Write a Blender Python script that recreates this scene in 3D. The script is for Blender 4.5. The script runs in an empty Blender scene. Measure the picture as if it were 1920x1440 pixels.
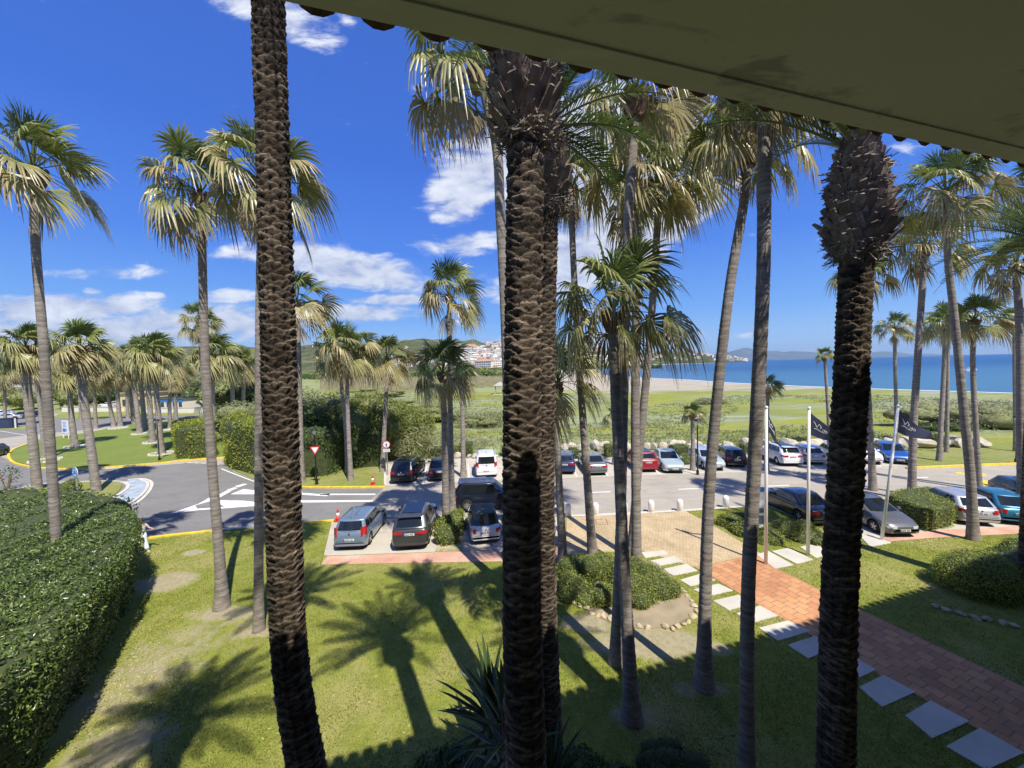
import bpy, bmesh, math, random
import numpy as np
from mathutils import Vector, Matrix

# ------------------------------------------------------------------ camera
F = 720.0; CH = 9.2                     # focal length in photo pixels (1920 wide), eye height
_p = math.atan(34/720.); _r = math.radians(1.38)
FW = Vector((0, math.cos(_p), -math.sin(_p)))
_u0 = Vector((0, math.sin(_p), math.cos(_p))); _r0 = Vector((1, 0, 0))
RT = (math.cos(_r)*_r0 - math.sin(_r)*_u0).normalized()
UP = (math.sin(_r)*_r0 + math.cos(_r)*_u0).normalized()
scene = bpy.context.scene
COL = scene.collection
cam = bpy.data.cameras.new("camera"); cam_o = bpy.data.objects.new("camera", cam); COL.objects.link(cam_o)
cam.sensor_width = 36.0; cam.lens = 36.0*F/1920.0; cam.clip_start = 0.05; cam.clip_end = 120000
cam_o.matrix_world = Matrix(((RT.x, UP.x, -FW.x, 0), (RT.y, UP.y, -FW.y, 0), (RT.z, UP.z, -FW.z, CH), (0, 0, 0, 1)))
scene.camera = cam_o

# ------------------------------------------------------------------ light
SUN_EL = math.radians(57.4); SUN_AZ = math.radians(31)      # shadows run 31 deg left of straight ahead
sun_from = Vector((math.sin(SUN_AZ)*math.cos(SUN_EL), -math.cos(SUN_AZ)*math.cos(SUN_EL), math.sin(SUN_EL)))
sl = bpy.data.lights.new("sun", 'SUN'); sl.energy = 4.9; sl.angle = math.radians(0.53); sl.color = (1.0, 0.94, 0.83)
so = bpy.data.objects.new("sun", sl); COL.objects.link(so)
so.rotation_euler = (-sun_from).to_track_quat('-Z', 'Y').to_euler(); so.location = (20, -20, 60)
scene.view_settings.view_transform = 'Standard'; scene.view_settings.look = 'None'
scene.view_settings.exposure = 0.48; scene.view_settings.gamma = 1.0
scene.cycles.max_bounces = 6; scene.cycles.diffuse_bounces = 3; scene.cycles.transparent_max_bounces = 6
scene.cycles.use_adaptive_sampling = True

def ray(x, y):
    return FW + (x-960)/F*RT + (720-y)/F*UP
def G(x, y, z=0.0):
    d = ray(x, y); t = (z-CH)/d.z
    return (d.x*t, d.y*t)
def D(x, y, Y):
    d = ray(x, y); t = Y/d.y
    return Vector((d.x*t, Y, CH+d.z*t))

# ------------------------------------------------------------------ world
world = bpy.data.worlds.new("World"); scene.world = world; world.use_nodes = True
def build_world():
    nt = world.node_tree; nt.nodes.clear(); N = nt.nodes.new; L = nt.links.new
    out = N('ShaderNodeOutputWorld'); bg = N('ShaderNodeBackground'); L(bg.outputs[0], out.inputs[0])
    sky = N('ShaderNodeTexSky'); sky.sky_type = 'NISHITA'; sky.sun_disc = False
    sky.sun_elevation = SUN_EL; sky.sun_rotation = math.pi - SUN_AZ
    sky.altitude = 0; sky.air_density = 1.0; sky.dust_density = 0.15; sky.ozone_density = 3.0
    def m(op, a, b=None, c=None):
        n = N('ShaderNodeMath'); n.operation = op
        for i, v in enumerate((a, b, c)):
            if v is None: continue
            if isinstance(v, (int, float)): n.inputs[i].default_value = v
            else: L(v, n.inputs[i])
        return n.outputs[0]
    hs = N('ShaderNodeHueSaturation'); hs.inputs['Saturation'].default_value = 1.22; hs.inputs['Value'].default_value = 1.0
    L(sky.outputs[0], hs.inputs['Color'])
    tc = N('ShaderNodeTexCoord'); sep = N('ShaderNodeSeparateXYZ'); L(tc.outputs['Generated'], sep.inputs[0])
    X, Y, Z = sep.outputs
    rp = N('ShaderNodeValToRGB'); L(Z, rp.inputs[0]); e = rp.color_ramp.elements
    stops = [(0.0, (.42, .63, .92)), (.04, (.32, .55, .92)), (.12, (.15, .375, .88)), (.27, (.066, .215, .80)), (.45, (.045, .150, .67)), (.75, (.04, .125, .54))]
    while len(e) < len(stops): e.new(.5)
    K = 1/0.085
    for i, (p_, c_) in enumerate(stops):
        e[i].position = p_; e[i].color = (c_[0], c_[1], c_[2], 1)
    clear = N('ShaderNodeMix'); clear.data_type = 'RGBA'; clear.inputs[0].default_value = .82
    sc_ = N('ShaderNodeVectorMath'); sc_.operation = 'SCALE'; L(rp.outputs[0], sc_.inputs[0]); sc_.inputs['Scale'].default_value = K
    L(hs.outputs[0], clear.inputs[6]); L(sc_.outputs[0], clear.inputs[7])
    ya = m('MAXIMUM', m('ABSOLUTE', Y), 0.05)
    u = m('DIVIDE', X, ya); v = m('DIVIDE', Z, ya)
    # noise on a cloud-deck plane so that clouds flatten towards the horizon
    zc = m('ADD', m('MAXIMUM', Z, 0.0), 0.10)
    comb = N('ShaderNodeCombineXYZ'); L(m('DIVIDE', X, zc), comb.inputs[0]); L(m('DIVIDE', Y, zc), comb.inputs[1])
    no = N('ShaderNodeTexNoise'); no.inputs['Scale'].default_value = 2.1; no.inputs['Detail'].default_value = 8; no.inputs['Roughness'].default_value = 0.62
    no.inputs['Distortion'].default_value = 0.35
    L(comb.outputs[0], no.inputs['Vector'])
    comb2 = N('ShaderNodeCombineXYZ'); L(u, comb2.inputs[0]); L(m('MULTIPLY', v, 2.4), comb2.inputs[1])
    no2 = N('ShaderNodeTexNoise'); no2.inputs['Scale'].default_value = 9.0; no2.inputs['Detail'].default_value = 7; no2.inputs['Roughness'].default_value = 0.6
    no2.inputs['Distortion'].default_value = 0.3
    L(comb2.outputs[0], no2.inputs['Vector'])
    acc = None
    # (photo x, y, half width, half height, slope, strength)
    blobs = [(505, 18, 125, 44, 0.35, 1.0), (590, 50, 55, 48, 0.35, .8), (890, 330, 95, 80, -0.35, 1.25),
             (1120, 240, 190, 90, 0, 1.4), (1090, 335, 180, 90, 0, 1.45), (1110, 470, 190, 85, -0.35, 1.4), (1235, 405, 140, 46, -.35, 1.5), (1240, 235, 90, 56, -.35, 1.2),
             (640, 500, 175, 40, 0.20, 1.25), (735, 528, 80, 26, 0.2, 1.0), (460, 474, 70, 20, 0, .8), (875, 456, 100, 26, 0, .95),
             (740, 562, 90, 13, 0, 1.1), (670, 588, 125, 19, 0, 1.2), (430, 556, 66, 17, 0, .9), (290, 555, 24, 8, 0, .9), (174, 547, 28, 9, 0, .9),
             (110, 578, 210, 30, 0, 1.3), (200, 512, 130, 14, 0, .75), (380, 606, 230, 38, 0, 1.2), (150, 626, 340, 34, 0, 1.25),
             (790, 190, 28, 30, .35, .5), (650, 40, 30, 14, .35, .6), (1130, 580, 120, 11, 0, .55), (1130, 636, 260, 14, 0, 1.0), (1400, 630, 28, 7, 0, .7),
             (850, 606, 60, 7, 0, .6), (1560, 655, 300, 6, 0, .65), (1540, 258, 44, 17, 0, .75), (1700, 278, 44, 14, 0, .5)]
    def vm(op, a, b, c=None):
        n = N('ShaderNodeVectorMath'); n.operation = op
        for i, x in enumerate((a, b, c)):
            if x is None: continue
            if isinstance(x, tuple): n.inputs[i].default_value = x
            else: L(x, n.inputs[i])
        return n
    base = {}
    for s_ in sorted(set(q[4] for q in blobs)):
        cb = N('ShaderNodeCombineXYZ'); L(u, cb.inputs[0]); L(m('MULTIPLY_ADD', u, s_, v) if s_ else v, cb.inputs[1]); base[s_] = cb.outputs[0]
    for (px, py, hw, hh, s_, st) in blobs:
        d = ray(px, py); cu = d.x/d.y; cv = d.z/d.y+s_*cu
        sx, sy = F/(hw*1.3), F/(hh*1.3)
        q = vm('MULTIPLY_ADD', base[s_], (sx, sy, 0), (-cu*sx, -cv*sy, 0)).outputs[0]
        r2 = vm('DOT_PRODUCT', q, q).outputs['Value']
        w = m('MULTIPLY_ADD', r2, -st, st)
        acc = m('MAXIMUM', w, 0.0) if acc is None else m('MAXIMUM', acc, w)
    dens = m('ADD', m('MULTIPLY', acc, 0.50), m('SUBTRACT', m('ADD', m('MULTIPLY', no2.outputs[0], 1.15), m('MULTIPLY', no.outputs[0], .35)), 0.93))
    front = m('GREATER_THAN', Y, 0.0)
    back = m('SUBTRACT', 1.0, front)
    dens_b = m('SUBTRACT', no.outputs[0], 0.46)  # unseen cloud cover behind the camera, added to make the ambient light less blue
    dens = m('ADD', m('MULTIPLY', dens, front), m('MULTIPLY', dens_b, back))
    mr = N('ShaderNodeMapRange'); mr.interpolation_type = 'SMOOTHSTEP'; L(dens, mr.inputs[0])
    mr.inputs[1].default_value = 0.0; mr.inputs[2].default_value = 0.36
    fac = m('MULTIPLY', mr.outputs[0], 0.93)
    # cloud brightness: bright tops, bluish grey thicker bottoms
    shade = N('ShaderNodeMapRange'); L(no2.outputs[0], shade.inputs[0]); shade.inputs[1].default_value = .35; shade.inputs[2].default_value = .7
    cm = N('ShaderNodeMix'); cm.data_type = 'RGBA'; L(shade.outputs[0], cm.inputs[0])
    cm.inputs[6].default_value = (5.0, 5.6, 7.4, 1); cm.inputs[7].default_value = (9.6, 10.0, 10.8, 1)
    mix = N('ShaderNodeMix'); mix.data_type = 'RGBA'; L(fac, mix.inputs[0]); L(clear.outputs[2], mix.inputs[6]); L(cm.outputs[2], mix.inputs[7])
    L(mix.outputs[2], bg.inputs[0]); bg.inputs[1].default_value = 0.072
build_world()
world.cycles.sampling_method = 'MANUAL'; world.cycles.sample_map_resolution = 256
# ------------------------------------------------------------------ helpers
def tag(o, label=None, cat=None, group=None, kind=None):
    if label: o['label'] = label
    if cat: o['category'] = cat
    if group: o['group'] = group
    if kind: o['kind'] = kind
    return o
def empty(name, loc=(0, 0, 0), rz=0, parent=None):
    o = bpy.data.objects.new(name, None); COL.objects.link(o); o.location = loc; o.rotation_euler = (0, 0, rz)
    o.empty_display_size = .3
    if parent: o.parent = parent
    return o
def mobj(name, V, Fc, mats, parent=None, smooth=False, cols=None, mi=None):
    """one mesh object; Fc is an (N,4) or (N,3) array or a list of tuples"""
    me = bpy.data.meshes.new(name)
    V = np.asarray(V, dtype=np.float32).reshape(-1, 3)
    if isinstance(Fc, np.ndarray):
        n, k = Fc.shape
        me.vertices.add(len(V)); me.vertices.foreach_set('co', V.ravel())
        me.loops.add(n*k); me.loops.foreach_set('vertex_index', Fc.astype(np.int32).ravel())
        me.polygons.add(n); me.polygons.foreach_set('loop_start', np.arange(0, n*k, k, dtype=np.int32))
        me.polygons.foreach_set('loop_total', np.full(n, k, dtype=np.int32))
    else:
        me.from_pydata(V.tolist(), [], Fc); n = len(Fc)
    if not isinstance(mats, (list, tuple)): mats = [mats]
    for m in mats: me.materials.append(m)
    if mi is not None: me.polygons.foreach_set('material_index', np.asarray(mi, dtype=np.int32))
    me.polygons.foreach_set('use_smooth', np.full(n, bool(smooth)))
    if cols is not None:
        a = me.color_attributes.new('Col', 'FLOAT_COLOR', 'POINT')
        c = np.ones((len(V), 4), dtype=np.float32); c[:, :3] = cols
        a.data.foreach_set('color', c.ravel())
    me.update(calc_edges=True); me.validate()
    o = bpy.data.objects.new(name, me); COL.objects.link(o)
    if parent: o.parent = parent
    return o
class MB:
    """collects simple shapes into one mesh"""
    def __init__(s): s.V = []; s.F = []; s.M = []
    def add(s, V, Fc, m=0):
        k = len(s.V); s.V += [tuple(v) for v in V]; s.F += [tuple(i+k for i in f) for f in Fc]; s.M += [m]*len(Fc); return s
    def box(s, c, d, m=0, rz=0, tap=1.0):
        x, y, z = d[0]/2, d[1]/2, d[2]/2; V = []
        for sz, t in ((-1, 1.0), (1, tap)):
            for sx, sy in ((-1, -1), (1, -1), (1, 1), (-1, 1)):
                a, b = sx*x*t, sy*y*t
                V.append((c[0]+a*math.cos(rz)-b*math.sin(rz), c[1]+a*math.sin(rz)+b*math.cos(rz), c[2]+sz*z))
        return s.add(V, [(3, 2, 1, 0), (4, 5, 6, 7), (0, 1, 5, 4), (1, 2, 6, 5), (2, 3, 7, 6), (3, 0, 4, 7)], m)
    def tube(s, P, R, n=8, m=0, caps=True):
        P = [Vector(p) for p in P]
        if not isinstance(R, (list, tuple)): R = [R]*len(P)
        V = []
        for i, p in enumerate(P):
            t = (P[min(i+1, len(P)-1)]-P[max(i-1, 0)]).normalized()
            a = t.cross(Vector((0, 0, 1)) if abs(t.z) < .9 else Vector((1, 0, 0))).normalized(); b = t.cross(a)
            for k in range(n):
                th = 2*math.pi*k/n; V.append(p+(a*math.cos(th)+b*math.sin(th))*R[i])
        Fc = [(i*n+k, i*n+(k+1) % n, (i+1)*n+(k+1) % n, (i+1)*n+k) for i in range(len(P)-1) for k in range(n)]
        if caps: Fc += [tuple(range(n-1, -1, -1)), tuple(range((len(P)-1)*n, len(P)*n))]
        return s.add(V, Fc, m)
    def lathe(s, c, prof, n=16, m=0):
        V = [(c[0]+r*math.cos(2*math.pi*k/n), c[1]+r*math.sin(2*math.pi*k/n), c[2]+z) for r, z in prof for k in range(n)]
        q = len(prof)
        Fc = [(i*n+k, i*n+(k+1) % n, (i+1)*n+(k+1) % n, (i+1)*n+k) for i in range(q-1) for k in range(n)]
        Fc += [tuple(range(n-1, -1, -1)), tuple(range((q-1)*n, q*n))]
        return s.add(V, Fc, m)
    def prism(s, poly, z0, z1, m=0):
        n = len(poly); V = [(x, y, z0) for x, y in poly]+[(x, y, z1) for x, y in poly]
        Fc = [tuple(range(n-1, -1, -1)), tuple(range(n, 2*n))]+[(i, (i+1) % n, n+(i+1) % n, n+i) for i in range(n)]
        return s.add(V, Fc, m)
    def quad(s, a, b, c, d, m=0): return s.add([a, b, c, d], [(0, 1, 2, 3)], m)
    def build(s, name, mats, parent=None, smooth=False):
        return mobj(name, s.V, s.F, mats, parent, smooth, mi=s.M)
def vnoise(P, seed=0, freq=1.0):
    """cheap smooth noise on (N,3) points, about -1..1"""
    r = np.random.RandomState(seed); P = np.asarray(P)*freq; out = np.zeros(len(P))
    for i in range(6):
        k = r.normal(size=3)*(1+i*.55); ph = r.uniform(0, 6.28)
        out += np.sin(P@k+ph)/(1+i*.35)
    return out/2.6

# ------------------------------------------------------------------ materials
def new_mat(name):
    m = bpy.data.materials.new(name); m.use_nodes = True; nt = m.node_tree; b = nt.nodes['Principled BSDF']
    return m, nt, b
def coords(nt, world_pos=True):
    if world_pos: return nt.nodes.new('ShaderNodeNewGeometry').outputs['Position']
    return nt.nodes.new('ShaderNodeTexCoord').outputs['Object']
def scaled(nt, v, s):
    mp = nt.nodes.new('ShaderNodeMapping'); mp.inputs['Scale'].default_value = s; nt.links.new(v, mp.inputs[0]); return mp.outputs[0]
def noise(nt, v, scale, detail=4, rough=.55, dist=0):
    n = nt.nodes.new('ShaderNodeTexNoise'); n.inputs['Scale'].default_value = scale; n.inputs['Detail'].default_value = detail
    n.inputs['Roughness'].default_value = rough; n.inputs['Distortion'].default_value = dist
    nt.links.new(v, n.inputs['Vector']); return n.outputs[0]
def ramp(nt, f, stops):
    r = nt.nodes.new('ShaderNodeValToRGB'); nt.links.new(f, r.inputs[0]); e = r.color_ramp.elements
    while len(e) < len(stops): e.new(.5)
    for i, (p, c) in enumerate(stops):
        e[i].position = p; e[i].color = (*c, 1) if len(c) == 3 else c
    return r.outputs[0]
def mixc(nt, f, a, b, mode='MIX'):
    n = nt.nodes.new('ShaderNodeMix'); n.data_type = 'RGBA'; n.blend_type = mode
    for v, i in ((f, 0), (a, 6), (b, 7)):
        if isinstance(v, (int, float)): n.inputs[i].default_value = v
        elif isinstance(v, tuple): n.inputs[i].default_value = (*v, 1)
        else: nt.links.new(v, n.inputs[i])
    return n.outputs[2]
def mapr(nt, f, a, b, c=0.0, d=1.0):
    n = nt.nodes.new('ShaderNodeMapRange'); nt.links.new(f, n.inputs[0])
    for i, v in ((1, a), (2, b), (3, c), (4, d)): n.inputs[i].default_value = v
    return n.outputs[0]
def mathn(nt, op, a, b=0.0):
    n = nt.nodes.new('ShaderNodeMath'); n.operation = op
    for i, v in enumerate((a, b)):
        if isinstance(v, (int, float)): n.inputs[i].default_value = v
        else: nt.links.new(v, n.inputs[i])
    return n.outputs[0]
def bump(nt, b, h, strength=.5, dist=.02):
    n = nt.nodes.new('ShaderNodeBump'); n.inputs['Strength'].default_value = strength; n.inputs['Distance'].default_value = dist
    nt.links.new(h, n.inputs['Height']); nt.links.new(n.outputs[0], b.inputs['Normal'])
def plain(name, c, rough=.6, metal=0.0, spec=.5, var=0.0, scale=6.0, bmp=0.0, coat=0.0, wp=False):
    m, nt, b = new_mat(name); b.inputs['Roughness'].default_value = rough; b.inputs['Metallic'].default_value = metal
    b.inputs['Specular IOR Level'].default_value = spec; b.inputs['Coat Weight'].default_value = coat
    if coat: b.inputs['Coat Roughness'].default_value = .04
    v = coords(nt, wp); n = noise(nt, v, scale, 5)
    lo = tuple(x*(1-var) for x in c); hi = tuple(min(1, x*(1+var)) for x in c)
    nt.links.new(ramp(nt, n, [(.3, lo), (.7, hi)]), b.inputs['Base Color'])
    if bmp: bump(nt, b, noise(nt, v, scale*8, 4), bmp, .01)
    return m
def leafmat(name, c1, c2, c3, trans=.35, rough=.45, spec=.35):
    """foliage: colour differs from leaf to leaf"""
    m, nt, b = new_mat(name); g = nt.nodes.new('ShaderNodeNewGeometry')
    c = ramp(nt, g.outputs['Random Per Island'], [(0, c1), (.55, c2), (1, c3)])
    big = noise(nt, g.outputs['Position'], .9, 3)
    c = mixc(nt, mapr(nt, big, .35, .7), c, mixc(nt, 1.0, c, (.72, .8, .7), 'MULTIPLY'))
    nt.links.new(c, b.inputs['Base Color']); b.inputs['Roughness'].default_value = rough; b.inputs['Specular IOR Level'].default_value = spec
    tr = nt.nodes.new('ShaderNodeBsdfTranslucent'); nt.links.new(c, tr.inputs[0])
    ms = nt.nodes.new('ShaderNodeMixShader'); ms.inputs[0].default_value = trans
    nt.links.new(b.outputs[0], ms.inputs[1]); nt.links.new(tr.outputs[0], ms.inputs[2])
    nt.links.new(ms.outputs[0], nt.nodes['Material Output'].inputs[0]); return m
def attrleaf(name, trans=.3, rough=.4, spec=.45):
    m, nt, b = new_mat(name); a = nt.nodes.new('ShaderNodeAttribute'); a.attribute_name = 'Col'
    g = nt.nodes.new('ShaderNodeNewGeometry')
    c = mixc(nt, .5, a.outputs[0], mixc(nt, 1.0, a.outputs[0], ramp(nt, g.outputs['Random Per Island'], [(0, (.6, .62, .6)), (1, (1.4, 1.38, 1.35))]), 'MULTIPLY'))
    nt.links.new(c, b.inputs['Base Color']); b.inputs['Roughness'].default_value = rough; b.inputs['Specular IOR Level'].default_value = spec
    tr = nt.nodes.new('ShaderNodeBsdfTranslucent'); nt.links.new(c, tr.inputs[0])
    ms = nt.nodes.new('ShaderNodeMixShader'); ms.inputs[0].default_value = trans
    nt.links.new(b.outputs[0], ms.inputs[1]); nt.links.new(tr.outputs[0], ms.inputs[2])
    nt.links.new(ms.outputs[0], nt.nodes['Material Output'].inputs[0]); return m

WORN = [(1215, 1205, 120, 30, 1.0), (310, 1092, 52, 19, 1.0), (1105, 1168, 60, 20, .8), (415, 1150, 62, 15, .8), (485, 1186, 40, 10, .7), (1345, 1215, 34, 14, .7), (290, 1250, 95, 95, .50), (225, 1400, 95, 60, .6), (400, 1190, 120, 45, .38), (1190, 1345, 60, 22, .6), (1318, 1292, 60, 18, .6), (362, 1036, 20, 6, 1.1)]
def worn_zones():
    out = []
    for px, py, rx, ry, st in WORN:
        cx, cy = G(px, py, .06); out.append((cx, cy, abs(G(px+rx, py, .06)[0]-cx), max(.2, abs(G(px, py-ry, .06)[1]-cy)), st))
    return out
def grass_mat(name, a, b_, dry, sc=1.0, dryamt=.5, worn=False):
    m, nt, b = new_mat(name); v = coords(nt)
    big = noise(nt, v, .35*sc, 5, .6, .4); med = noise(nt, v, 2.2*sc, 5, .65); fine = noise(nt, scaled(nt, v, (1, 1, 1)), 45*sc, 3, .7)
    c = ramp(nt, med, [(.3, a), (.7, b_)])
    c = mixc(nt, mapr(nt, big, .47, .47+.25/dryamt*.55), c, dry)
    c = mixc(nt, .85, c, mixc(nt, 1.0, c, ramp(nt, fine, [(.28, (.40, .45, .35)), (.72, (1.5, 1.45, 1.35))]), 'MULTIPLY'))
    nt.links.new(c, b.inputs['Base Color']); b.inputs['Roughness'].default_value = .8; b.inputs['Specular IOR Level'].default_value = .15
    if worn:
        acc = None; sx = nt.nodes.new('ShaderNodeSeparateXYZ'); nt.links.new(v, sx.inputs[0])
        for cx, cy, rx, ry, st in worn_zones():
            dx = mathn(nt, 'DIVIDE', mathn(nt, 'SUBTRACT', sx.outputs[0], cx), rx*1.25); dy = mathn(nt, 'DIVIDE', mathn(nt, 'SUBTRACT', sx.outputs[1], cy), ry*1.25)
            r2 = mathn(nt, 'ADD', mathn(nt, 'MULTIPLY', dx, dx), mathn(nt, 'MULTIPLY', dy, dy)); w = mathn(nt, 'MULTIPLY', mathn(nt, 'SUBTRACT', 1.0, r2), st)
            acc = mathn(nt, 'MAXIMUM', w, 0.0) if acc is None else mathn(nt, 'MAXIMUM', acc, w)
        pn = noise(nt, v, 1.7, 7, .72, .3); f = mapr(nt, mathn(nt, 'ADD', acc, mathn(nt, 'MULTIPLY', mathn(nt, 'SUBTRACT', pn, .5), 1.6)), .22, .62)
        f = mathn(nt, 'MULTIPLY', f, mapr(nt, acc, 0, .12))
        soil = ramp(nt, noise(nt, v, 7, 5, .7), [(.3, (.30, .255, .155)), (.7, (.45, .395, .27))])
        old = b.inputs['Base Color'].links[0].from_socket; nt.links.new(mixc(nt, mathn(nt, 'MULTIPLY', f, .92), old, soil), b.inputs['Base Color'])
    bump(nt, b, mathn(nt, 'ADD', fine, mathn(nt, 'MULTIPLY', noise(nt, v, 12, 3), .7)), .75, .045); return m

M = {}
M['lawn'] = grass_mat('lawn grass', (.175, .215, .035), (.29, .305, .062), (.39, .35, .15), worn=True)
M['verge'] = grass_mat('verge grass', (.19, .225, .06), (.27, .29, .09), (.34, .31, .16))
M['park'] = grass_mat('park grass', (.15, .21, .045), (.20, .25, .06), (.25, .26, .10), 1.0, .3)

def ground_mat():
    m, nt, b = new_mat('meadow and sand'); v = coords(nt)
    sx = nt.nodes.new('ShaderNodeSeparateXYZ'); nt.links.new(v, sx.inputs[0])
    st = scaled(nt, v, (.35, 1.0, 1.0))
    big = noise(nt, st, .045, 5, .6, .6); med = noise(nt, st, .22, 6, .65, .5); fine = noise(nt, v, 2.4, 4, .7)
    green = ramp(nt, med, [(.25, (.21, .24, .12)), (.42, (.22, .25, .08)), (.55, (.27, .285, .05)), (.68, (.34, .325, .035)), (.8, (.40, .38, .20))])
    sage = ramp(nt, noise(nt, st, .5, 5, .7), [(.35, (.20, .23, .12)), (.6, (.33, .36, .23)), (.75, (.46, .44, .33))])
    c = mixc(nt, mapr(nt, big, .44, .56), green, sage)
    # the sand takes over towards the water: measured along the shore normal
    d = mathn(nt, 'ADD', mathn(nt, 'MULTIPLY', sx.outputs[0], .30), sx.outputs[1])
    d = mathn(nt, 'ADD', d, mathn(nt, 'MULTIPLY', mathn(nt, 'SUBTRACT', big, .5), 95.0))
    d = mathn(nt, 'ADD', d, mathn(nt, 'MULTIPLY', mathn(nt, 'SUBTRACT', med, .5), 110.0))
    right = mathn(nt, 'MULTIPLY', sx.outputs[0], 1.0)
    sand = ramp(nt, noise(nt, st, .3, 5), [(.3, (.36, .315, .25)), (.7, (.47, .42, .345))])
    sf = mathn(nt, 'MULTIPLY', mapr(nt, d, 128, 158), mapr(nt, right, 0, 22))
    # a lens of grass in the sand
    c = mixc(nt, sf, c, sand)
    far = mapr(nt, sx.outputs[1], 300, 900)
    c = mixc(nt, mathn(nt, 'MULTIPLY', far, mapr(nt, right, 250, 60)), c, ramp(nt, noise(nt, v, .012, 6, .6), [(.35, (.08, .10, .05)), (.6, (.22, .22, .12))]))
    c = mixc(nt, .5, c, mixc(nt, 1.0, c, ramp(nt, fine, [(.25, (.5, .52, .5)), (.75, (1.4, 1.4, 1.35))]), 'MULTIPLY'))
    nt.links.new(c, b.inputs['Base Color']); b.inputs['Roughness'].default_value = .9; b.inputs['Specular IOR Level'].default_value = .1
    bump(nt, b, mathn(nt, 'ADD', fine, mathn(nt, 'MULTIPLY', med, 3.0)), .8, .25); return m
M['ground'] = ground_mat()

def asphalt_mat(name, base, var=.12, crack=True):
    m, nt, b = new_mat(name); v = coords(nt)
    big = noise(nt, scaled(nt, v, (.5, 1.3, 1)), .5, 5, .6, .5); fine = noise(nt, v, 60, 3, .8)
    c = ramp(nt, big, [(.3, tuple(x*(1-var) for x in base)), (.7, tuple(x*(1+var) for x in base))])
    c = mixc(nt, .5, c, mixc(nt, 1.0, c, ramp(nt, fine, [(.3, (.7, .7, .7)), (.7, (1.25, 1.25, 1.25))]), 'MULTIPLY'))
    st = noise(nt, scaled(nt, v, (.15, 2.2, 1)), 1.0, 4, .6)
    c = mixc(nt, mapr(nt, st, .55, .75, 0, .35), c, tuple(x*.62 for x in base))
    c = mixc(nt, mapr(nt, noise(nt, v, 1.1, 5, .65, .5), .58, .70, 0, .38), c, tuple(x*.55 for x in base)); ck = noise(nt, v, .9, 2, .5, 1.2)
    c = mixc(nt, mapr(nt, mathn(nt, 'ABSOLUTE', mathn(nt, 'SUBTRACT', ck, .5)), 0, .006, .35, 0), c, tuple(x*.4 for x in base))
    nt.links.new(c, b.inputs['Base Color']); b.inputs['Roughness'].default_value = .85; b.inputs['Specular IOR Level'].default_value = .25
    bump(nt, b, fine, .3, .006); return m
M['road'] = asphalt_mat('pale worn road surface', (.375, .34, .285))
M['asphalt'] = asphalt_mat('grey asphalt', (.205, .20, .19))
M['concrete'] = asphalt_mat('pale concrete', (.47, .43, .36), .12)
M['paint_white'] = plain('white road paint', (.75, .74, .70), .7, var=.15, scale=3, wp=True)
M['kerb_yellow'] = plain('yellow painted kerb', (.72, .52, .04), .6, var=.25, scale=4, wp=True, bmp=.2)
M['kerb'] = plain('pale stone kerb', (.55, .52, .45), .8, var=.15, scale=3, wp=True, bmp=.2)
M['apron'] = plain('blue grey stone paving', (.33, .39, .44), .8, var=.25, scale=1.6, wp=True, bmp=.2)
M['slab'] = plain('grey stone slab', (.52, .49, .42), .8, var=.10, scale=1.3, wp=True, bmp=.25)
M['earth'] = plain('dry bare earth', (.30, .245, .16), .95, var=.22, scale=1.5, wp=True, bmp=.5)
def brick_mat(name, c1, c2, mortar, sx, sy, rot, msize=.02, off=.5, ru=.8):
    m, nt, b = new_mat(name); v = coords(nt)
    mp = nt.nodes.new('ShaderNodeMapping'); mp.inputs['Rotation'].default_value = (0, 0, rot); nt.links.new(v, mp.inputs[0])
    br = nt.nodes.new('ShaderNodeTexBrick'); nt.links.new(mp.outputs[0], br.inputs[0]); br.offset = off
    br.inputs['Scale'].default_value = 1.0; br.inputs['Brick Width'].default_value = sx; br.inputs['Row Height'].default_value = sy
    br.inputs['Mortar Size'].default_value = msize; br.inputs['Mortar Smooth'].default_value = .3; br.inputs['Bias'].default_value = 0
    br.inputs['Color1'].default_value = (*c1, 1); br.inputs['Color2'].default_value = (*c2, 1); br.inputs['Mortar'].default_value = (*mortar, 1)
    n = noise(nt, v, .7, 5, .6, .5); c = mixc(nt, .6, br.outputs[0], mixc(nt, 1.0, br.outputs[0], ramp(nt, n, [(.3, (.68, .66, .62)), (.7, (1.2, 1.2, 1.2))]), 'MULTIPLY'))
    n2 = noise(nt, v, 9, 5, .7); c = mixc(nt, .35, c, mixc(nt, 1.0, c, ramp(nt, n2, [(.3, (.6, .6, .6)), (.7, (1.3, 1.3, 1.3))]), 'MULTIPLY'))
    nt.links.new(c, b.inputs['Base Color']); b.inputs['Roughness'].default_value = ru; b.inputs['Specular IOR Level'].default_value = .25
    bump(nt, b, mathn(nt, 'SUBTRACT', mathn(nt, 'MULTIPLY', n2, .3), br.outputs['Fac']), .5, .01); return m
_pa = G(1303, 1063); _pb = G(1605, 1240); PATH_ANG = math.atan2(_pb[1]-_pa[1], _pb[0]-_pa[0])
M['terracotta'] = brick_mat('terracotta tile path', (.62, .31, .145), (.47, .215, .105), (.27, .20, .13), .38, .36, -PATH_ANG, .018, .5)
M['pavers'] = brick_mat('yellow sand coloured block paving', (.56, .44, .26), (.48, .37, .22), (.30, .23, .14), .21, .105, -PATH_ANG, .010)
M['brickstrip'] = brick_mat('salmon tile strip', (.64, .38, .28), (.56, .31, .22), (.50, .40, .32), .9, .55, 0.02, .02)
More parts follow.
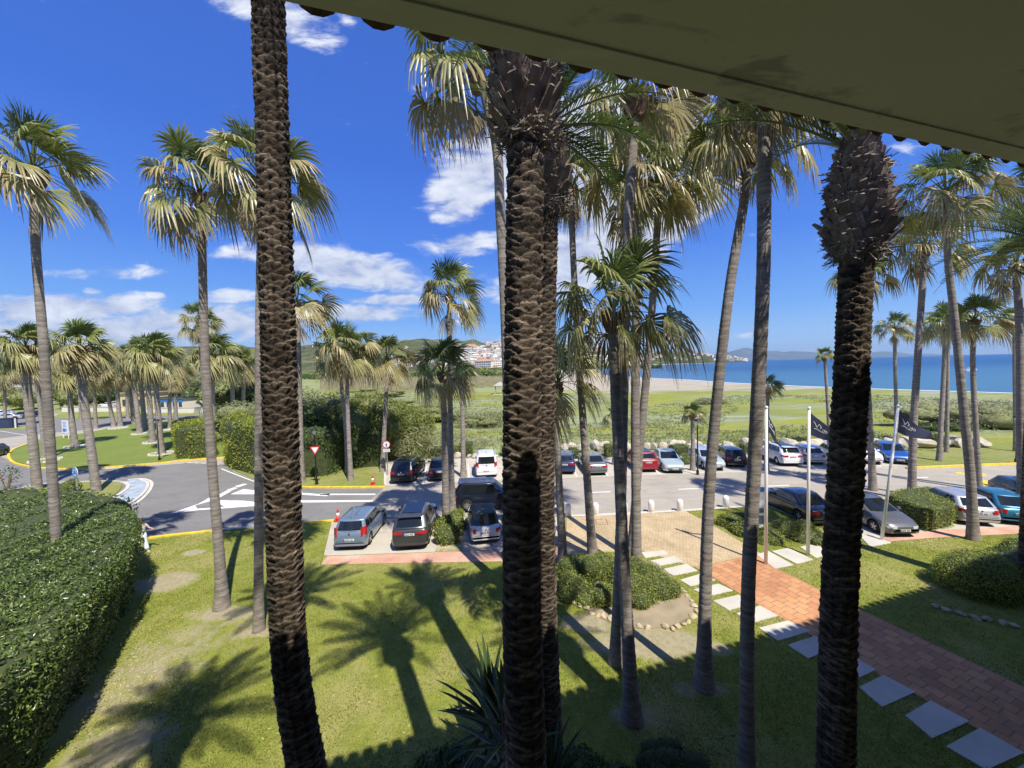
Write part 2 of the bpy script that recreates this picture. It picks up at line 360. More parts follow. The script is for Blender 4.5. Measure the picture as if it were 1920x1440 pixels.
# ------------------------------------------------------------------ the ground and everything laid on it
def poly_sheet(name, pts, z0, z1, mat, kind='structure', parent=None):
    """a flat polygon raised from z0 to z1 with sides"""
    bm = bmesh.new(); vs = [bm.verts.new((x, y, z1)) for x, y in pts]
    f = bm.faces.new(vs); f.normal_update()
    if f.normal.z < 0: f.normal_flip()
    bmesh.ops.triangulate(bm, faces=[f])
    if z1-z0 > .01:
        lo = [bm.verts.new((x, y, z0)) for x, y in pts]; n = len(pts)
        for i in range(n):
            j = (i+1) % n; bm.faces.new((vs[i], vs[j], lo[j], lo[i]))
        bmesh.ops.recalc_face_normals(bm, faces=bm.faces[:])
    me = bpy.data.meshes.new(name); bm.to_mesh(me); bm.free(); me.materials.append(mat)
    o = bpy.data.objects.new(name, me); COL.objects.link(o)
    if kind: o['kind'] = kind
    if parent: o.parent = parent
    return o
def gp(pts, z=0.0): return [G(x, y, z) for x, y in pts]
def smooth_line(pts, n=6, closed=False):
    out = []; P = [Vector((p[0], p[1])) for p in pts]; m = len(P)
    rng = range(m if closed else m-1)
    for i in rng:
        a = P[(i-1) % m] if (closed or i > 0) else P[i]; b = P[i]; c = P[(i+1) % m]; d = P[(i+2) % m] if (closed or i+2 < m) else P[(i+1) % m]
        for k in range(n):
            t = k/n
            q = .5*((2*b)+(c-a)*t+(2*a-5*b+4*c-d)*t*t+(3*b-a-3*c+d)*t**3); out.append((q.x, q.y))
    if not closed: out.append((P[-1].x, P[-1].y))
    return out
def offset_strip(line, w0, w1):
    """left/right offset lines of a world polyline"""
    A = []; B = []
    for i, p in enumerate(line):
        q = line[max(i-1, 0)]; r = line[min(i+1, len(line)-1)]
        t = Vector((r[0]-q[0], r[1]-q[1])); t = t.normalized() if t.length > 1e-6 else Vector((1, 0)); n = Vector((-t.y, t.x))
        A.append((p[0]+n.x*w0, p[1]+n.y*w0)); B.append((p[0]+n.x*w1, p[1]+n.y*w1))
    return A, B
def strip(name, line, w0, w1, z0, z1, mat, kind='structure'):
    A, B = offset_strip(line, w0, w1); n = len(line)
    V = [(x, y, z1) for x, y in A]+[(x, y, z1) for x, y in B]+[(x, y, z0) for x, y in A]+[(x, y, z0) for x, y in B]
    Fc = []
    for i in range(n-1):
        Fc.append((i, i+1, n+i+1, n+i))
        if z1-z0 > .01:
            Fc.append((2*n+i, 2*n+i+1, i+1, i)); Fc.append((n+i, n+i+1, 3*n+i+1, 3*n+i))
    if z1-z0 > .01: Fc += [(0, n, 3*n, 2*n), (n-1, 3*n-1, 4*n-1, 2*n-1)]
    o = mobj(name, V, Fc, mat)
    bm = bmesh.new(); bm.from_mesh(o.data); bmesh.ops.recalc_face_normals(bm, faces=bm.faces[:])
    if z1-z0 <= .01:
        for f in bm.faces:
            if f.normal.z < 0: f.normal_flip()
    bm.to_mesh(o.data); bm.free()
    if kind: o['kind'] = kind
    return o

def build_ground():
    # one sheet out to the horizon, finer near the camera
    xs = np.array([-60000, -20000, -6000, -2500, -1000, -400, -200, -100, -50, 0, 50, 100, 200, 400, 1000, 2500, 6000, 20000, 60000], float)
    ys = np.array([-300, -60, -20, 0, 20, 50, 100, 200, 400, 1000, 2500, 6000, 20000, 60000], float)
    V = [(x, y, 0) for y in ys for x in xs]; nx = len(xs)
    Fc = [(j*nx+i, j*nx+i+1, (j+1)*nx+i+1, (j+1)*nx+i) for j in range(len(ys)-1) for i in range(nx-1)]
    tag(mobj('ground', V, Fc, M['ground']), kind='structure')
build_ground()

# roads
LZ = .06
R_near = [(265, 1009), (400, 993), (480, 985), (600, 976), (640, 973), (840, 969), (1060, 967), (1280, 956), (1390, 949), (1450, 944), (1600, 934), (1760, 925), (1960, 912), (2600, 880)]
R_far = [(2600, 838), (1920, 866), (1700, 874), (1650, 848), (1300, 851), (950, 857), (722, 862), (722, 910), (567, 911), (500, 905), (470, 896), (440, 884), (420, 870), (420, 850), (430, 780)]
road_pts = gp([(-900, 1110)]+R_near+R_far+[(60, 775), (-500, 790), (-1500, 830)])
poly_sheet('road', road_pts, 0, .004, M['road'])
asph = [(-900, 1108), (265, 1008), (400, 992), (480, 984), (600, 975.5), (628, 974), (680, 952), (722, 913), (567, 912.5), (500, 906), (470, 897), (440, 885), (422, 871), (345, 868), (200, 879), (60, 880), (10, 860), (-30, 845), (0, 822), (60, 815), (160, 806), (240, 795), (330, 786), (420, 782), (425, 777), (60, 780), (-500, 797), (-1500, 840)]
poly_sheet('asphalt_road', gp(asph), .004, .008, M['asphalt'])

# lawns (raised a little above the road)
near = [(265, 1011), (400, 995), (480, 987), (600, 978), (622, 976), (606, 1043), (600, 1059), (942, 1053), (1058, 1046), (1064, 1040), (1115, 1036), (1200, 1031), (1303, 1063), (1384, 1046), (1432, 1040), (1338, 985), (1288, 958), (1390, 951), (1440, 948), (1500, 972), (1617, 1003), (1672, 1016), (1740, 1010), (1920, 1001), (2300, 985)]
lawn_pts = gp([(-900, 1114)]+near, LZ)+[(60, 18), (60, -14), (-50, -14)]
poly_sheet('lawn', lawn_pts, 0, LZ, M['lawn'])
poly_sheet('park_lawn', smooth_line(gp([(17, 853), (25, 864), (60, 872), (120, 876), (200, 873), (300, 865), (345, 860), (425, 855), (424, 830), (424, 800), (423, 788), (345, 786), (300, 790), (240, 796), (180, 808), (130, 816), (85, 821), (50, 833), (24, 842)], LZ), 4, True), 0, LZ, M['park'])
poly_sheet('splitter_lawn', smooth_line(gp([(-400, 960), (-100, 932), (0, 922), (60, 912), (130, 905), (190, 902), (222, 903), (228, 911), (222, 921), (205, 932), (185, 941), (120, 975), (0, 1010), (-400, 1080)], LZ), 4, True), 0, LZ, M['verge'])
poly_sheet('far_verge_lawn', gp([(-700, 812), (0, 806), (48, 806), (50, 799), (0, 797), (-700, 800)], LZ), 0, LZ, M['verge'])
poly_sheet('strip_lawn', gp([(170, 788), (260, 776), (385, 771), (388, 765), (300, 766), (175, 772), (110, 776), (100, 783)], LZ), 0, LZ, M['verge'])
poly_sheet('verge_lawn', gp([(424, 870), (440, 882), (470, 895), (500, 904), (567, 910), (722, 909), (722, 862), (722, 845), (424, 835)], LZ), 0, LZ, M['verge'])
poly_sheet('beach_side_lawn', gp([(1702, 873), (1920, 865), (2600, 838), (2600, 815), (1920, 828), (1700, 846)], LZ), 0, LZ, M['verge'])

# kerbs
def kerb(name, pts, mat, w=.22, z=.13, n=4): return strip(name, smooth_line(gp(pts, z), n), -w/2, w/2, 0, z, mat)
kerb('yellow_kerb', [(50, 832), (24, 842), (16, 853), (25, 866), (60, 874), (120, 878), (200, 875), (300, 867), (345, 862), (428, 856)], M['kerb_yellow'])
kerb('yellow_kerb', [(482, 905), (520, 909), (567, 911.5), (640, 912), (722, 911.5)], M['kerb_yellow'])
kerb('yellow_kerb', [(1700, 876), (1760, 873.5), (1830, 870.5), (1920, 867), (2200, 856)], M['kerb_yellow'])
kerb('yellow_kerb', [(278, 1007), (330, 1001), (398, 994)], M['kerb_yellow'])
kerb('yellow_kerb', [(560, 980), (600, 977), (626, 974)], M['kerb_yellow'])
kerb('pale_kerb', [(398, 994), (450, 988.5), (500, 985), (560, 980)], M['kerb'])
kerb('pale_kerb', [(-300, 935), (-100, 931), (0, 921), (60, 911), (130, 904), (190, 901), (226, 902)], M['kerb'], .15, .09)
kerb('pale_kerb', [(1060, 968), (1160, 963), (1280, 957), (1390, 950), (1442, 947)], M['kerb'], .3, .05)
kerb('pale_kerb', [(1442, 948), (1500, 971), (1560, 987), (1616, 1002), (1671, 1017)], M['kerb'], .18, .08)
kerb('pale_kerb', [(722, 908), (722, 885), (722, 864)], M['kerb'], .18, .08)
# white-kerbed blue-grey apron at the tip of the splitter island
apr = [(232, 905), (262, 899), (278, 905), (274, 920), (255, 938), (222, 955), (188, 968), (150, 976), (190, 946), (222, 930), (240, 917)]
poly_sheet('paved_apron', smooth_line(gp(apr), 4, True), .008, .03, M['apron'])
kerb('white_kerb', [(140, 976), (190, 943), (215, 931), (236, 917), (240, 908), (228, 903)], M['kerb'], .25, .09)
kerb('white_kerb', [(262, 898), (277, 905), (272, 920), (252, 938), (224, 952)], M['kerb'], .18, .05)
kerb('white_kerb', [(240, 899), (266, 897), (284, 904), (279, 921), (258, 941), (228, 957)], M['kerb'], .22, .05)
# parking bays, plaza and paths
poly_sheet('parking_bays', gp([(620, 976), (640, 974.5), (840, 970.5), (1058, 968.5), (1060, 1018), (946, 1030), (615, 1042), (607, 1040)], .01), .008, .012, M['concrete'])
poly_sheet('salmon_tile_strip', gp([(614, 1043), (946, 1031), (1060, 1023), (1060, 1045), (942, 1052), (602, 1058)], .02), .004, .02, M['brickstrip'])
poly_sheet('parking_bays', gp([(722, 911), (722, 862), (950, 857), (1300, 851), (1650, 847), (1702, 873), (1600, 877), (1320, 887), (1000, 898), (880, 903), (730, 911)], .01), .008, .012, M['concrete'])
poly_sheet('parking_bays', gp([(1444, 947), (1600, 936), (1760, 927), (1960, 914), (2600, 884), (2600, 975), (1920, 1000), (1740, 1009), (1672, 1015), (1617, 1002), (1500, 971)], .01), .008, .012, M['concrete'])
poly_sheet('salmon_tile_strip', gp([(1672, 1015), (1640, 1006), (1760, 994), (1920, 986), (2300, 972), (2300, 984), (1920, 1000), (1740, 1009)], .02), .012, .02, M['brickstrip'])
poly_sheet('plaza', gp([(1062, 969), (1160, 965), (1286, 958), (1338, 985), (1432, 1040), (1384, 1047), (1303, 1064), (1200, 1032), (1115, 1037), (1062, 1041)], .05), .004, .05, M['pavers'])
poly_sheet('terracotta_path', gp([(1303, 1063), (1384, 1046.5), (1432, 1040), (1442, 1059), (1622, 1147), (1780, 1221), (1920, 1288), (2500, 1560), (2900, 2100), (1920, 1415), (1605, 1240)], .075), LZ, .075, M['terracotta'])
# bare earth patches worn into the lawn
EB = [(1205, 1190), (1130, 1180), (1060, 1160), (1056, 1185), (1130, 1205), (1180, 1222), (1250, 1238), (1300, 1236), (1318, 1222), (1300, 1205)]
def earth_patch(name, ell, z=.064):
    cx, cy, rx, ry = ell; rng = random.Random(int(cx)); pts = []
    for k in range(40):
        a = 2*math.pi*k/40; r = 1+.18*math.sin(3*a+cx)+.1*math.sin(7*a+cy)+rng.uniform(-.06, .06)
        pts.append(G(cx+rx*r*math.cos(a), cy+ry*r*math.sin(a), z))
    return poly_sheet(name, pts, z-.002, z, M['patch'])
def patch_mat():
    m, nt, b = new_mat('thin grass over earth'); v = coords(nt)
    n = noise(nt, v, 3.0, 6, .7); c = ramp(nt, n, [(.42, (.24, .26, .07)), (.5, (.34, .30, .16)), (.58, (.42, .36, .25))])
    nt.links.new(c, b.inputs['Base Color']); b.inputs['Roughness'].default_value = .95; bump(nt, b, noise(nt, v, 30, 3), .5, .02); return m
M['patch'] = patch_mat()
# slabs
SL = [[(1202, 1035), (1245, 1032), (1254, 1039), (1210, 1046)], [(1219, 1051), (1265, 1042), (1281, 1052), (1232, 1062)], [(1242, 1067), (1287, 1057), (1309, 1070), (1262, 1079)],
      [(1275, 1087), (1312, 1076), (1342, 1087), (1295, 1099)], [(1300, 1105), (1347, 1094), (1375, 1107), (1325, 1118)], [(1337, 1126), (1385, 1115), (1415, 1130), (1367, 1144)],
      [(1380, 1150), (1425, 1135), (1459, 1154), (1412, 1167)], [(1423, 1177), (1477, 1163), (1520, 1183), (1459, 1201)], [(1477, 1209), (1528, 1192), (1568, 1214), (1515, 1234)],
      [(1560, 1250), (1606, 1234), (1643, 1255), (1608, 1272)], [(1611, 1288), (1657, 1265), (1717, 1297), (1654, 1325)], [(1697, 1341), (1745, 1313), (1818, 1352), (1748, 1384)],
      [(1774, 1399), (1838, 1364), (1920, 1411), (1850, 1443)], [(1872, 1462), (1940, 1420), (2040, 1480), (1960, 1520)],
      [(1418, 1039), (1441, 1033), (1488, 1059), (1453, 1066)], [(1447, 1033), (1478, 1027), (1525, 1049), (1494, 1057)], [(1500, 1025), (1530, 1019), (1560, 1037), (1530, 1046)],
      [(1560, 1016), (1590, 1011), (1612, 1024), (1585, 1031)], [(1612, 1004), (1640, 1001), (1670, 1018), (1632, 1025)]]
for q in SL: poly_sheet('paving_slab', gp(q, .085), .05, .085, M['slab'])

# painted markings
def paint(pts, name='road_marking', z=.0125, mat='paint_white'): return poly_sheet(name, gp(pts), z-.003, z, M[mat])
paint([(320, 963), (372, 945), (398, 930), (412, 927), (400, 938), (366, 948), (372, 957)])
paint([(320, 963), (372, 957), (480, 949), (480, 946.5), (372, 954)], z=.016)
paint([(398, 938), (455, 939), (480, 941.5), (480, 948), (424, 952)])
paint([(432, 927), (457, 917), (480, 920), (480, 927)])
paint([(400, 933), (424, 920.5), (434, 921), (412, 933)])
paint([(440, 912), (457, 907), (464, 908), (447, 914)]); paint([(424, 919), (439, 914), (446, 915), (431, 921)])
paint([(564, 938.5), (698, 938), (699, 941), (564, 942.5)]); paint([(600, 926), (704, 926), (704, 928.2), (600, 928.5)])
paint([(566, 924), (602, 927), (622, 925.5), (612, 930.5), (566, 928)])
for pts in ([(415, 879), (440, 889), (480, 904), (500, 909), (565, 914.5), (720, 914.5)], [(70, 877.5), (150, 881), (260, 875), (345, 868.5)], [(0, 918), (60, 909), (130, 902)]):
    strip('road_marking', smooth_line(gp(pts), 4), -.06, .06, .0125, .0128, M['paint_white'])
strip('road_marking', smooth_line(gp([(0, 808), (50, 816), (80, 818)]), 3), -.06, .06, .0125, .0128, M['paint_white'])
for x in range(352, 412, 13):
    strip('road_marking', gp([(x, 867.2-(x-350)*-.06), (x+7, 867.6+(x-350)*.06)]), -.06, .06, .0125, .0128, M['paint_white'])
for a, b in (((1110, 923.3), (1145, 922.2)), ((1272, 917.4), (1321, 915.8)), ((1440, 911.5), (1480, 910)), ((1000, 927), (1030, 926)), ((1700, 897), (1740, 895))):
    strip('road_marking', gp([a, b]), -.07, .07, .006, .0065, M['paint_white'])
for a, b in (((1000, 898), (1320, 887)), ((1320, 887), (1700, 876))):
    strip('road_marking', gp([a, b]), -.05, .05, .0125, .0128, M['kerb'])
for x0, y0, x1, y1 in ((1030, 896, 1022, 866), (1082, 895, 1070, 866), (1140, 892, 1118, 866), (1195, 891, 1165, 865), (1240, 891, 1205, 863), (1300, 886, 1258, 860), (1440, 882, 1400, 858), (1532, 879, 1490, 856), (1600, 876, 1560, 853), (843, 905, 838, 873), (793, 908, 800, 875), (880, 903, 878, 870), (1652, 875, 1608, 852)):
    strip('road_marking', gp([(x0, y0), (x1, y1)]), -.05, .05, .0125, .0128, M['paint_white'])
for q in ([(1820, 893), (1846, 900), (1870, 908), (1840, 912), (1812, 902)], [(1790, 886), (1803, 885), (1812, 889), (1797, 890)], [(1812, 883), (1850, 890), (1846, 893), (1806, 886)], [(1838, 906), (1880, 914), (1862, 916)]):
    poly_sheet('road_marking', gp(q), .010, .0135, M['kerb_yellow'])
strip('manhole_frame', gp([(1117, 974), (1136, 973), (1140, 983), (1118, 983), (1117, 974)], .05), -.025, .025, .045, .055, plain('rusty iron', (.16, .09, .05), .8, var=.3))

# ------------------------------------------------------------------ the sea
def sea_mat():
    m, nt, b = new_mat('sea water'); v = coords(nt)
    big = noise(nt, scaled(nt, v, (.12, 1, 1)), .012, 4, .6)
    c = ramp(nt, big, [(.3, (.008, .055, .15)), (.7, (.014, .085, .20))])
    sx = nt.nodes.new('ShaderNodeSeparateXYZ'); nt.links.new(v, sx.inputs[0])
    shore = mapr(nt, sx.outputs[1], 165, 420, 1, 0)
    c = mixc(nt, mathn(nt, 'MULTIPLY', shore, .65), c, (.075, .20, .275))
    nt.links.new(c, b.inputs['Base Color']); b.inputs['Roughness'].default_value = .28; b.inputs['Specular IOR Level'].default_value = .4
    w = noise(nt, scaled(nt, v, (.35, 1.2, 1)), .5, 6, .7)
    bump(nt, b, w, 1.0, .9); return m
M['sea'] = sea_mat()
near_s = gp([(1100, 696), (1120, 701), (1137, 705), (1176, 706.5), (1201, 708), (1222, 709.5), (1277, 712), (1330, 716), (1380, 719), (1480, 724), (1560, 727), (1640, 730), (1800, 735), (1920, 739), (2400, 757), (4200, 800)])
far_s = gp([(1405, 677.6), (1350, 680.2), (1277, 682.6), (1222, 684.4), (1202, 686.5), (1176, 689), (1137, 690), (1100, 693)])
poly_sheet('sea', smooth_line(near_s, 4)+[(60000, 3000), (60000, 60000), (20000, 60000), (15000, 30000)]+far_s, 0, .035, M['sea'])
foam = plain('white sea foam', (.75, .78, .78), .6, var=.1, wp=True)
strip('surf_foam', smooth_line([(x, y) for x, y in near_s], 6), .6, 2.4, .0, .05, foam)
# ------------------------------------------------------------------ the building the picture was taken from
def build_house():
    root = empty('hotel_building'); tag(root, 'building with a stained plaster eave and scalloped clay roof tiles overhanging the view', 'building')
    H = 11.2; a = math.radians(16.6); ux, uy = math.cos(a), math.sin(a); nx, ny = -uy, ux      # u along the eave, n outwards
    e0 = Vector((-.74, 2.29, 0))
    def W(u, n, z): return (e0.x+ux*u+nx*n, e0.y+uy*u+ny*n, z)
    m, nt, b = new_mat('stained green grey plaster'); v = coords(nt)
    st = noise(nt, scaled(nt, v, (1, 2.2, 1)), 1.1, 6, .62, .4); fine = noise(nt, v, 22, 4, .7)
    c = ramp(nt, noise(nt, v, .4, 3), [(.3, (.60, .64, .47)), (.7, (.66, .68, .52))])
    c = mixc(nt, mapr(nt, st, .585, .66, 0, .7), c, (.30, .32, .26)); c = mixc(nt, mapr(nt, noise(nt, scaled(nt, v, (1, 2.5, 1)), .9, 6, .6, .6), .60, .68, 0, .6), c, (.78, .78, .68))
    nt.links.new(c, b.inputs['Base Color']); b.inputs['Roughness'].default_value = .9; bump(nt, b, fine, .25, .01)
    tile, nt, b = new_mat('weathered clay tile'); v = coords(nt)
    nt.links.new(ramp(nt, noise(nt, v, 5, 5), [(.3, (.07, .045, .03)), (.7, (.15, .09, .06))]), b.inputs['Base Color']); b.inputs['Roughness'].default_value = .9
    U0, U1, BK = -14, 34, 7.5
    def bx(u0, u1, n0, n1, z0, z1, mb, mi=0):
        V = [W(u, n, z) for z in (z0, z1) for u, n in ((u0, n0), (u1, n0), (u1, n1), (u0, n1))]
        mb.add(V, [(3, 2, 1, 0), (4, 5, 6, 7), (0, 1, 5, 4), (1, 2, 6, 5), (2, 3, 7, 6), (3, 0, 4, 7)], mi)
    s = MB(); bx(U0, U1, -BK, -.17, H, H+.16, s); bx(U0, U1, -.165, 0, H-.012, H+.16, s)
    s.build('eave_soffit', m, root)
    t = MB(); n = 0; u = U0; rng = random.Random(4)
    while u < U1:
        j = rng.uniform(-.02, .02); dz = .22
        # convex barrel tile: an arc shell running back up the roof slope, its lip hanging past the eave
        r = .145; K = 7; V = []
        for (nn, z) in ((.13+j, H+.115), (-BK, H+.115+(BK)*.36)):
            for k in range(K+1):
                th = math.pi*k/K; V.append(W(u+r*math.cos(th), nn, z+r*math.sin(th)*.8-.0))
            for k in range(K+1):
                th = math.pi*k/K; V.append(W(u+(r-.02)*math.cos(th), nn, z+(r-.02)*math.sin(th)*.8-.0))
        q = 2*(K+1); Fc = []
        for k in range(K):
            Fc.append((k, k+1, q+k+1, q+k)); Fc.append((k, K+1+k, K+2+k, k+1))
        t.add(V, Fc)
        # concave channel tile between, drooping below: this makes the scalloped rim
        V = []
        for (nn, z) in ((.078+rng.uniform(-.012, .012), H+.158), (-BK, H+.165+(BK)*.36)):
            for o_ in (0, .02):
                for k in range(K+1):
                    th = math.pi*k/K; V.append(W(u+.165+(.135)*math.cos(th), nn, z-(.135+o_)*math.sin(th)*.95))
        Fc = []
        for k in range(K):
            Fc.append((k, k+1, q+k+1, q+k)); Fc.append((k, K+1+k, K+2+k, k+1)); Fc.append((K+1+k, K+2+k, q+K+2+k, q+K+1+k))
        t.add(V, Fc)
        u += .33
    t.build('roof_tiles', tile, root)
    w = MB(); bx(U0, U1, -BK, -5.2, -.2, H, w); w.build('wall', plain('cream render', (.52, .47, .36), .9, var=.08, wp=True), root)
    f = MB(); bx(U0, U1, -5.2, -3.2, CH-1.75, CH-1.55, f); bx(U0, U1, -5.2, -3.2, CH-5.0, CH-4.8, f); f.build('balcony_floor', plain('terracotta balcony floor', (.33, .19, .12), .8, wp=True), root)
build_house()
# ------------------------------------------------------------------ palms
def rotm(az, el):
    """frame: x forward (azimuth az, elevation el), y sideways, z up-ish"""
    ca, sa, ce, se = math.cos(az), math.sin(az), math.cos(el), math.sin(el)
    return np.array([[ca*ce, -sa, -ca*se], [sa*ce, ca, -sa*se], [se, 0, ce]])
WIND = np.array([1.0, .25, 0.0])*.30
def fan_crown(seed, n=27, pet=1.15, R=1.18, nseg=24, spread=1.85, dry=.5, skirt=0, wind=1.0, low=-22, top=86):
    """a crown of fan leaves: one mesh, colours per vertex (green blades, straw coloured tips)"""
    rg = np.random.RandomState(seed); VV = []; FF = []; CC = []; base = 0
    total = n+skirt
    T = np.array([0, .22, .5, .74, 1.0])
    for i in range(total):
        dead = i >= n
        age = (i/max(1, n-1)) if not dead else 1.0
        az = i*2.39996+rg.uniform(-.3, .3)
        el = math.radians(top-(top-low)*age**.95+rg.uniform(-15, 15)) if not dead else math.radians(rg.uniform(-82, -55))
        pl = pet*(.95+.25*min(1, age*1.5))*rg.uniform(.72, 1.18)*(1 if not dead else .75); rr = R*rg.uniform(.85, 1.1)*(1.0 if age > .12 else .95)
        Rm = rotm(az, el)
        # petiole (arched tube, 3 sides)
        K = 6; ts = np.linspace(0, 1, K); sag = .16*pl*(1-abs(math.sin(el)))
        P = np.stack([ts*pl*math.cos(el)*math.cos(az), ts*pl*math.cos(el)*math.sin(az), ts*pl*math.sin(el)-sag*ts**2], 1)
        w = .035*(1-.55*ts)
        side = np.array([-math.sin(az), math.cos(az), 0]); upv = Rm[:, 2]
        pv = np.concatenate([P+side*w[:, None], P-side*w[:, None], P-upv*w[:, None]*.8]); VV.append(pv)
        for a, b in ((0, 1), (1, 2), (2, 0)):
            k = np.arange(K-1); FF.append(np.stack([a*K+k, b*K+k, b*K+k+1, a*K+k+1], 1)+base)
        pc = np.array([.16, .20, .05]) if not dead else np.array([.22, .15, .08])
        CC.append(np.tile(pc, (3*K, 1))); base += 3*K
        hub = P[-1]
        # blade: tilt a bit more downwards than the petiole
        el2 = el-math.radians(rg.uniform(-4, 10)+16*age)-(.12 if age > .5 else 0); tw = rg.uniform(-.9, .9)
        Rb = rotm(az+rg.uniform(-.15, .15), el2)
        ct, st_ = math.cos(tw), math.sin(tw); Rb = Rb@np.array([[1, 0, 0], [0, ct, -st_], [0, st_, ct]])
        fold = spread*(1.0 if age > .10 else .45)*(1 if not dead else .55)
        ang = np.linspace(-fold, fold, nseg); da = ang[1]-ang[0]
        join = .52
        g_ = rg.uniform(.35, .75)*(.4+.6*age)*(1.0 if not dead else .5)
        ynk = np.array([.12, .175, .045]) if age < .3 else (np.array([.19, .235, .055]) if age < .62 else np.array([.28, .285, .09]))
        ynk = ynk*rg.uniform(.8, 1.2)
        straw = np.array([.56, .46, .28])*rg.uniform(.7, 1.15)
        if dead: ynk = np.array([.36, .27, .15])*rg.uniform(.6, 1.1); straw = ynk*1.1
        tipdry = np.clip((age-.10)*1.8, 0, 1)*dry
        if not dead and age > .55 and rg.rand() < dry*.4: ynk = np.array([.34, .29, .12])
        L = rr*(1-.22*(np.abs(ang)/fold)**2)*rg.uniform(.86, 1.08, nseg)
        rad = T[None, :]*L[:, None]                                   # nseg x 5
        jit = rg.normal(0, .035, nseg)
        aa = (ang+jit)[:, None]+np.zeros((1, 5))
        wid = np.tan(da/2)*np.minimum(rad, join*rr)*1.04
        wid[:, 3] *= .62; wid[:, 4] *= .10; wid[:, 0] = .012
        cx = rad*np.cos(aa); cy = rad*np.sin(aa)
        px, py = -np.sin(aa), np.cos(aa)
        zz = -.10*rad**2*(1+.6*np.cos(aa))+.05*rad*(np.abs(aa)/fold)**2*2
        mid = np.stack([cx, cy, zz+wid*.55], -1); lf = np.stack([cx+px*wid, cy+py*wid, zz], -1); rt = np.stack([cx-px*wid, cy-py*wid, zz], -1)
        A = np.stack([lf, mid, rt], 2).reshape(-1, 3)@Rb.T            # nseg,5,3
        A = A.reshape(nseg, 5, 3, 3)
        dr = np.clip(T-.42, 0, 1)[None, :, None]**1.5*g_*rr*2.1*rg.uniform(.55, 1.25, nseg)[:, None, None]
        A[..., 2] -= dr
        shrink = 1-np.clip(T-.42, 0, 1)[None, :, None]**2*g_*.75
        A[..., 0] *= shrink; A[..., 1] *= shrink
        A += (np.clip(T-.2, 0, 1)[None, :, None, None]*WIND*wind*rr)*(.6+.7*age if not dead else .4)
        A[..., 4 if False else 0] += 0
        VV.append((A+hub).reshape(-1, 3))
        k0 = np.arange(nseg)[:, None, None]*15; k1 = np.arange(4)[None, :, None]*3; k2 = np.arange(2)[None, None, :]
        f0 = (k0+k1+k2).reshape(-1); FF.append(np.stack([f0, f0+1, f0+4, f0+3], 1)+base)
        tt = np.clip((T-.38)/.5, 0, 1)[None, :, None, None]*tipdry*rg.uniform(.4, 1.3, nseg)[:, None, None, None]; tt = np.clip(tt, 0, 1)
        col = ynk*(1-tt)+straw*tt
        hubc = np.clip(1-T/.35, 0, 1)[None, :, None, None]*.5
        col = col*(1-hubc)+np.array([.24, .28, .06])*hubc
        CC.append(np.broadcast_to(col, (nseg, 5, 3, 3)).reshape(-1, 3)); base += nseg*15
    return np.concatenate(VV), np.concatenate(FF), np.concatenate(CC)

def pinnate_crown(seed, n=40, Lf=3.1, nl=44, low=2, top=80, leaf=.42, wind=.5, extra=()):
    rg = np.random.RandomState(seed); VV = []; FF = []; CC = []; base = 0
    for i in range(n+len(extra)):
        age = min(1, i/(n-1)); az = i*2.39996+rg.uniform(-.2, .2); el = math.radians(top-(top-low)*age**.9+rg.uniform(-6, 6))
        if i >= n: az, el = extra[i-n][0], math.radians(extra[i-n][1])
        L = Lf*rg.uniform(.85, 1.08)*(.75 if age < .08 else 1)
        K = 12; s = np.linspace(0, 1, K); drop = math.radians(38+30*(1-abs(math.sin(el))))
        e = el-drop*s**1.5; ds = L/(K-1)
        hx = np.concatenate([[0], np.cumsum(np.cos(e[:-1])*ds)]); hz = np.concatenate([[0], np.cumsum(np.sin(e[:-1])*ds)])
        P = np.stack([hx*math.cos(az), hx*math.sin(az), hz], 1)+WIND*wind*(s**2)[:, None]*.9
        w = .04*(1-.8*s); side = np.array([-math.sin(az), math.cos(az), 0]); upv = np.stack([-np.sin(e)*math.cos(az), -np.sin(e)*math.sin(az), np.cos(e)], 1)
        pv = np.concatenate([P+side*w[:, None], P-side*w[:, None], P-upv*w[:, None]]); VV.append(pv)
        k = np.arange(K-1)
        for a, b in ((0, 1), (1, 2), (2, 0)): FF.append(np.stack([a*K+k, b*K+k, b*K+k+1, a*K+k+1], 1)+base)
        CC.append(np.tile([.22, .24, .08], (3*K, 1))); base += 3*K
        q = np.linspace(.14, .99, nl); fi = q*(K-1); i0 = np.minimum(fi.astype(int), K-2); fr = (fi-i0)[:, None]
        c = P[i0]*(1-fr)+P[i0+1]*fr; t = P[i0+1]-P[i0]; t /= np.linalg.norm(t, axis=1)[:, None]; u = upv[i0]
        ll = leaf*(np.sin(np.clip(q*1.15, 0, 1)*math.pi)**.45)*rg.uniform(.85, 1.1, nl)
        g = np.array([.085, .13, .035])*rg.uniform(.8, 1.25)*(1 if age < .75 else 1.25)
        for sgn in (1, -1):
            up_t = rg.uniform(.15, .6, nl)[:, None]
            dr = side*sgn*.85+t*.75+u*up_t; dr /= np.linalg.norm(dr, axis=1)[:, None]
            nr = np.cross(dr, t); nr /= np.linalg.norm(nr, axis=1)[:, None]; wv = np.cross(nr, dr)*.017
            a = c; m_ = c+dr*ll[:, None]*.5; b = c+dr*ll[:, None]; b[:, 2] -= .12*ll
            pts = np.stack([a+wv*.5, a-wv*.5, m_-wv, m_+wv, b-wv*.12, b+wv*.12], 1).reshape(-1, 3)
            VV.append(pts); k0 = np.arange(nl)*6+base
            FF.append(np.stack([k0, k0+1, k0+2, k0+3], 1)); FF.append(np.stack([k0+3, k0+2, k0+4, k0+5], 1))
            CC.append(np.tile(g, (nl*6, 1))); base += nl*6
    return np.concatenate(VV), np.concatenate(FF), np.concatenate(CC)

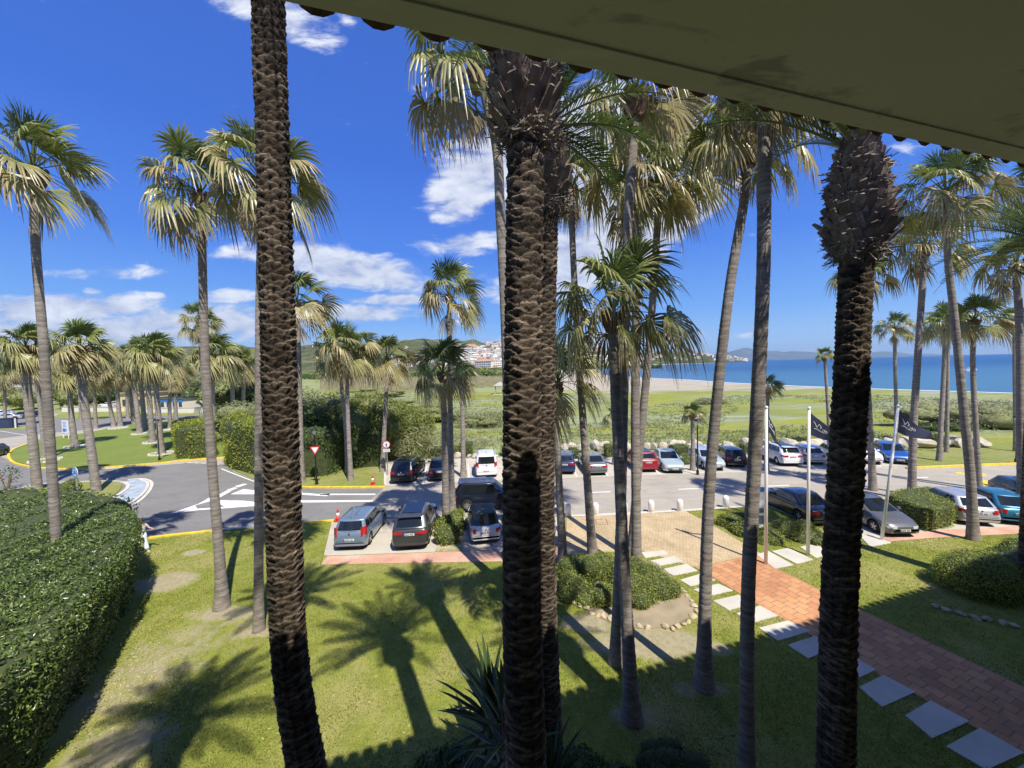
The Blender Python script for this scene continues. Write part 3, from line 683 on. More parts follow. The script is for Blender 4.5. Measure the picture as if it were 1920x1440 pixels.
M['fan'] = attrleaf('fan palm leaf', .28, .38, .5); M['pinnate'] = attrleaf('feather palm leaf', .22, .4, .4)
def wash_trunk_mat():
    m, nt, b = new_mat('grey ringed palm trunk'); v = coords(nt, False)
    ring = noise(nt, scaled(nt, v, (1.6, 1.6, 13)), 1.0, 6, .7, .3); fine = noise(nt, scaled(nt, v, (5, 5, 70)), 1.0, 4, .8); big = noise(nt, v, .8, 4)
    vert = noise(nt, scaled(nt, v, (30, 30, 1.5)), 1.0, 4, .7)
    c = ramp(nt, ring, [(.28, (.15, .13, .11)), (.5, (.31, .275, .24)), (.72, (.48, .44, .39))])
    c = mixc(nt, .55, c, mixc(nt, 1.0, c, ramp(nt, fine, [(.35, (.35, .34, .33)), (.62, (1.3, 1.3, 1.3))]), 'MULTIPLY'))
    c = mixc(nt, .35, c, mixc(nt, 1.0, c, ramp(nt, big, [(.35, (.7, .68, .66)), (.65, (1.25, 1.22, 1.18))]), 'MULTIPLY'))
    nt.links.new(c, b.inputs['Base Color']); b.inputs['Roughness'].default_value = .9; b.inputs['Specular IOR Level'].default_value = .15
    bump(nt, b, mathn(nt, 'ADD', fine, mathn(nt, 'MULTIPLY', vert, .3)), .9, .03); return m
M['wtrunk'] = wash_trunk_mat()
def phx_trunk_mat():
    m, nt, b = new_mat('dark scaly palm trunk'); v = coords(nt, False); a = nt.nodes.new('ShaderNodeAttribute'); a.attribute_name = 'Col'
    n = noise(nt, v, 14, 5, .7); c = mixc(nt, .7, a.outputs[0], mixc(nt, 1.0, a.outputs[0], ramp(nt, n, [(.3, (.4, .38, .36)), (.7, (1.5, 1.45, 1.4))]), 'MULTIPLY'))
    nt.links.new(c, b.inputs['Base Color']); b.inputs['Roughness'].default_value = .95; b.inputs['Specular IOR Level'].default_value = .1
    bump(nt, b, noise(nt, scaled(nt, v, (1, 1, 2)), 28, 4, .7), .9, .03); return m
M['ptrunk'] = phx_trunk_mat()
M['boots'] = plain('brown dead leaf bases', (.20, .12, .075), .9, var=.55, scale=9, bmp=.8)
M['stub'] = plain('cut grey brown frond stubs', (.17, .13, .10), .9, var=.45, scale=5, bmp=.7)
M['fibre'] = plain('pale palm fibre', (.30, .25, .19), .95, var=.5, scale=12, bmp=.9)

def catmull(P, n):
    P = np.asarray(P, float); out = []
    for i in range(len(P)-1):
        a = P[max(i-1, 0)]; b = P[i]; c = P[i+1]; d = P[min(i+2, len(P)-1)]
        for k in range(n):
            t = k/n; out.append(.5*((2*b)+(c-a)*t+(2*a-5*b+4*c-d)*t*t+(3*b-a-3*c+d)*t**3))
    out.append(P[-1]); return np.array(out)
def resample(P, step):
    d = np.concatenate([[0], np.cumsum(np.linalg.norm(np.diff(P, axis=0), axis=1))]); n = max(4, int(d[-1]/step))
    s = np.linspace(0, d[-1], n+1); return np.stack([np.interp(s, d, P[:, k]) for k in range(3)], 1), s, d[-1]

def wash_trunk(path, r0, r1, flare=1.55, sides=16, step=.09, seed=0, rough=.012):
    """path in local coordinates from the base; slender ringed trunk with a flared foot"""
    P, s, L = resample(catmull(path, 8), step); n = len(P); rg = np.random.RandomState(seed)
    u = s/L; R = r0+(r1-r0)*u**.8; R = R*(1+(flare-1)*np.exp(-s/.8))
    R = R*(1+rg.normal(0, rough*1.3, n)); th = np.linspace(0, 2*math.pi, sides, endpoint=False)
    jit = 1+rg.normal(0, rough, (n, sides))
    lob = 1+.05*np.exp(-s/.5)[:, None]*np.sin(3*th+seed)[None, :]
    V = np.stack([P[:, 0:1]+R[:, None]*np.cos(th)*jit*lob, P[:, 1:2]+R[:, None]*np.sin(th)*jit*lob, P[:, 2:3]+0*th], -1).reshape(-1, 3)
    i = np.arange(n-1)[:, None]*sides; k = np.arange(sides)[None, :]; k2 = (k+1) % sides
    Fq = np.stack([i+k, i+k2, i+sides+k2, i+sides+k], -1).reshape(-1, 4)
    return V, Fq
def boots(seed, r, h, n=60, out=.06, flare=.35, long_=.30):
    """overlapping dead leaf bases sheathing the top of a trunk; origin at the crown"""
    rg = np.random.RandomState(seed); mb = MB()
    mb.lathe((0, 0, -h), [(r*.95, 0), (r*1.15, h*.25), (r*1.35, h*.6), (r*1.25, h*.9), (r*.5, h*1.02)], 14)
    for i in range(n):
        a = i*2.39996; t = i/n; z = -h+h*t*.95; rr = r*(1.0+.35*math.sin(min(1, t*1.3)*math.pi*.55)); w = .09*rg.uniform(.8, 1.2); l = long_*rg.uniform(.7, 1.25); o_ = flare*rg.uniform(.5, 1.4)
        ca, sa = math.cos(a), math.sin(a); sx, sy = -sa, ca
        q = [((rr)*ca-sx*w, rr*sa-sy*w, z), (rr*ca+sx*w, rr*sa+sy*w, z), ((rr+l*o_)*ca+sx*w*.5, (rr+l*o_)*sa+sy*w*.5, z+l), ((rr+l*o_)*ca-sx*w*.5, (rr+l*o_)*sa-sy*w*.5, z+l)]
        q2 = [(x-ca*.05, y-sa*.05, zz) for x, y, zz in q]
        mb.add(q+q2, [(0, 1, 2, 3), (7, 6, 5, 4), (3, 2, 6, 7), (0, 3, 7, 4), (1, 5, 6, 2)])
    return mb

CROWNS = {}
def crown_mesh(kind, idx):
    key = (kind, idx)
    if key in CROWNS: return CROWNS[key]
    if kind == 'fan': V, Fq, C = fan_crown(100+idx, dry=.75, skirt=1+idx % 3)
    elif kind == 'lush': V, Fq, C = fan_crown(200+idx, n=29, dry=.55, R=1.25, nseg=28, skirt=1)
    elif kind == 'young': V, Fq, C = fan_crown(300+idx, n=20, dry=.35, pet=.8, R=.95, nseg=20, low=-15, skirt=0)
    elif kind == 'shaggy': V, Fq, C = fan_crown(400+idx, n=36, dry=.55, pet=1.0, R=1.15, nseg=22, skirt=4, low=-24)
    o = mobj('crown', V, Fq, M['pinnate'] if kind == 'pin' else M['fan'], cols=C); me = o.data; bpy.data.objects.remove(o)
    CROWNS[key] = me; return me
BOOTM = {}
def boots_mesh(idx):
    if idx not in BOOTM:
        o = boots(idx, .2, .85 if idx % 2 else .6, 70).build('leaf_bases', M['boots']); BOOTM[idx] = o.data; bpy.data.objects.remove(o)
    return BOOTM[idx]

def palm(base, trunk_px, crown_px, w_bot, w_top, crown_w, label, group, kind='fan', idx=0, z=.05, flare=1.5, bulb=1.0, step=.09, rot=None, detail=16, Y=None, tag_cat='palm tree', name='fan_palm'):
    """base: photo pixel of the foot; trunk_px: photo pixels up the trunk; all at the foot's distance"""
    bx, by = G(base[0], base[1], z) if Y is None else (D(base[0], base[1], Y).x, Y)
    sc = by/F*by/math.hypot(bx, by)                                # metres per photo pixel at that place
    root = empty(name, (bx, by, 0)); tag(root, label, tag_cat, group)
    top = D(crown_px[0], crown_px[1], by)
    pts = [(0, 0, -.1)]
    for p in trunk_px:
        q = D(p[0], p[1], by); pts.append((q.x-bx, 0, q.z))
    pts.append((top.x-bx, 0, top.z))
    r0 = w_bot*sc/2; r1 = w_top*sc/2
    V, Fq = wash_trunk(pts, r0, r1, flare, detail, step, seed=int(base[0])+int(base[1]))
    t = mobj('trunk', V, Fq, M['wtrunk'], root, True)
    c = bpy.data.objects.new('crown', crown_mesh(kind, idx)); COL.objects.link(c); c.parent = root
    s = crown_w*sc/4.6*1.12; c.location = (top.x-bx, 0, top.z); c.scale = (s, s, s*1.15); c.rotation_euler = (0, 0, rot if rot is not None else (base[0]*.37) % 6.28)
    # keep the wind direction: the crown mesh leans to +x, so only small turns
    c.rotation_euler[2] = ((base[0]*.37) % 1.2)-.6 if rot is None else rot
    if bulb:
        b = bpy.data.objects.new('leaf_bases', boots_mesh(idx % 4)); COL.objects.link(b); b.parent = root
        k = r1/.2*1.05*bulb; b.scale = (k, k, max(k*.8, s*.75)); b.location = (top.x-bx, 0, top.z-.12*s)
    return root
G_AV = 'fan palms with slender grey trunks'
palm((112, 1157), [(108, 1050), (96, 860), (82, 650), (68, 480)], (62, 318), 25, 19, 305, 'tall leaning fan palm rising out of the big foreground hedge at the left', G_AV, 'fan', 0, step=.05, flare=1.4, bulb=1.8)
palm((416, 1140), [(412, 1050), (396, 850), (384, 650), (379, 470)], (376, 362), 22, 16, 245, 'tall fan palm alone on the lawn between the big hedge and the left scaly trunk', G_AV, 'fan', 1, step=.05, flare=2.0)
palm((485, 1182), [(485, 1080), (486, 850), (487, 600), (490, 450)], (497, 345), 20, 17, 250, 'fan palm with its grey trunk half hidden by the left scaly trunk', G_AV, 'fan', 2, step=.05, flare=1.5)
palm((566, 905), [(563, 800), (560, 680)], (557, 568), 12, 10, 140, 'fan palm on the far verge seen just right of the left scaly trunk', G_AV, 'fan', 3)
G_PK = 'stout shaggy palms on the park lawn'
palm((70, 918), [(62, 830), (52, 740)], (47, 652), 22, 19, 150, 'stout shaggy palm with a shaded trunk on the splitter island, leftmost', G_PK, 'shaggy', 0, bulb=1.3, flare=1.2)
palm((181, 922), [(172, 850), (160, 770), (154, 710)], (150, 652), 20, 17, 165, 'stout shaggy palm with dead fronds hanging on the splitter island behind the round blue sign', G_PK, 'shaggy', 1, bulb=1.3, flare=1.25)
palm((84, 861), [(78, 790), (70, 720)], (66, 690), 11, 9, 95, 'thin palm between the two stout trunks at the left edge of the park lawn', G_PK, 'fan', 0, detail=10, step=.2)
palm((141, 837), [(134, 780), (131, 740)], (130, 700), 14, 11, 110, 'palm with a white ring at its foot behind the rightmost stout island palm', G_PK, 'shaggy', 2, detail=10, step=.2)
palm((180, 803), [(178, 760)], (176, 700), 8, 7, 75, 'thin dark trunked palm at the back edge of the park lawn', G_PK, 'fan', 1, detail=8, step=.3)
palm((214, 800), [(206, 760)], (196, 705), 9, 7, 85, 'palm leaning left at the back of the park lawn, left of a joined pair', G_PK, 'fan', 2, detail=8, step=.3)
palm((226, 800), [(221, 750)], (217, 695), 10, 8, 90, 'palm leaning left at the back of the park lawn, right of a joined pair', G_PK, 'shaggy', 1, detail=8, step=.3)
palm((252, 795), [(246, 750)], (244, 690), 9, 8, 90, 'palm behind the dark scarred trunk in the middle of the park lawn', G_PK, 'shaggy', 2, detail=8, step=.3)
palm((262, 813), [(256, 760), (250, 710)], (248, 675), 11, 10, 110, 'palm with a dark scarred foot in the middle of the park lawn', G_PK, 'shaggy', 0, detail=10, step=.2)
palm((272, 806), [(267, 750), (263, 710)], (262, 668), 11, 9, 100, 'dark palm close behind the scarred one in the middle of the park lawn', G_PK, 'shaggy', 1, detail=10, step=.2)
palm((286, 829), [(281, 760), (276, 710)], (274, 664), 12, 10, 115, 'brown trunked palm left of the park lamp post', G_PK, 'shaggy', 2, detail=10, step=.2)
palm((303, 850), [(297, 780), (291, 710)], (287, 668), 13, 11, 125, 'stout palm with a white ring at its foot right beside the park lamp post', G_PK, 'shaggy', 0, detail=12, step=.15)
palm((319, 804), [(318, 760), (319, 730)], (320, 700), 8, 7, 80, 'thin palm at the back of the park lawn left of the clipped hedge', G_PK, 'fan', 3, detail=8, step=.3)
palm((330, 790), [(329, 760), (330, 730)], (331, 690), 8, 7, 80, 'thin palm behind the left end of the clipped hedge', G_PK, 'shaggy', 1, detail=8, step=.3)
palm((386, 802), [(383, 740), (377, 660)], (374, 604), 9, 8, 92, 'tall palm rising behind the clipped hedge with its head beside the lone lawn palm trunk', G_PK, 'fan', 1, detail=10, step=.2)
palm((400, 775), [(399, 740)], (398, 665), 9, 8, 120, 'dark headed palm behind the tall clipped hedge', G_PK, 'shaggy', 2, detail=8, step=.3)
palm((436, 770), [(436, 730)], (436, 680), 9, 8, 85, 'low palm right of the dark headed one behind the tall clipped hedge', G_PK, 'shaggy', 0, detail=8, step=.3)
palm((455, 768), [(457, 720)], (458, 685), 8, 7, 75, 'low palm just left of the left scaly trunk behind the tall hedge', G_PK, 'fan', 0, detail=8, step=.3)
palm((10, 800), [(9, 750)], (8, 700), 8, 7, 100, 'palm beside the car park at the far left edge', G_PK, 'shaggy', 1, detail=8, step=.3)
palm((152, 790), [(150, 750)], (149, 700), 7, 6, 70, 'thin palm beyond the park lawn behind the stout island palm', G_PK, 'fan', 2, detail=8, step=.3)
palm((240, 785), [(238, 745)], (236, 700), 7, 6, 70, 'thin palm in front of the yellow kiosk', G_PK, 'fan', 3, detail=8, step=.3)
G_VG = 'fan palms along the far verge'
palm((652, 887), [(648, 800), (642, 740), (638, 700)], (634, 662), 9, 7, 110, 'shaded left trunk of a leaning pair of fan palms behind the give way sign', G_VG, 'fan', 1, detail=12, step=.12)
palm((658, 901), [(654, 820), (651, 740), (651, 700)], (652, 658), 10, 7, 120, 'sunlit right trunk of a leaning pair of fan palms behind the give way sign', G_VG, 'fan', 2, detail=12, step=.12)
palm((717, 884), [(721, 800), (725, 720)], (726, 674), 10, 7, 105, 'fan palm beside the round no entry for walkers sign', G_VG, 'fan', 3, detail=12, step=.12)
palm((837, 985), [(835, 900), (833, 780), (830, 720)], (830, 700), 14, 11, 130, 'nearer of two crossing fan palms growing from the planter between the parking bays', G_VG, 'lush', 0, step=.07)
palm((848, 960), [(846, 880), (844, 740), (843, 620)], (842, 555), 13, 8, 128, 'farther and much taller of two crossing fan palms in the planter between the parking bays', G_VG, 'fan', 0, step=.07)
palm((869, 893), [(868, 820), (867, 760)], (866, 722), 10, 7, 66, 'short fan palm just left of the white van', G_VG, 'young', 0, detail=12, step=.12)
G_RT = 'slender fan palms around the centre bed and the plaza'
palm((1056, 1062), [(1052, 980), (1046, 860), (1042, 780)], (1046, 716), 17, 11, 165, 'low headed fan palm right beside the middle scaly trunks', G_RT, 'lush', 1, step=.06, rot=.3)
palm((1112, 1044), [(1104, 940), (1094, 800), (1082, 620), (1073, 440)], (1073, 352), 17, 11, 125, 'tall thin fan palm in the centre bed second from the middle scaly trunks', G_RT, 'fan', 2, step=.06)
palm((1155, 1243), [(1158, 1140), (1166, 900), (1171, 640), (1178, 400), (1188, 260)], (1192, 170), 20, 17, 235, 'very tall fan palm with a pale foot hidden behind the low thick one', G_RT, 'fan', 3, step=.05, flare=1.9, bulb=1.5)
palm((1186, 1350), [(1180, 1240), (1169, 1050), (1160, 850), (1153, 700)], (1150, 585), 26, 20, 262, 'thick trunked fan palm whose large head spreads at mid height against the sky', G_RT, 'lush', 2, step=.04, flare=2.0, bulb=1.3, rot=.25)
palm((1193, 1075), [(1193, 980), (1191, 800), (1193, 560), (1195, 430)], (1196, 345), 19, 15, 220, 'tall fan palm in the centre bed with a brown shaggy neck', G_RT, 'fan', 0, step=.06, bulb=1.2)
palm((1184, 1046), [(1190, 960), (1203, 800), (1218, 640), (1231, 450)], (1236, 335), 17, 13, 225, 'tall fan palm leaning right out of the centre bed', G_RT, 'lush', 3, step=.06)
palm((1320, 1288), [(1321, 1180), (1328, 950), (1344, 750), (1368, 540), (1396, 370)], (1404, 262), 27, 17, 235, 'tall bowed fan palm leaning right with a lichen stained foot', G_RT, 'fan', 1, step=.04, flare=2.0, bulb=1.5)
palm((1402, 1475), [(1400, 1360), (1403, 1100), (1418, 800), (1431, 520), (1433, 330)], (1436, 130), 30, 26, 300, 'tall dark thick trunked fan palm left of the flag poles', G_RT, 'fan', 2, step=.04, flare=1.6, bulb=.9)
palm((1437, 882), [(1438, 800)], (1440, 728), 9, 7, 82, 'short fan palm behind the parked cars near the first flag pole', G_RT, 'young', 1, detail=10, step=.15)
palm((1299, 881), [(1299, 830)], (1298, 778), 9, 7, 72, 'short fan palm beside the lamp post at the far parking row', G_RT, 'young', 2, detail=10, step=.15)
palm((1152, 870), [(1152, 830)], (1153, 782), 8, 6, 70, 'short fan palm on the meadow side half hidden behind the thick trunked palm', G_RT, 'young', 0, detail=10, step=.15)
palm((1556, 862), [(1553, 780)], (1546, 668), 8, 6, 60, 'small headed fan palm at the left edge of the right scaly trunk', G_RT, 'young', 1, detail=10, step=.15)
palm((966, 1120), [(957, 900), (948, 600), (938, 400), (930, 270)], (893, 120), 22, 17, 280, 'fan palm whose leaves hang left of the front middle trunk head', G_RT, 'fan', 1, step=.08, rot=-.4)
G_RR = 'fan palms on the beach side lawn at the right'
palm((1637, 918), [(1632, 820), (1625, 700), (1618, 600)], (1612, 520), 15, 11, 140, 'fan palm mostly hidden behind the right scaly trunk', G_RR, 'fan', 3, step=.08)
palm((1710, 938), [(1712, 820), (1720, 680), (1728, 560)], (1733, 465), 18, 13, 185, 'fan palm standing in the low clipped hedge block at the right', G_RR, 'fan', 0, step=.07, bulb=1.3)
palm((1825, 1012), [(1820, 900), (1808, 780), (1790, 600), (1777, 480)], (1774, 362), 24, 15, 240, 'tall bowed fan palm behind the round clipped bush at the right', G_RR, 'lush', 1, step=.05, bulb=1.1)
palm((1681, 846), [(1680, 760), (1678, 680)], (1678, 615), 9, 7, 82, 'thin fan palm at the rocks left of a twin pair', G_RR, 'fan', 1, detail=10, step=.12)
palm((1761, 864), [(1765, 780), (1770, 690)], (1772, 612), 12, 9, 110, 'nearer trunk of a twin pair on the beach side lawn', G_RR, 'lush', 2, detail=12, step=.12)
palm((1775, 848), [(1776, 780), (1777, 690)], (1777, 600), 9, 8, 100, 'farther trunk of a twin pair on the beach side lawn', G_RR, 'fan', 2, detail=12, step=.12)
palm((1836, 918), [(1832, 840), (1826, 740), (1824, 670)], (1827, 600), 14, 11, 150, 'fan palm with a reddish neck on the beach side lawn', G_RR, 'lush', 0, step=.08, bulb=1.3)
palm((1904, 846), [(1903, 760), (1902, 680)], (1902, 600), 9, 8, 90, 'thin fan palm at the right edge behind a thick leaning trunk', G_RR, 'fan', 3, detail=10, step=.12)
palm((1918, 965), [(1915, 860), (1913, 740), (1912, 620)], (1905, 500), 22, 17, 190, 'dark fan palm trunk at the extreme right edge', G_RR, 'fan', 0, step=.08)
palm((2015, 940), [(1995, 700)], (1955, 360), 22, 17, 230, 'fan palm mostly out of view whose leaves enter at the upper right edge', G_RR, 'fan', 2, step=.1)

# ---- scaly date palms in the foreground
def phx_trunk(path, r0, r1, sides=120, step=.016, seed=0, amp=.045, flare=1.2):
    P, s, L = resample(catmull(path, 10), step); n = len(P); u = s/L; rg = np.random.RandomState(seed)
    R = (r0+(r1-r0)*u)*(1+(flare-1)*np.exp(-s/.6)); th = np.linspace(0, 2*math.pi, sides, endpoint=False)
    U, S = np.meshgrid(th/(2*math.pi), s); N_ = max(5, round(2*math.pi*r0/.34)); pitch = .078
    q0 = np.stack([np.cos(U*2*math.pi)*2.2, np.sin(U*2*math.pi)*2.2, S*3], -1).reshape(-1, 3)
    wz = .42*vnoise(q0, seed+9, .9).reshape(U.shape)+.16*vnoise(q0, seed+4, 2.4).reshape(U.shape)
    wu = .10*vnoise(q0, seed+6, 1.3).reshape(U.shape)
    v = S/pitch+wz; j0 = np.floor(v); prof = np.zeros_like(U); rnd = np.zeros_like(U)
    for dj in (-1, 0, 1, 2):
        j = j0+dj; ph = N_*U+wu+.5*np.mod(j, 2); cell = np.mod(np.floor(ph), N_)
        hh = np.sin(cell*12.9898+j*78.233+seed)*43758.5453; rr = hh-np.floor(hh)
        lipz = j+.50*np.abs(np.sin(math.pi*ph))**.8+.22*(rr-.5)
        below = lipz-v; h_ = np.where(below > 0, np.clip(1-below/1.25, 0, 1)**.8, np.clip(1+below/.10, 0, 1)*1.0)
        h_ = h_*(.55+.45*np.abs(np.sin(math.pi*ph))**.5)*(.7+.5*rr)
        rnd = np.where(h_ > prof, rr, rnd); prof = np.maximum(prof, h_)
    q = np.stack([np.cos(U*2*math.pi)*2.2, np.sin(U*2*math.pi)*2.2, S*3], -1).reshape(-1, 3)
    ns = vnoise(q, seed, 3.1).reshape(U.shape); ns2 = vnoise(q, seed+5, 9.0).reshape(U.shape)
    disp = amp*1.0*prof+.009*ns+.007*ns2
    RR = R[:, None]-amp*.5+disp
    zoff = prof*.012
    V = np.stack([P[:, 0:1]+RR*np.cos(th), P[:, 1:2]+RR*np.sin(th), P[:, 2:3]+zoff], -1).reshape(-1, 3)
    tone = (.12+.88*prof**1.4)*(.65+.7*rnd)*(1+.3*ns)*(1+.35*vnoise(q, seed+3, .35).reshape(U.shape))  # crevices between scales darkened in the vertex colour to deepen their shade
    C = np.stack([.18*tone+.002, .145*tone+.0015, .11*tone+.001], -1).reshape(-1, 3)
    i = np.arange(n-1)[:, None]*sides; k = np.arange(sides)[None, :]; k2 = (k+1) % sides
    return V, np.stack([i+k, i+k2, i+sides+k2, i+sides+k], -1).reshape(-1, 4), C
def stub_head(seed, r, h, n, big=1.0):
    """the pineapple of cut frond stubs under a date palm's crown; origin at its foot"""
    rg = np.random.RandomState(seed); mb = MB(); hk = min(1, r/.27)
    prof = [(r*.7, -.25), (r*.95, 0), (r*1.45, h*.16), (r*1.42, h*.4), (r*1.05, h*.72), (r*.6, h), (r*.2, h*1.05)]
    mb.lathe((0, 0, 0), prof, 20)
    zz = [p[1] for p in prof]; rr_ = [p[0] for p in prof]
    for i in range(n):
        t = i/n; a = i*2.39996+rg.uniform(-.1, .1); z = h*t*.97; R = float(np.interp(z, zz, rr_))*.93
        l = big*hk*rg.uniform(.22, .42)*(1.15-.3*t); w = (.12 if n < 200 else .085)*big*rg.uniform(.7, 1.2); th = .055*big; tilt = rg.uniform(.3, .85)*(1-.65*t)      # outward lean
        ca, sa = math.cos(a), math.sin(a); sx, sy = -sa, ca
        ox, oz = math.sin(tilt), math.cos(tilt)
        V = []
        for (ln, wd, tk) in ((0, 1.25, 1.5), (.6, .8, 1.0), (1.0, .62+rg.uniform(-.1, .15), .8)):
            for (sd, uo) in ((-1, 0), (1, 0), (.7, 1), (-.7, 1)):
                rad = R+l*ln*ox-uo*tk*th*oz; zc = z+l*ln*oz+uo*tk*th*ox+(rg.uniform(-.02, .02) if ln == 1 else 0)
                V.append((rad*ca+sx*sd*w*wd, rad*sa+sy*sd*w*wd, zc))
        Fc = [(8, 9, 10, 11)]
        for b in (0, 4):
            for k in range(4): Fc.append((b+k, b+(k+1) % 4, b+4+(k+1) % 4, b+4+k))
        mb.add(V, Fc, 0 if rg.rand() < .82 else 1)
    return mb
def fibres(seed, r, z0, z1, n=3000, ln=.17):
    rg = np.random.RandomState(seed); a = rg.uniform(0, 2*math.pi, n); z = rg.uniform(z0, z1, n); rad = r*rg.uniform(.95, 1.18, n)
    P = np.stack([rad*np.cos(a), rad*np.sin(a), z], 1); d = rg.normal(size=(n, 3)); d /= np.linalg.norm(d, axis=1)[:, None]; d[:, 2] *= .6; Q = P+d*ln*rg.uniform(.5, 1.3, (n, 1))
    w = np.cross(d, rg.normal(size=(n, 3))); w /= np.linalg.norm(w, axis=1)[:, None]; w *= .008
    V = np.stack([P-w, P+w, Q+w, Q-w], 1).reshape(-1, 3); return V, np.arange(4*n).reshape(-1, 4)
def date_palm(base, pts, w0, w1, label, head_px=None, head_w=0, Y=None, seed=1, crown=True, tail=None, nfr=40, Lf=3.0, flare=1.2, sides=112, hn=170, group='scaly date palms in front of the building', head_h=1.6, clow=15, extra=(), headr=None):
    bx, by = G(base[0], base[1], .05) if Y is None else (D(base[0], base[1], Y).x, Y)
    sc = by/F*by/math.hypot(bx, by); root = empty('date_palm', (bx, by, 0)); tag(root, label, 'palm tree', group)
    path = [(0, 0, -.1)]
    for p in pts:
        q = D(p[0], p[1], by); path.append((q.x-bx, 0, q.z))
    V, Fq, C = phx_trunk(path, w0*sc/2, w1*sc/2, sides=sides, seed=seed, flare=flare)
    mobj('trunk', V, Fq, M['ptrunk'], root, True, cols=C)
    e = path[-1]
    h = stub_head(seed, headr or w1*sc/2, head_h, hn).build('frond_stubs', [M['stub'], M['fibre']], root); h.location = (e[0], 0, e[2]-.1)
    V, Fq = fibres(seed, w1*sc/2*1.35, 0, head_h*.8); fb = mobj('fibre', V, Fq, M['fibre'], root); fb.location = h.location
    if crown:
        V, Fq, C = pinnate_crown(seed, nfr, Lf, low=clow, extra=extra); c = mobj('crown', V, Fq, M['pinnate'], root, cols=C); c.location = (e[0], 0, e[2]+head_h*.85)
    return root
date_palm((610, 1763), [(600, 1600), (575, 1440), (556, 1330), (541, 1200), (530, 900), (521, 600), (511, 250), (503, 0), (498, -200)], 76, 56, 'tall scaly date palm trunk crossing the whole picture left of the parked cars', seed=3, nfr=34)
date_palm((990, 1881), [(986, 1440), (980, 1200), (978, 900), (981, 600), (984, 400), (985, 260)], 80, 64, 'front one of two overlapping scaly trunks, its head of cut stubs under the eave', seed=5, head_h=1.75, headr=.235, hn=330, clow=32, nfr=34, Lf=3.4)
date_palm((1030, 1467), [(1022, 1300), (1012, 1000), (1013, 700), (1018, 420), (1020, 395)], 58, 54, 'rear one of two overlapping scaly trunks, sunlit along its right side', seed=8, head_h=1.9, Lf=2.6, nfr=24, clow=45, extra=((.1, 12), (-.25, 2), (.45, -2), (-.1, 30), (.7, 20), (.3, -20)))
date_palm((1566, 1720), [(1567, 1440), (1574, 1100), (1585, 900), (1600, 620), (1605, 500), (1607, 475)], 82, 64, 'dark scaly date palm at the right with a pineapple shaped head of cut stubs', seed=11, head_h=1.75, headr=.225, hn=360, nfr=26, Lf=3.1, clow=35)
def side_palm(bx, by, hgt, label, seed, nfr=34, Lf=2.9, r=.3):
    root = empty('date_palm', (bx, by, 0)); tag(root, label, 'palm tree', 'scaly date palms in front of the building')
    V, Fq, C = phx_trunk([(0, 0, -.1), (0, 0, hgt/2), (.1, 0, hgt)], r*1.1, r, sides=48, step=.05, seed=seed); mobj('trunk', V, Fq, M['ptrunk'], root, True, cols=C)
    h = stub_head(seed, r, 1.4, 90).build('frond_stubs', [M['stub'], M['fibre']], root); h.location = (.1, 0, hgt-.1)
    V, Fq, C = pinnate_crown(seed, nfr, Lf); c = mobj('crown', V, Fq, M['pinnate'], root, cols=C); c.location = (.1, 0, hgt+1.2)
side_palm(-4.35, 1.8, 13.2, 'date palm beside the building casting its frond shadow on the lawn', 21)
# feather palm whose fronds come in from the right edge
_rt = D(1960, 460, 14.0)
side_palm(_rt.x, 14.0, _rt.z-1.2, 'feather leaved date palm whose fronds reach in from the right edge', 23, nfr=46, Lf=3.4)
# ------------------------------------------------------------------ hedges, bushes, shrubs
def leaves(P, Nrm, size, seed=0, lay=.55, aspect=.45, up=0.0):
    """small pointed leaf faces at points P, tilted loosely to the normals"""
    rg = np.random.RandomState(seed); n = len(P)
    nn = Nrm*lay+rg.normal(size=(n, 3))*.55; nn[:, 2] += up; nn /= np.linalg.norm(nn, axis=1)[:, None]
    t = np.cross(nn, rg.normal(size=(n, 3))); t /= np.linalg.norm(t, axis=1)[:, None]; b = np.cross(nn, t)
    s = size*rg.uniform(.6, 1.35, (n, 1))
    A = P-t*s*.5; B = P+b*s*aspect*.5-nn*s*.08; C = P+t*s*.55; D_ = P-b*s*aspect*.5-nn*s*.08
    V = np.stack([A, B, C, D_], 1).reshape(-1, 3); return V, np.arange(4*n).reshape(-1, 4)
def surf_samples(V, Fq, n, seed=0):
    rg = np.random.RandomState(seed); V = np.asarray(V); Fq = np.asarray(Fq)
    T = np.concatenate([Fq[:, [0, 1, 2]], Fq[:, [0, 2, 3]]]); a, b, c = V[T[:, 0]], V[T[:, 1]], V[T[:, 2]]
    nr = np.cross(b-a, c-a); ar = np.linalg.norm(nr, axis=1); p = ar/ar.sum(); i = rg.choice(len(T), n, p=p)
    u = rg.rand(n, 1); v = rg.rand(n, 1); m_ = (u+v) > 1; u = np.where(m_, 1-u, u); v = np.where(m_, 1-v, v)
    return a[i]+(b-a)[i]*u+(c-a)[i]*v, nr[i]/np.maximum(ar[i][:, None], 1e-9), ar.sum()/2*1.0
M['twig'] = plain('dark twigs and inner leaves', (.05, .065, .02), .9, var=.4, scale=5, wp=True)
M['hedge_leaf'] = leafmat('glossy hedge leaf', (.045, .085, .018), (.10, .15, .03), (.26, .32, .09), .10, .35, .5)
M['hedge_lime'] = leafmat('yellow green hedge leaf', (.15, .19, .02), (.30, .34, .035), (.50, .50, .08), .3, .45)
M['bush_leaf'] = leafmat('clipped bush leaf', (.15, .20, .035), (.32, .36, .065), (.52, .54, .14), .25, .45)
M['ivy'] = leafmat('dark ivy leaf', (.03, .06, .015), (.065, .115, .025), (.16, .22, .05), .15, .35)
M['feather'] = leafmat('feathery olive foliage', (.16, .19, .045), (.27, .30, .07), (.40, .42, .13), .35, .6)
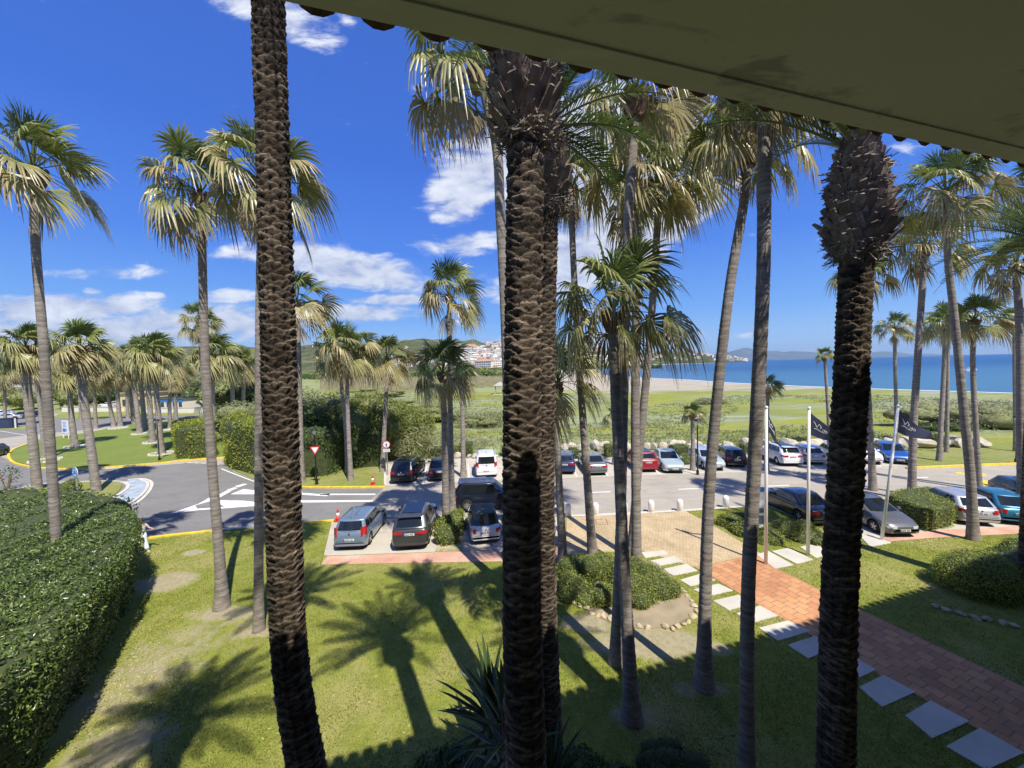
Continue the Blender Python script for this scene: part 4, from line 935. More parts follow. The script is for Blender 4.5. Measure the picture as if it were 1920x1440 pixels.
M['feather_grey'] = leafmat('feathery grey green foliage', (.20, .22, .10), (.30, .32, .15), (.44, .45, .25), .3, .6)
M['reed'] = leafmat('dry cane leaves', (.22, .24, .10), (.36, .35, .18), (.55, .50, .30), .3, .6)
M['scrub'] = leafmat('grey dune scrub', (.20, .195, .11), (.31, .295, .165), (.44, .41, .27), .2, .7)
def box_bush(name, poly, z0, z1, label, cat='hedge', under=.0, leaf=.09, dens=220, mat='hedge_leaf', seed=0, rnd=.35, bumpy=.16, group=None, lay=.55, res=.3, zt=None):
    """clipped hedge from a ground outline: rounded shoulders, uneven faces, leaf cards over a dark core"""
    pts = [Vector((x, y)) for x, y in poly]
    area = sum(pts[i].x*pts[(i+1) % len(pts)].y-pts[(i+1) % len(pts)].x*pts[i].y for i in range(len(pts)))/2
    if area < 0: pts.reverse()
    # dense outline
    out = []
    for i, a in enumerate(pts):
        b = pts[(i+1) % len(pts)]; k = max(1, int((b-a).length/res))
        for j in range(k): out.append(a+(b-a)*j/k)
    n = len(out); c = sum(out, Vector((0, 0)))/n
    # inward normals
    nin = []
    for i in range(n):
        t = (out[(i+1) % n]-out[i-1]).normalized(); nin.append(Vector((-t.y, t.x)))
    levels = [(0, .06), (.0, .0)]
    hgt = z1-z0; q = []
    for f in (0, .25, .5, .75, .9): q.append((z0+(hgt-rnd)*f, .08*(1-f) if not under else under*(1-f)**1.3))
    for a_ in (.25, .55, .8, 1.0):
        th = a_*math.pi/2; q.append((z1-rnd+rnd*math.sin(th), rnd*(1-math.cos(th))))
    V = []
    for z, ins in q:
        for i in range(n): V.append((out[i].x+nin[i].x*ins, out[i].y+nin[i].y*ins, z))
    Fq = [(l*n+i, l*n+(i+1) % n, (l+1)*n+(i+1) % n, (l+1)*n+i) for l in range(len(q)-1) for i in range(n)]
    # top: grid clipped to the outline
    top = [(out[i].x+nin[i].x*rnd, out[i].y+nin[i].y*rnd) for i in range(n)]
    mxx = max(p[0] for p in top); mnx = min(p[0] for p in top); mxy = max(p[1] for p in top); mny = min(p[1] for p in top)
    V = np.array(V); 
    nsd = vnoise(V, seed+1, .9)[:, None]*bumpy+vnoise(V, seed+2, 2.6)[:, None]*bumpy*.5
    cc = np.array([c.x, c.y, (z0+z1)/2]); dirv = V-cc; dirv[:, 2] *= .5; dirv /= np.linalg.norm(dirv, axis=1)[:, None]
    Vd = V+dirv*nsd; Fa = np.array(Fq)
    # top cap as polygon (core), and random top points for leaves
    k0 = (len(q)-1)*n
    core = [tuple(v) for v in (V*np.array([1, 1, 1])-dirv*.06)]
    root = empty(name, (c.x, c.y, 0)); tag(root, label, cat, group)
    bm = bmesh.new(); bv = [bm.verts.new((v[0]-c.x, v[1]-c.y, v[2])) for v in core]
    for f in Fq: bm.faces.new([bv[j] for j in f])
    cap = bm.faces.new([bv[k0+i] for i in range(n)]); bmesh.ops.triangulate(bm, faces=[cap])
    me = bpy.data.meshes.new('core'); bm.to_mesh(me); bm.free(); me.materials.append(M['twig']); co = bpy.data.objects.new('twigs', me); COL.objects.link(co); co.parent = root
    perim = sum((out[(i+1) % n]-out[i]).length for i in range(n)); side_area = perim*hgt
    ns = int(side_area*dens); P, Nn, _ = surf_samples(Vd, Fa, ns, seed)
    ta = abs(area); rg = np.random.RandomState(seed+9); tp = []
    need = int(ta*dens); 
    X = rg.uniform(mnx, mxx, need*4); Y = rg.uniform(mny, mxy, need*4); inside = np.zeros(len(X), bool)
    tn = np.array(top)
    for i in range(len(tn)):
        x1, y1 = tn[i]; x2, y2 = tn[(i+1) % len(tn)]
        cnd = ((y1 > Y) != (y2 > Y)) & (X < (x2-x1)*(Y-y1)/((y2-y1) if abs(y2-y1) > 1e-9 else 1e-9)+x1); inside ^= cnd
    X = X[inside][:need]; Y = Y[inside][:need]; Z = np.full(len(X), z1)
    TP = np.stack([X, Y, Z], 1)
    TP[:, 2] += vnoise(TP, seed+1, .9)*bumpy+vnoise(TP, seed+2, 2.6)*bumpy*.6
    TN = np.tile([0, 0, 1.0], (len(X), 1))
    P = np.concatenate([P, TP]); Nn = np.concatenate([Nn, TN])
    P += rg.normal(0, leaf*.55, P.shape)
    V2, F2 = leaves(P-np.array([c.x, c.y, 0]), Nn, leaf, seed, lay)
    mobj('foliage', V2, F2, M[mat], root)
    return root
M['olive_core'] = plain('inner olive foliage', (.17, .18, .075), .95, var=.4, scale=1.5, wp=True)  # plain olive colour for the solid core inside feathery shrubs and scrub
def blob_bush(name, c, r, label, cat='bush', leaf=.07, n=6000, mat='bush_leaf', seed=0, lumps=9, group=None, flat=.55, lay=.6, core=True, lumpr=.5, aspect=.45, up=0, stems=None):
    """rounded shrub: several overlapping lumps inside an ellipsoid, leaf cards on and just under their surface"""
    rg = np.random.RandomState(seed); root = empty(name, (c[0], c[1], 0)); tag(root, label, cat, group)
    L = []
    for i in range(lumps):
        d = rg.normal(size=3); d[2] = abs(d[2])*.8; d /= np.linalg.norm(d); k = rg.uniform(.35, .75)
        L.append((d*np.array(r)*k, np.array(r)*rg.uniform(lumpr*.7, lumpr*1.15)))
    L.append((np.zeros(3), np.array(r)*.82))
    wts = np.array([np.prod(l[1])**(2/3) for l in L]); idx = rg.choice(len(L), n, p=wts/wts.sum())
    d = rg.normal(size=(n, 3)); d /= np.linalg.norm(d, axis=1)[:, None]
    C = np.array([l[0] for l in L])[idx]; R = np.array([l[1] for l in L])[idx]
    P = C+d*R*rg.uniform(.86 if core is True else .6, 1.04 if core is True else 1.12, (n, 1)); Nn = d/R; Nn /= np.linalg.norm(Nn, axis=1)[:, None]
    keep = np.ones(n, bool)
    for j, (lc, lr) in enumerate(L):
        q = ((P-lc)/lr); keep &= ~(((q**2).sum(1) < .62) & (idx != j))
    keep &= P[:, 2]+c[2] > .02; P = P[keep]; Nn = Nn[keep]
    P[:, 2] += c[2]
    V, Fq = leaves(P, Nn, leaf, seed, lay, aspect, up); mobj('foliage', V, Fq, M[mat], root)
    if core:
        mb = MB()
        for lc, lr in L:
            ck = .86 if core is True else core; pr = [(max(.02, lr[0]*ck*math.cos(a)), lr[2]*ck*math.sin(a)) for a in np.linspace(-1.45, 1.5, 8)]
            k = len(mb.V); mb.lathe((0, 0, 0), pr, 12)
            for j in range(k, len(mb.V)):
                x, y, z = mb.V[j]; mb.V[j] = (x+lc[0], y*lr[1]/lr[0]+lc[1], z+lc[2]+c[2])
        mb.build('twigs', M['olive_core'] if mat in ('feather', 'feather_grey', 'scrub', 'reed') else M['twig'], root, True)
    if stems:
        sm = MB()
        for k in range(stems):
            a = rg.uniform(0, 6.28); sm.tube([(0.1*math.cos(a), .1*math.sin(a), 0), (r[0]*.35*math.cos(a), r[1]*.35*math.sin(a), c[2]+r[2]*.4)], [.07, .03], 6)
        sm.build('stems', M['boots'], root)
    return root
# big clipped hedge in the left foreground (3.1 m tall)
def hp(pts, z): return [G(x, y, z) for x, y in pts]
HB = [G(112, 1440), G(165, 1330), G(215, 1235), G(252, 1160), G(268, 1108), G(258, 1072), G(225, 1052), G(150, 1046), G(40, 1040), G(-100, 1035), G(-700, 1060)]
HB = HB+[(-34, 10.0), (-22, 3.0), (-9.2, 3.0)]
box_bush('hedge', HB, 0, 3.05, 'big dense clipped hedge filling the left foreground, its near face in deep shade', leaf=.098, dens=520, seed=1, rnd=.38, bumpy=.22, res=.4, under=.52)
blob_bush('bush', (*G(52, 1010), 1.2), (4.6, 2.6, 1.9), 'loose leafy shrub mass behind the big left hedge, below the island palms', leaf=.17, n=9000, mat='hedge_leaf', seed=3, lumps=14)
blob_bush('bush', (*G(128, 928), .5), (1.1, .9, .75), 'small rounded shrub beside the post of the round blue sign', leaf=.1, n=1500, seed=4)
blob_bush('bush', (*G(12, 918), 1.1), (1.1, 1.1, .8), 'dark wind bent little tree at the left edge of the splitter island', leaf=.16, n=700, mat='ivy', seed=5, core=False, stems=3)
# bed in the centre
GB = 'rounded bushes of the centre bed'
for i, (px, py, rx, ry, rz, n) in enumerate([(1092, 1085, 1.05, .9, 1.15, 6500), (1078, 1120, .95, .8, .95, 5000), (1135, 1080, 1.15, 1.0, 1.1, 6500), (1125, 1130, .95, .7, .85, 5000), (1175, 1095, 1.2, 1.0, 1.05, 7000), (1215, 1095, 1.0, .85, 1.0, 6500), (1190, 1128, 1.15, .75, .95, 6500), (1232, 1115, .95, .8, .9, 6000)]):
    lab = ['bush at the back left of the centre bed touching the low headed palm', 'bush at the front left of the centre bed above the stone edging', 'bush at the back of the centre bed between the pale palm feet', 'small lower bush in front of the thick palm trunk in the centre bed', 'bush in the middle of the centre bed just right of the thick palm trunk',
           'bush at the back right of the centre bed beside the stepping slabs', 'wide bush at the front of the centre bed above the bare earth', 'rightmost bush of the centre bed next to the curved stone edging'][i]
    x, y = G(px, py); blob_bush('bush', (x, y, .1), (rx, ry, rz), lab, leaf=.065, n=n, mat='bush_leaf', seed=20+i, lumps=6, group=GB, lumpr=.42)
poly_sheet('bed_earth', smooth_line(gp([(1052, 1060), (1060, 1105), (1090, 1135), (1130, 1160), (1165, 1172), (1215, 1178), (1265, 1170), (1296, 1152), (1300, 1128), (1276, 1100), (1240, 1062), (1190, 1045), (1110, 1040)], .09), 3, True), .05, .09, M['earth'])
# bushes right of the plaza
GP2 = 'low clipped bushes between the plaza and the parking bays'
for i, (px, py, rx, ry, rz) in enumerate([(1368, 985, 1.0, .9, .75), (1400, 1000, 1.1, 1.0, .8), (1385, 975, 1.2, .8, .55), (1440, 1015, .95, .8, .8), (1478, 1003, 1.1, 1.0, .9), (1515, 1013, 1.0, .9, .85)]):
    lab = ['leftmost low bush beside the plaza paving', 'low bush behind the dark thick palm trunk beside the plaza', 'low lime green bush closest to the road beside the plaza', 'low bush at the foot of the first flag pole', 'largest low bush between the first and second flag poles', 'low bush behind the foot of the second flag pole'][i]
    x, y = G(px, py); blob_bush('bush', (x, y, .05), (rx, ry, rz), lab, leaf=.07, n=4200, mat='hedge_lime' if i in (2, 0) else 'bush_leaf', seed=40+i, lumps=6, group=GP2, lumpr=.42)
# big ball at the right and the dark mass behind it
x, y = G(1838, 1112); blob_bush('bush', (x+.15, y+.1, .5), (1.75, 1.5, 1.25), 'large round clipped bush at the right, half of it in the building shadow', leaf=.06, n=24000, seed=60, lumps=3, lumpr=.3, lay=.9)
x, y = G(1960, 1120); blob_bush('bush', (x+1.4, y+.5, .5), (3.2, 2.2, 1.35), 'wide dark clipped bush at the right edge in full shadow', leaf=.07, n=16000, mat='hedge_leaf', seed=61, lumps=6, lumpr=.35, lay=.8)
x, y = G(1985, 1052); blob_bush('bush', (x, y, .4), (2.4, 1.0, .75), 'low sunlit bush at the right edge behind the dark clipped one', leaf=.08, n=6000, seed=62, lumps=5)
box_bush('hedge', gp([(1660, 962), (1688, 950), (1740, 945), (1786, 968), (1790, 989), (1738, 998)]), 0, 1.15, 'low square clipped hedge block between the grey car and the silver car', leaf=.08, dens=330, mat='bush_leaf', seed=63, rnd=.15, bumpy=.07)
# tall clipped hedges by the park
box_bush('hedge', gp([(331, 862), (392, 856), (392, 832), (326, 838)]), 0, 3.4, 'tall clipped hedge block left of the lone lawn palm', leaf=.2, dens=60, mat='hedge_lime', seed=64, rnd=.5, bumpy=.25, res=.8)
box_bush('hedge', gp([(356, 862), (405, 857), (405, 848), (356, 850)]), 0, 2.5, 'lower clipped hedge step in front of the tall block left of the lone lawn palm', leaf=.18, dens=70, mat='hedge_lime', seed=65, rnd=.3, bumpy=.2, res=.8)
box_bush('hedge', gp([(420, 866), (432, 880), (476, 892), (520, 893), (520, 850), (440, 850)]), 0, 4.6, 'tallest yellow green clipped hedge between the lone lawn palm and the left scaly trunk', leaf=.19, dens=80, mat='hedge_lime', seed=66, rnd=.7, bumpy=.3, res=.8)
# dark ivy wall and feathery trees behind the give way sign
box_bush('hedge', gp([(535, 897), (560, 899), (615, 893), (650, 878), (645, 860), (535, 862)]), 0, 4.2, 'dark ivy covered hedge behind the give way sign', leaf=.22, dens=70, mat='ivy', seed=67, rnd=1.2, bumpy=.9, res=.8)
box_bush('hedge', gp([(660, 880), (712, 876), (722, 866), (720, 850), (660, 855)]), 0, 3.6, 'dark leafy hedge between the leaning palm pair and the round sign', leaf=.2, dens=70, mat='ivy', seed=68, rnd=1.2, bumpy=.9, res=.8)
GT = 'feathery tamarisk trees at the edge of the meadow'
def ftree(px, py, rx, ry, zc, rz, lab, mat, seed, n=26000, leaf=.34):
    x, y = G(px, py); return blob_bush('feathery_tree', (x, y, zc), (rx, ry, rz), lab, 'tree', leaf=leaf, n=n, mat=mat, seed=seed, lumps=18, group=GT, lumpr=.42, aspect=.24, up=.3, lay=.3, stems=5, core=.62)
ftree(575, 868, 5.5, 4.5, 3.2, 4.6, 'tall grey green feathery tree just right of the left scaly trunk', 'feather_grey', 70)
ftree(650, 860, 5.0, 4.5, 3.0, 4.6, 'dense feathery tree behind the leaning palm pair', 'feather', 71)
ftree(715, 855, 4.6, 4.2, 2.6, 4.2, 'feathery tree behind the round sign with a bright olive crown', 'feather', 72)
ftree(765, 842, 3.6, 3.6, 1.6, 3.3, 'lowest olive feathery tree at the right end of the thicket', 'feather', 73)
ftree(535, 850, 6.0, 5.0, 2.8, 4.4, 'feathery tree mostly hidden behind the left scaly trunk', 'feather_grey', 74)
ftree(455, 825, 5.5, 5.0, 1.8, 3.9, 'feathery shrub seen over the tallest clipped hedge', 'feather_grey', 75, 9000)
x, y = G(800, 866); blob_bush('cane_clump', (x, y, .9), (3.2, 1.6, 2.6), 'pale leaning cane clump behind the black parked sedan', 'cane', leaf=.55, n=4200, mat='reed', seed=76, lumps=9, aspect=.09, core=False, up=.0, lay=.1)
x, y = G(872, 846); blob_bush('cane_clump', (x, y, .5), (3.2, 1.6, 1.5), 'low pale cane clump left of the white van', 'cane', leaf=.5, n=2600, mat='reed', seed=77, lumps=9, aspect=.09, core=False, lay=.1)
# hedges behind the far parking row
GH = 'low hedges behind the far row of parked cars'
for i, (a, b, h, lab) in enumerate([((724, 864), (862, 858), 1.1, 'low hedge behind the two black cars'), ((862, 858), (885, 857), 1.5, 'short dark hedge left of the white van'), ((940, 856), (1036, 853), 1.0, 'low hedge hidden behind the middle scaly trunks'), ((1068, 862), (1086, 861), 1.0, 'short hedge between the blue car and the grey hatchback'),
                                (( 1136, 858), (1168, 857), 1.2, 'short hedge left of the red car'), ((1262, 856), (1292, 855), 1.0, 'short hedge behind the pale green sedan'), ((1395, 853), (1438, 852), 1.0, 'short hedge left of the white off roader')]):
    ax, ay = G(*a); bx, by = G(*b); box_bush('hedge', [(ax, ay), (bx, by), (bx, by+1.2), (ax, ay+1.2)], 0, h, lab, leaf=.13, dens=120, mat='hedge_leaf' if i % 2 else 'bush_leaf', seed=80+i, rnd=.25, bumpy=.15, res=.5, group=GH)
x, y = G(1300, 872); blob_bush('bush', (x-.5, y+.8, .1), (1.0, .8, .7), 'little bush at the foot of the short palm by the far lamp post', leaf=.09, n=1500, seed=90)
# planter between near bays
poly_sheet('planter_bed', gp([(816, 1033), (866, 1031), (872, 975), (838, 976)], .05), .012, .05, M['patch'])
for i, (px, py, r, h) in enumerate([(838, 1018, .7, .75), (834, 1005, .6, .9), (856, 990, .6, .45), (858, 976, .5, .4)]):
    x, y = G(px, py); blob_bush('bush', (x, y, .3), (r, r, h), ['leafy shrub at the near end of the planter beside the dark off roader', 'taller shrub hugging the nearer crossing palm trunk', 'shrub beside the farther crossing palm trunk', 'low shrub at the road end of the planter'][i], leaf=.13, n=1300, mat='hedge_lime' if i % 2 else 'bush_leaf', seed=92+i, group='shrubs in the planter between the parking bays')
# meadow shrubs and dune scrub
GS = 'scrub bushes out on the meadow'
for i, (px, py, rx, rz, mt, lab) in enumerate([(1790, 800, 8.5, 3.6, 'scrub', 'wide grey brown scrub bush at the right behind the twin palms'), (1885, 803, 9.5, 3.6, 'scrub', 'grey brown scrub bush at the right edge by the beach'), (1760, 806, 4.5, .9, 'ivy', 'low dark green mat of scrub left of the wide grey brown bush'),
                                            (1330, 758, 3.5, 1.2, 'scrub', 'lone low scrub bush on the meadow left of the bowed palm'), (900, 800, 5, 1.9, 'feather_grey', 'grey green scrub on the meadow left of the middle scaly trunks'), (820, 790, 7, 2.4, 'feather', 'olive scrub on the meadow behind the crossing palms'),
                                            (760, 770, 9, 2.6, 'feather_grey', 'wide grey green scrub beyond the thicket'), (935, 790, 4, 1.5, 'feather_grey', 'small grey scrub at the left side of the middle scaly trunks'), (700, 745, 14, 3.2, 'feather', 'far olive scrub behind the single verge palm')]):
    x, y = G(px, py); blob_bush('scrub_bush', (x, y, rz*.3), (rx, rx*.5, rz*.8), lab, 'bush', leaf=.35 if mt != 'ivy' else .3, n=5200, mat=mt, seed=100+i, lumps=14, group=GS, aspect=.26, up=.2, lay=.3, core=.5)
x, y = G(1748, 838); blob_bush('bush', (x, y, .6), (1.3, 1.0, 1.0), 'round dark green bush among the boulders behind the third flag', leaf=.13, n=2200, mat='ivy', seed=120)
# tufts scattered over the meadow as one mass
def tufts():
    rg = np.random.RandomState(5); P = []
    for k in range(9000):
        px = rg.uniform(560, 2100); py = 742+rg.rand()**1.4*100
        if py > 845-(px-1000)*.004: continue
        P.append(G(px, py))
    P = np.array(P); P = np.concatenate([P, np.zeros((len(P), 1))], 1); keep = vnoise(P, 3, .05) > -.1; P = P[keep]
    Q = np.repeat(P, 7, 0)+rg.normal(0, .35, (len(P)*7, 3))*np.array([1, .5, 0]); Q[:, 2] = rg.uniform(.03, .22, len(Q))
    V, Fq = leaves(Q, np.tile([0, 0, .3], (len(Q), 1)), .40, 6, .3, .25, .3)
    o = mobj('meadow_tufts', V, Fq, leafmat('dune herbs', (.24, .27, .09), (.32, .34, .15), (.44, .43, .26), .3, .7)); tag(o, 'low tufts of dune grass and herbs spread over the meadow', 'grass', kind='stuff')
tufts()
def reed_band():
    rg = np.random.RandomState(8); n = 30000
    P = []
    for k in range(n):
        px = rg.uniform(600, 990); py = rg.uniform(709, 728+ (8 if px < 880 else 0)); x, y = G(px, py); P.append((x, y, rg.uniform(.3, 2.4)))
    P = np.array(P); V = []
    s = rg.uniform(.5, 1.3, n); dx = rg.normal(0, .3, n)+.2
    a = P+np.array([-.09, 0, 0]); b = P+np.array([.09, 0, 0]); c = P+np.stack([dx, 0*dx, s], 1)
    V = np.stack([a, b, c+np.array([.03, 0, 0]), c-np.array([.03, 0, 0])], 1).reshape(-1, 3)
    o = mobj('reed_bed', V, np.arange(4*n).reshape(-1, 4), leafmat('dry reed stems', (.30, .25, .15), (.42, .36, .23), (.52, .46, .32), .2, .8)); tag(o, 'band of dry beige reeds across the far meadow', 'reeds', kind='stuff')
reed_band()
def litter():
    rg = np.random.RandomState(12); P = []
    for k in range(900):
        px = rg.normal(275, 55); py = rg.normal(1270, 60); P.append((*G(px, py), .075))
    for k in range(700): P.append((*G(rg.uniform(150, 1900), rg.uniform(1030, 1400)), .07))
    P = np.array(P); V, Fq = leaves(P, np.tile([0, 0, 1.0], (len(P), 1)), .07, 6, 3, .3)
    o = mobj('leaf_litter', V, Fq, leafmat('fallen dry leaves', (.5, .42, .16), (.62, .55, .25), (.7, .66, .42), .1, .7)); tag(o, 'small fallen yellow leaves scattered on the lawn', 'leaves', kind='stuff')
litter()
# grass blades on the nearest lawn as one mass
def in_poly(X, Y, poly):
    ins = np.zeros(len(X), bool); n = len(poly)
    for i in range(n):
        x1, y1 = poly[i]; x2, y2 = poly[(i+1) % n]
        ins ^= ((y1 > Y) != (y2 > Y)) & (X < (x2-x1)*(Y-y1)/((y2-y1) if abs(y2-y1) > 1e-9 else 1e-9)+x1)
    return ins
def blades():
    rg = np.random.RandomState(13); n = 330000; Y = 4.5+rg.rand(n)**1.1*22; X = rg.uniform(-1.1, 1.35, n)*(Y+1)
    keep = in_poly(X, Y, lawn_pts) & ~in_poly(X, Y, HB)
    for q in SL: keep &= ~in_poly(X, Y, gp(q, .085))
    keep &= ~in_poly(X, Y, gp([(1303, 1063), (1384, 1046.5), (1432, 1040), (1442, 1059), (1622, 1147), (1780, 1221), (1920, 1288), (2500, 1560), (2900, 2100), (1920, 1415), (1605, 1240)], .075))
    keep &= ~in_poly(X, Y, gp([(1052, 1060), (1060, 1105), (1090, 1135), (1130, 1160), (1165, 1172), (1215, 1178), (1265, 1170), (1296, 1152), (1300, 1128), (1276, 1100), (1240, 1062), (1190, 1045), (1110, 1040)], .09))
    q3 = np.stack([X, Y, 0*X], 1); keep &= (vnoise(q3, 31, .8)+vnoise(q3, 32, 3.0)*.6) > rg.uniform(-1.6, .5, n)
    for (gx, gy, ax, ay, st) in worn_zones(): keep &= (1-((X-gx)/ax/1.25)**2-((Y-gy)/ay/1.25)**2)*st < rg.uniform(.0, .55, n)
    X = X[keep]; Y = Y[keep]; n = len(X)
    P = np.stack([X, Y, np.full(n, LZ)], 1); h = rg.uniform(.02, .055, n); a = rg.uniform(0, 6.28, n); w = np.stack([np.cos(a), np.sin(a), 0*a], 1)*.011; t = np.stack([rg.normal(0, .02, n), rg.normal(0, .02, n), h], 1)
    V = np.stack([P-w, P+w, P+t+w*.3, P+t-w*.3], 1).reshape(-1, 3); o = mobj('grass_blades', V, np.arange(4*n).reshape(-1, 4), leafmat('grass blade', (.17, .205, .035), (.30, .32, .07), (.46, .43, .18), .4, .6)); tag(o, 'short grass blades over the lawn below the building', 'grass', kind='stuff')
blades()
# dark planting below the eave: sword leaved yuccas and ground cover
def sword_plant(px, py, n, ln, lab, seed, w=.045, z=.3, el0=-10, el1=85, grp='sword leaved plants at the foot of the scaly trunks', Y=None):
    rg = np.random.RandomState(seed); x, y = G(px, py) if Y is None else (D(px, py, Y).x, Y); root = empty('yucca_plant', (x, y, 0)); tag(root, lab, 'plant', grp); V = []; Fc = []
    for i in range(n):
        az = i*2.4+rg.uniform(-.3, .3); el = math.radians(el0+(el1-el0)*(i/n)+rg.uniform(-8, 8)); L = ln*rg.uniform(.65, 1.15); K = 7; e = el; p = np.array([0, 0, z+.5*i/n*z]); k = len(V); sd = np.array([-math.sin(az), math.cos(az), 0])
        for j in range(K):
            t = j/(K-1); ww = w*(math.sin(min(1, .25+t*.9)*math.pi)**.6 if t < 1 else .03)
            V += [tuple(p-sd*ww+np.array([0, 0, ww*.4])), tuple(p), tuple(p+sd*ww+np.array([0, 0, ww*.4]))]
            p = p+np.array([math.cos(e)*math.cos(az), math.cos(e)*math.sin(az), math.sin(e)])*L/(K-1); e -= rg.uniform(.03, .13)
        for j in range(K-1):
            for s_ in (0, 1): a = k+j*3+s_; Fc.append((a, a+1, a+4, a+3))
    mobj('leaves', V, Fc, M['sword'], root)
    s = MB(); s.tube([(0, 0, 0), (.03, 0, z*1.6)], [.09, .07], 8); s.build('stem', M['boots'], root); return root
M['sword'] = leafmat('dark sword leaf', (.03, .055, .02), (.05, .085, .03), (.09, .13, .05), .12, .3, .5)
sword_plant(925, 1480, 64, 1.65, 'large sword leaved plant left of the front middle scaly trunk', 1, z=1.2, w=.055)
sword_plant(945, 1330, 30, 1.35, 'taller sword leaved plant just behind the front middle scaly trunk', 2, z=2.3, Y=6.2)
sword_plant(1035, 1560, 54, 1.45, 'sword leaved plant right of the front middle scaly trunk', 3, z=.7)
sword_plant(880, 1560, 50, 1.1, 'low sword leaved plant at the bottom edge left of the middle scaly trunks', 4, z=.3)
def ground_cover(px, py, rx, ry, h, lab, seed, n=3500, leaf=.16):
    x, y = G(px, py); return blob_bush('bush', (x, y, .05), (rx, ry, h), lab, 'plant', leaf=leaf, n=n, mat='ivy', seed=seed, lumps=12, group='dark ground cover plants at the foot of the scaly trunks', aspect=.3, core=True, lay=.3)
ground_cover(860, 1470, .9, .7, .55, 'dark leafy ground cover left of the middle scaly trunks', 130)
ground_cover(1090, 1500, 1.1, .8, .5, 'dark leafy ground cover right of the middle scaly trunks', 131)
ground_cover(1255, 1440, .8, .55, .4, 'small dark rounded bush at the bottom edge between two palms', 132, 3000, .07)
# ------------------------------------------------------------------ cars
def carpaint(name, c, metal=.0, rough=.3):
    m, nt, b = new_mat(name); b.inputs['Base Color'].default_value = (*c, 1); b.inputs['Metallic'].default_value = metal; b.inputs['Roughness'].default_value = rough
    b.inputs['Coat Weight'].default_value = 1.0; b.inputs['Coat Roughness'].default_value = .03
    return m
M['glass'] = plain('dark car glass', (.012, .016, .018), .03, spec=.8); M['tyre'] = plain('black tyre rubber', (.018, .018, .018), .85, var=.3)
M['rim'] = plain('silver alloy', (.50, .50, .51), .3, metal=.8); M['trim'] = plain('black plastic trim', (.02, .02, .021), .5)
M['lamp_red'] = plain('red tail lamp', (.42, .012, .012), .15, coat=1); M['lamp_white'] = plain('clear head lamp', (.62, .64, .66), .12, spec=.8, coat=1)
M['plate'] = plain('white number plate', (.72, .72, .70), .4); M['plate_blue'] = plain('blue plate band', (.03, .09, .42), .4); M['chrome'] = plain('chrome', (.6, .6, .6), .12, metal=1)
def interp(pts, x): return float(np.interp(x, [p[0] for p in pts], [p[1] for p in pts]))
TYPES = {  # L, W, H, hood line, windscreen base/top x, roof end x, rear glass foot x, belt z front/rear, tail line
 'hatch': dict(L=4.15, W=1.76, H=1.47, hood=[(0, .60), (.12, .74), (.55, .88), (1.15, .98)], xw0=1.12, xw1=1.85, xr0=3.55, xr1=4.0, bz=(.94, 1.0), tail=[(3.95, 1.0), (4.08, .92), (4.15, .6)]),
 'suv': dict(L=4.5, W=1.86, H=1.66, hood=[(0, .72), (.12, .90), (.5, 1.0), (1.2, 1.08)], xw0=1.2, xw1=1.95, xr0=3.95, xr1=4.36, bz=(1.06, 1.14), tail=[(4.3, 1.12), (4.42, 1.02), (4.5, .7)]),
 'sedan': dict(L=4.75, W=1.83, H=1.45, hood=[(0, .58), (.12, .72), (.6, .86), (1.35, .96)], xw0=1.32, xw1=2.15, xr0=3.35, xr1=4.08, bz=(.93, .98), tail=[(4.08, .99), (4.55, .96), (4.7, .88), (4.75, .6)]),
 'mpv': dict(L=4.02, W=1.72, H=1.53, hood=[(0, .62), (.10, .78), (.45, .92), (.95, 1.02)], xw0=.92, xw1=1.65, xr0=3.68, xr1=3.92, bz=(.98, 1.0), tail=[(3.9, 1.0), (3.98, .92), (4.02, .6)]),
 'van': dict(L=4.4, W=1.85, H=1.85, hood=[(0, .70), (.10, .92), (.45, 1.04), (.95, 1.12)], xw0=.95, xw1=1.65, xr0=4.15, xr1=4.34, bz=(1.08, 1.10), tail=[(4.34, 1.08), (4.38, 1.0), (4.4, .65)]),
 'city': dict(L=3.57, W=1.63, H=1.49, hood=[(0, .58), (.10, .74), (.4, .88), (.85, .97)], xw0=.85, xw1=1.45, xr0=2.85, xr1=3.38, bz=(.94, .96), tail=[(3.34, .97), (3.5, .86), (3.57, .55)]),
 'estate': dict(L=4.75, W=1.93, H=1.73, hood=[(0, .70), (.12, .88), (.6, 1.0), (1.3, 1.06)], xw0=1.3, xw1=2.05, xr0=4.2, xr1=4.62, bz=(1.04, 1.10), tail=[(4.6, 1.08), (4.7, 1.0), (4.75, .7)]),
 'onebox': dict(L=4.26, W=1.80, H=1.46, hood=[(0, .55), (.12, .68), (.45, .82), (.98, .98)], xw0=.95, xw1=2.0, xr0=3.45, xr1=4.08, bz=(.98, 1.04), tail=[(4.02, 1.04), (4.18, .94), (4.26, .6)]),
}
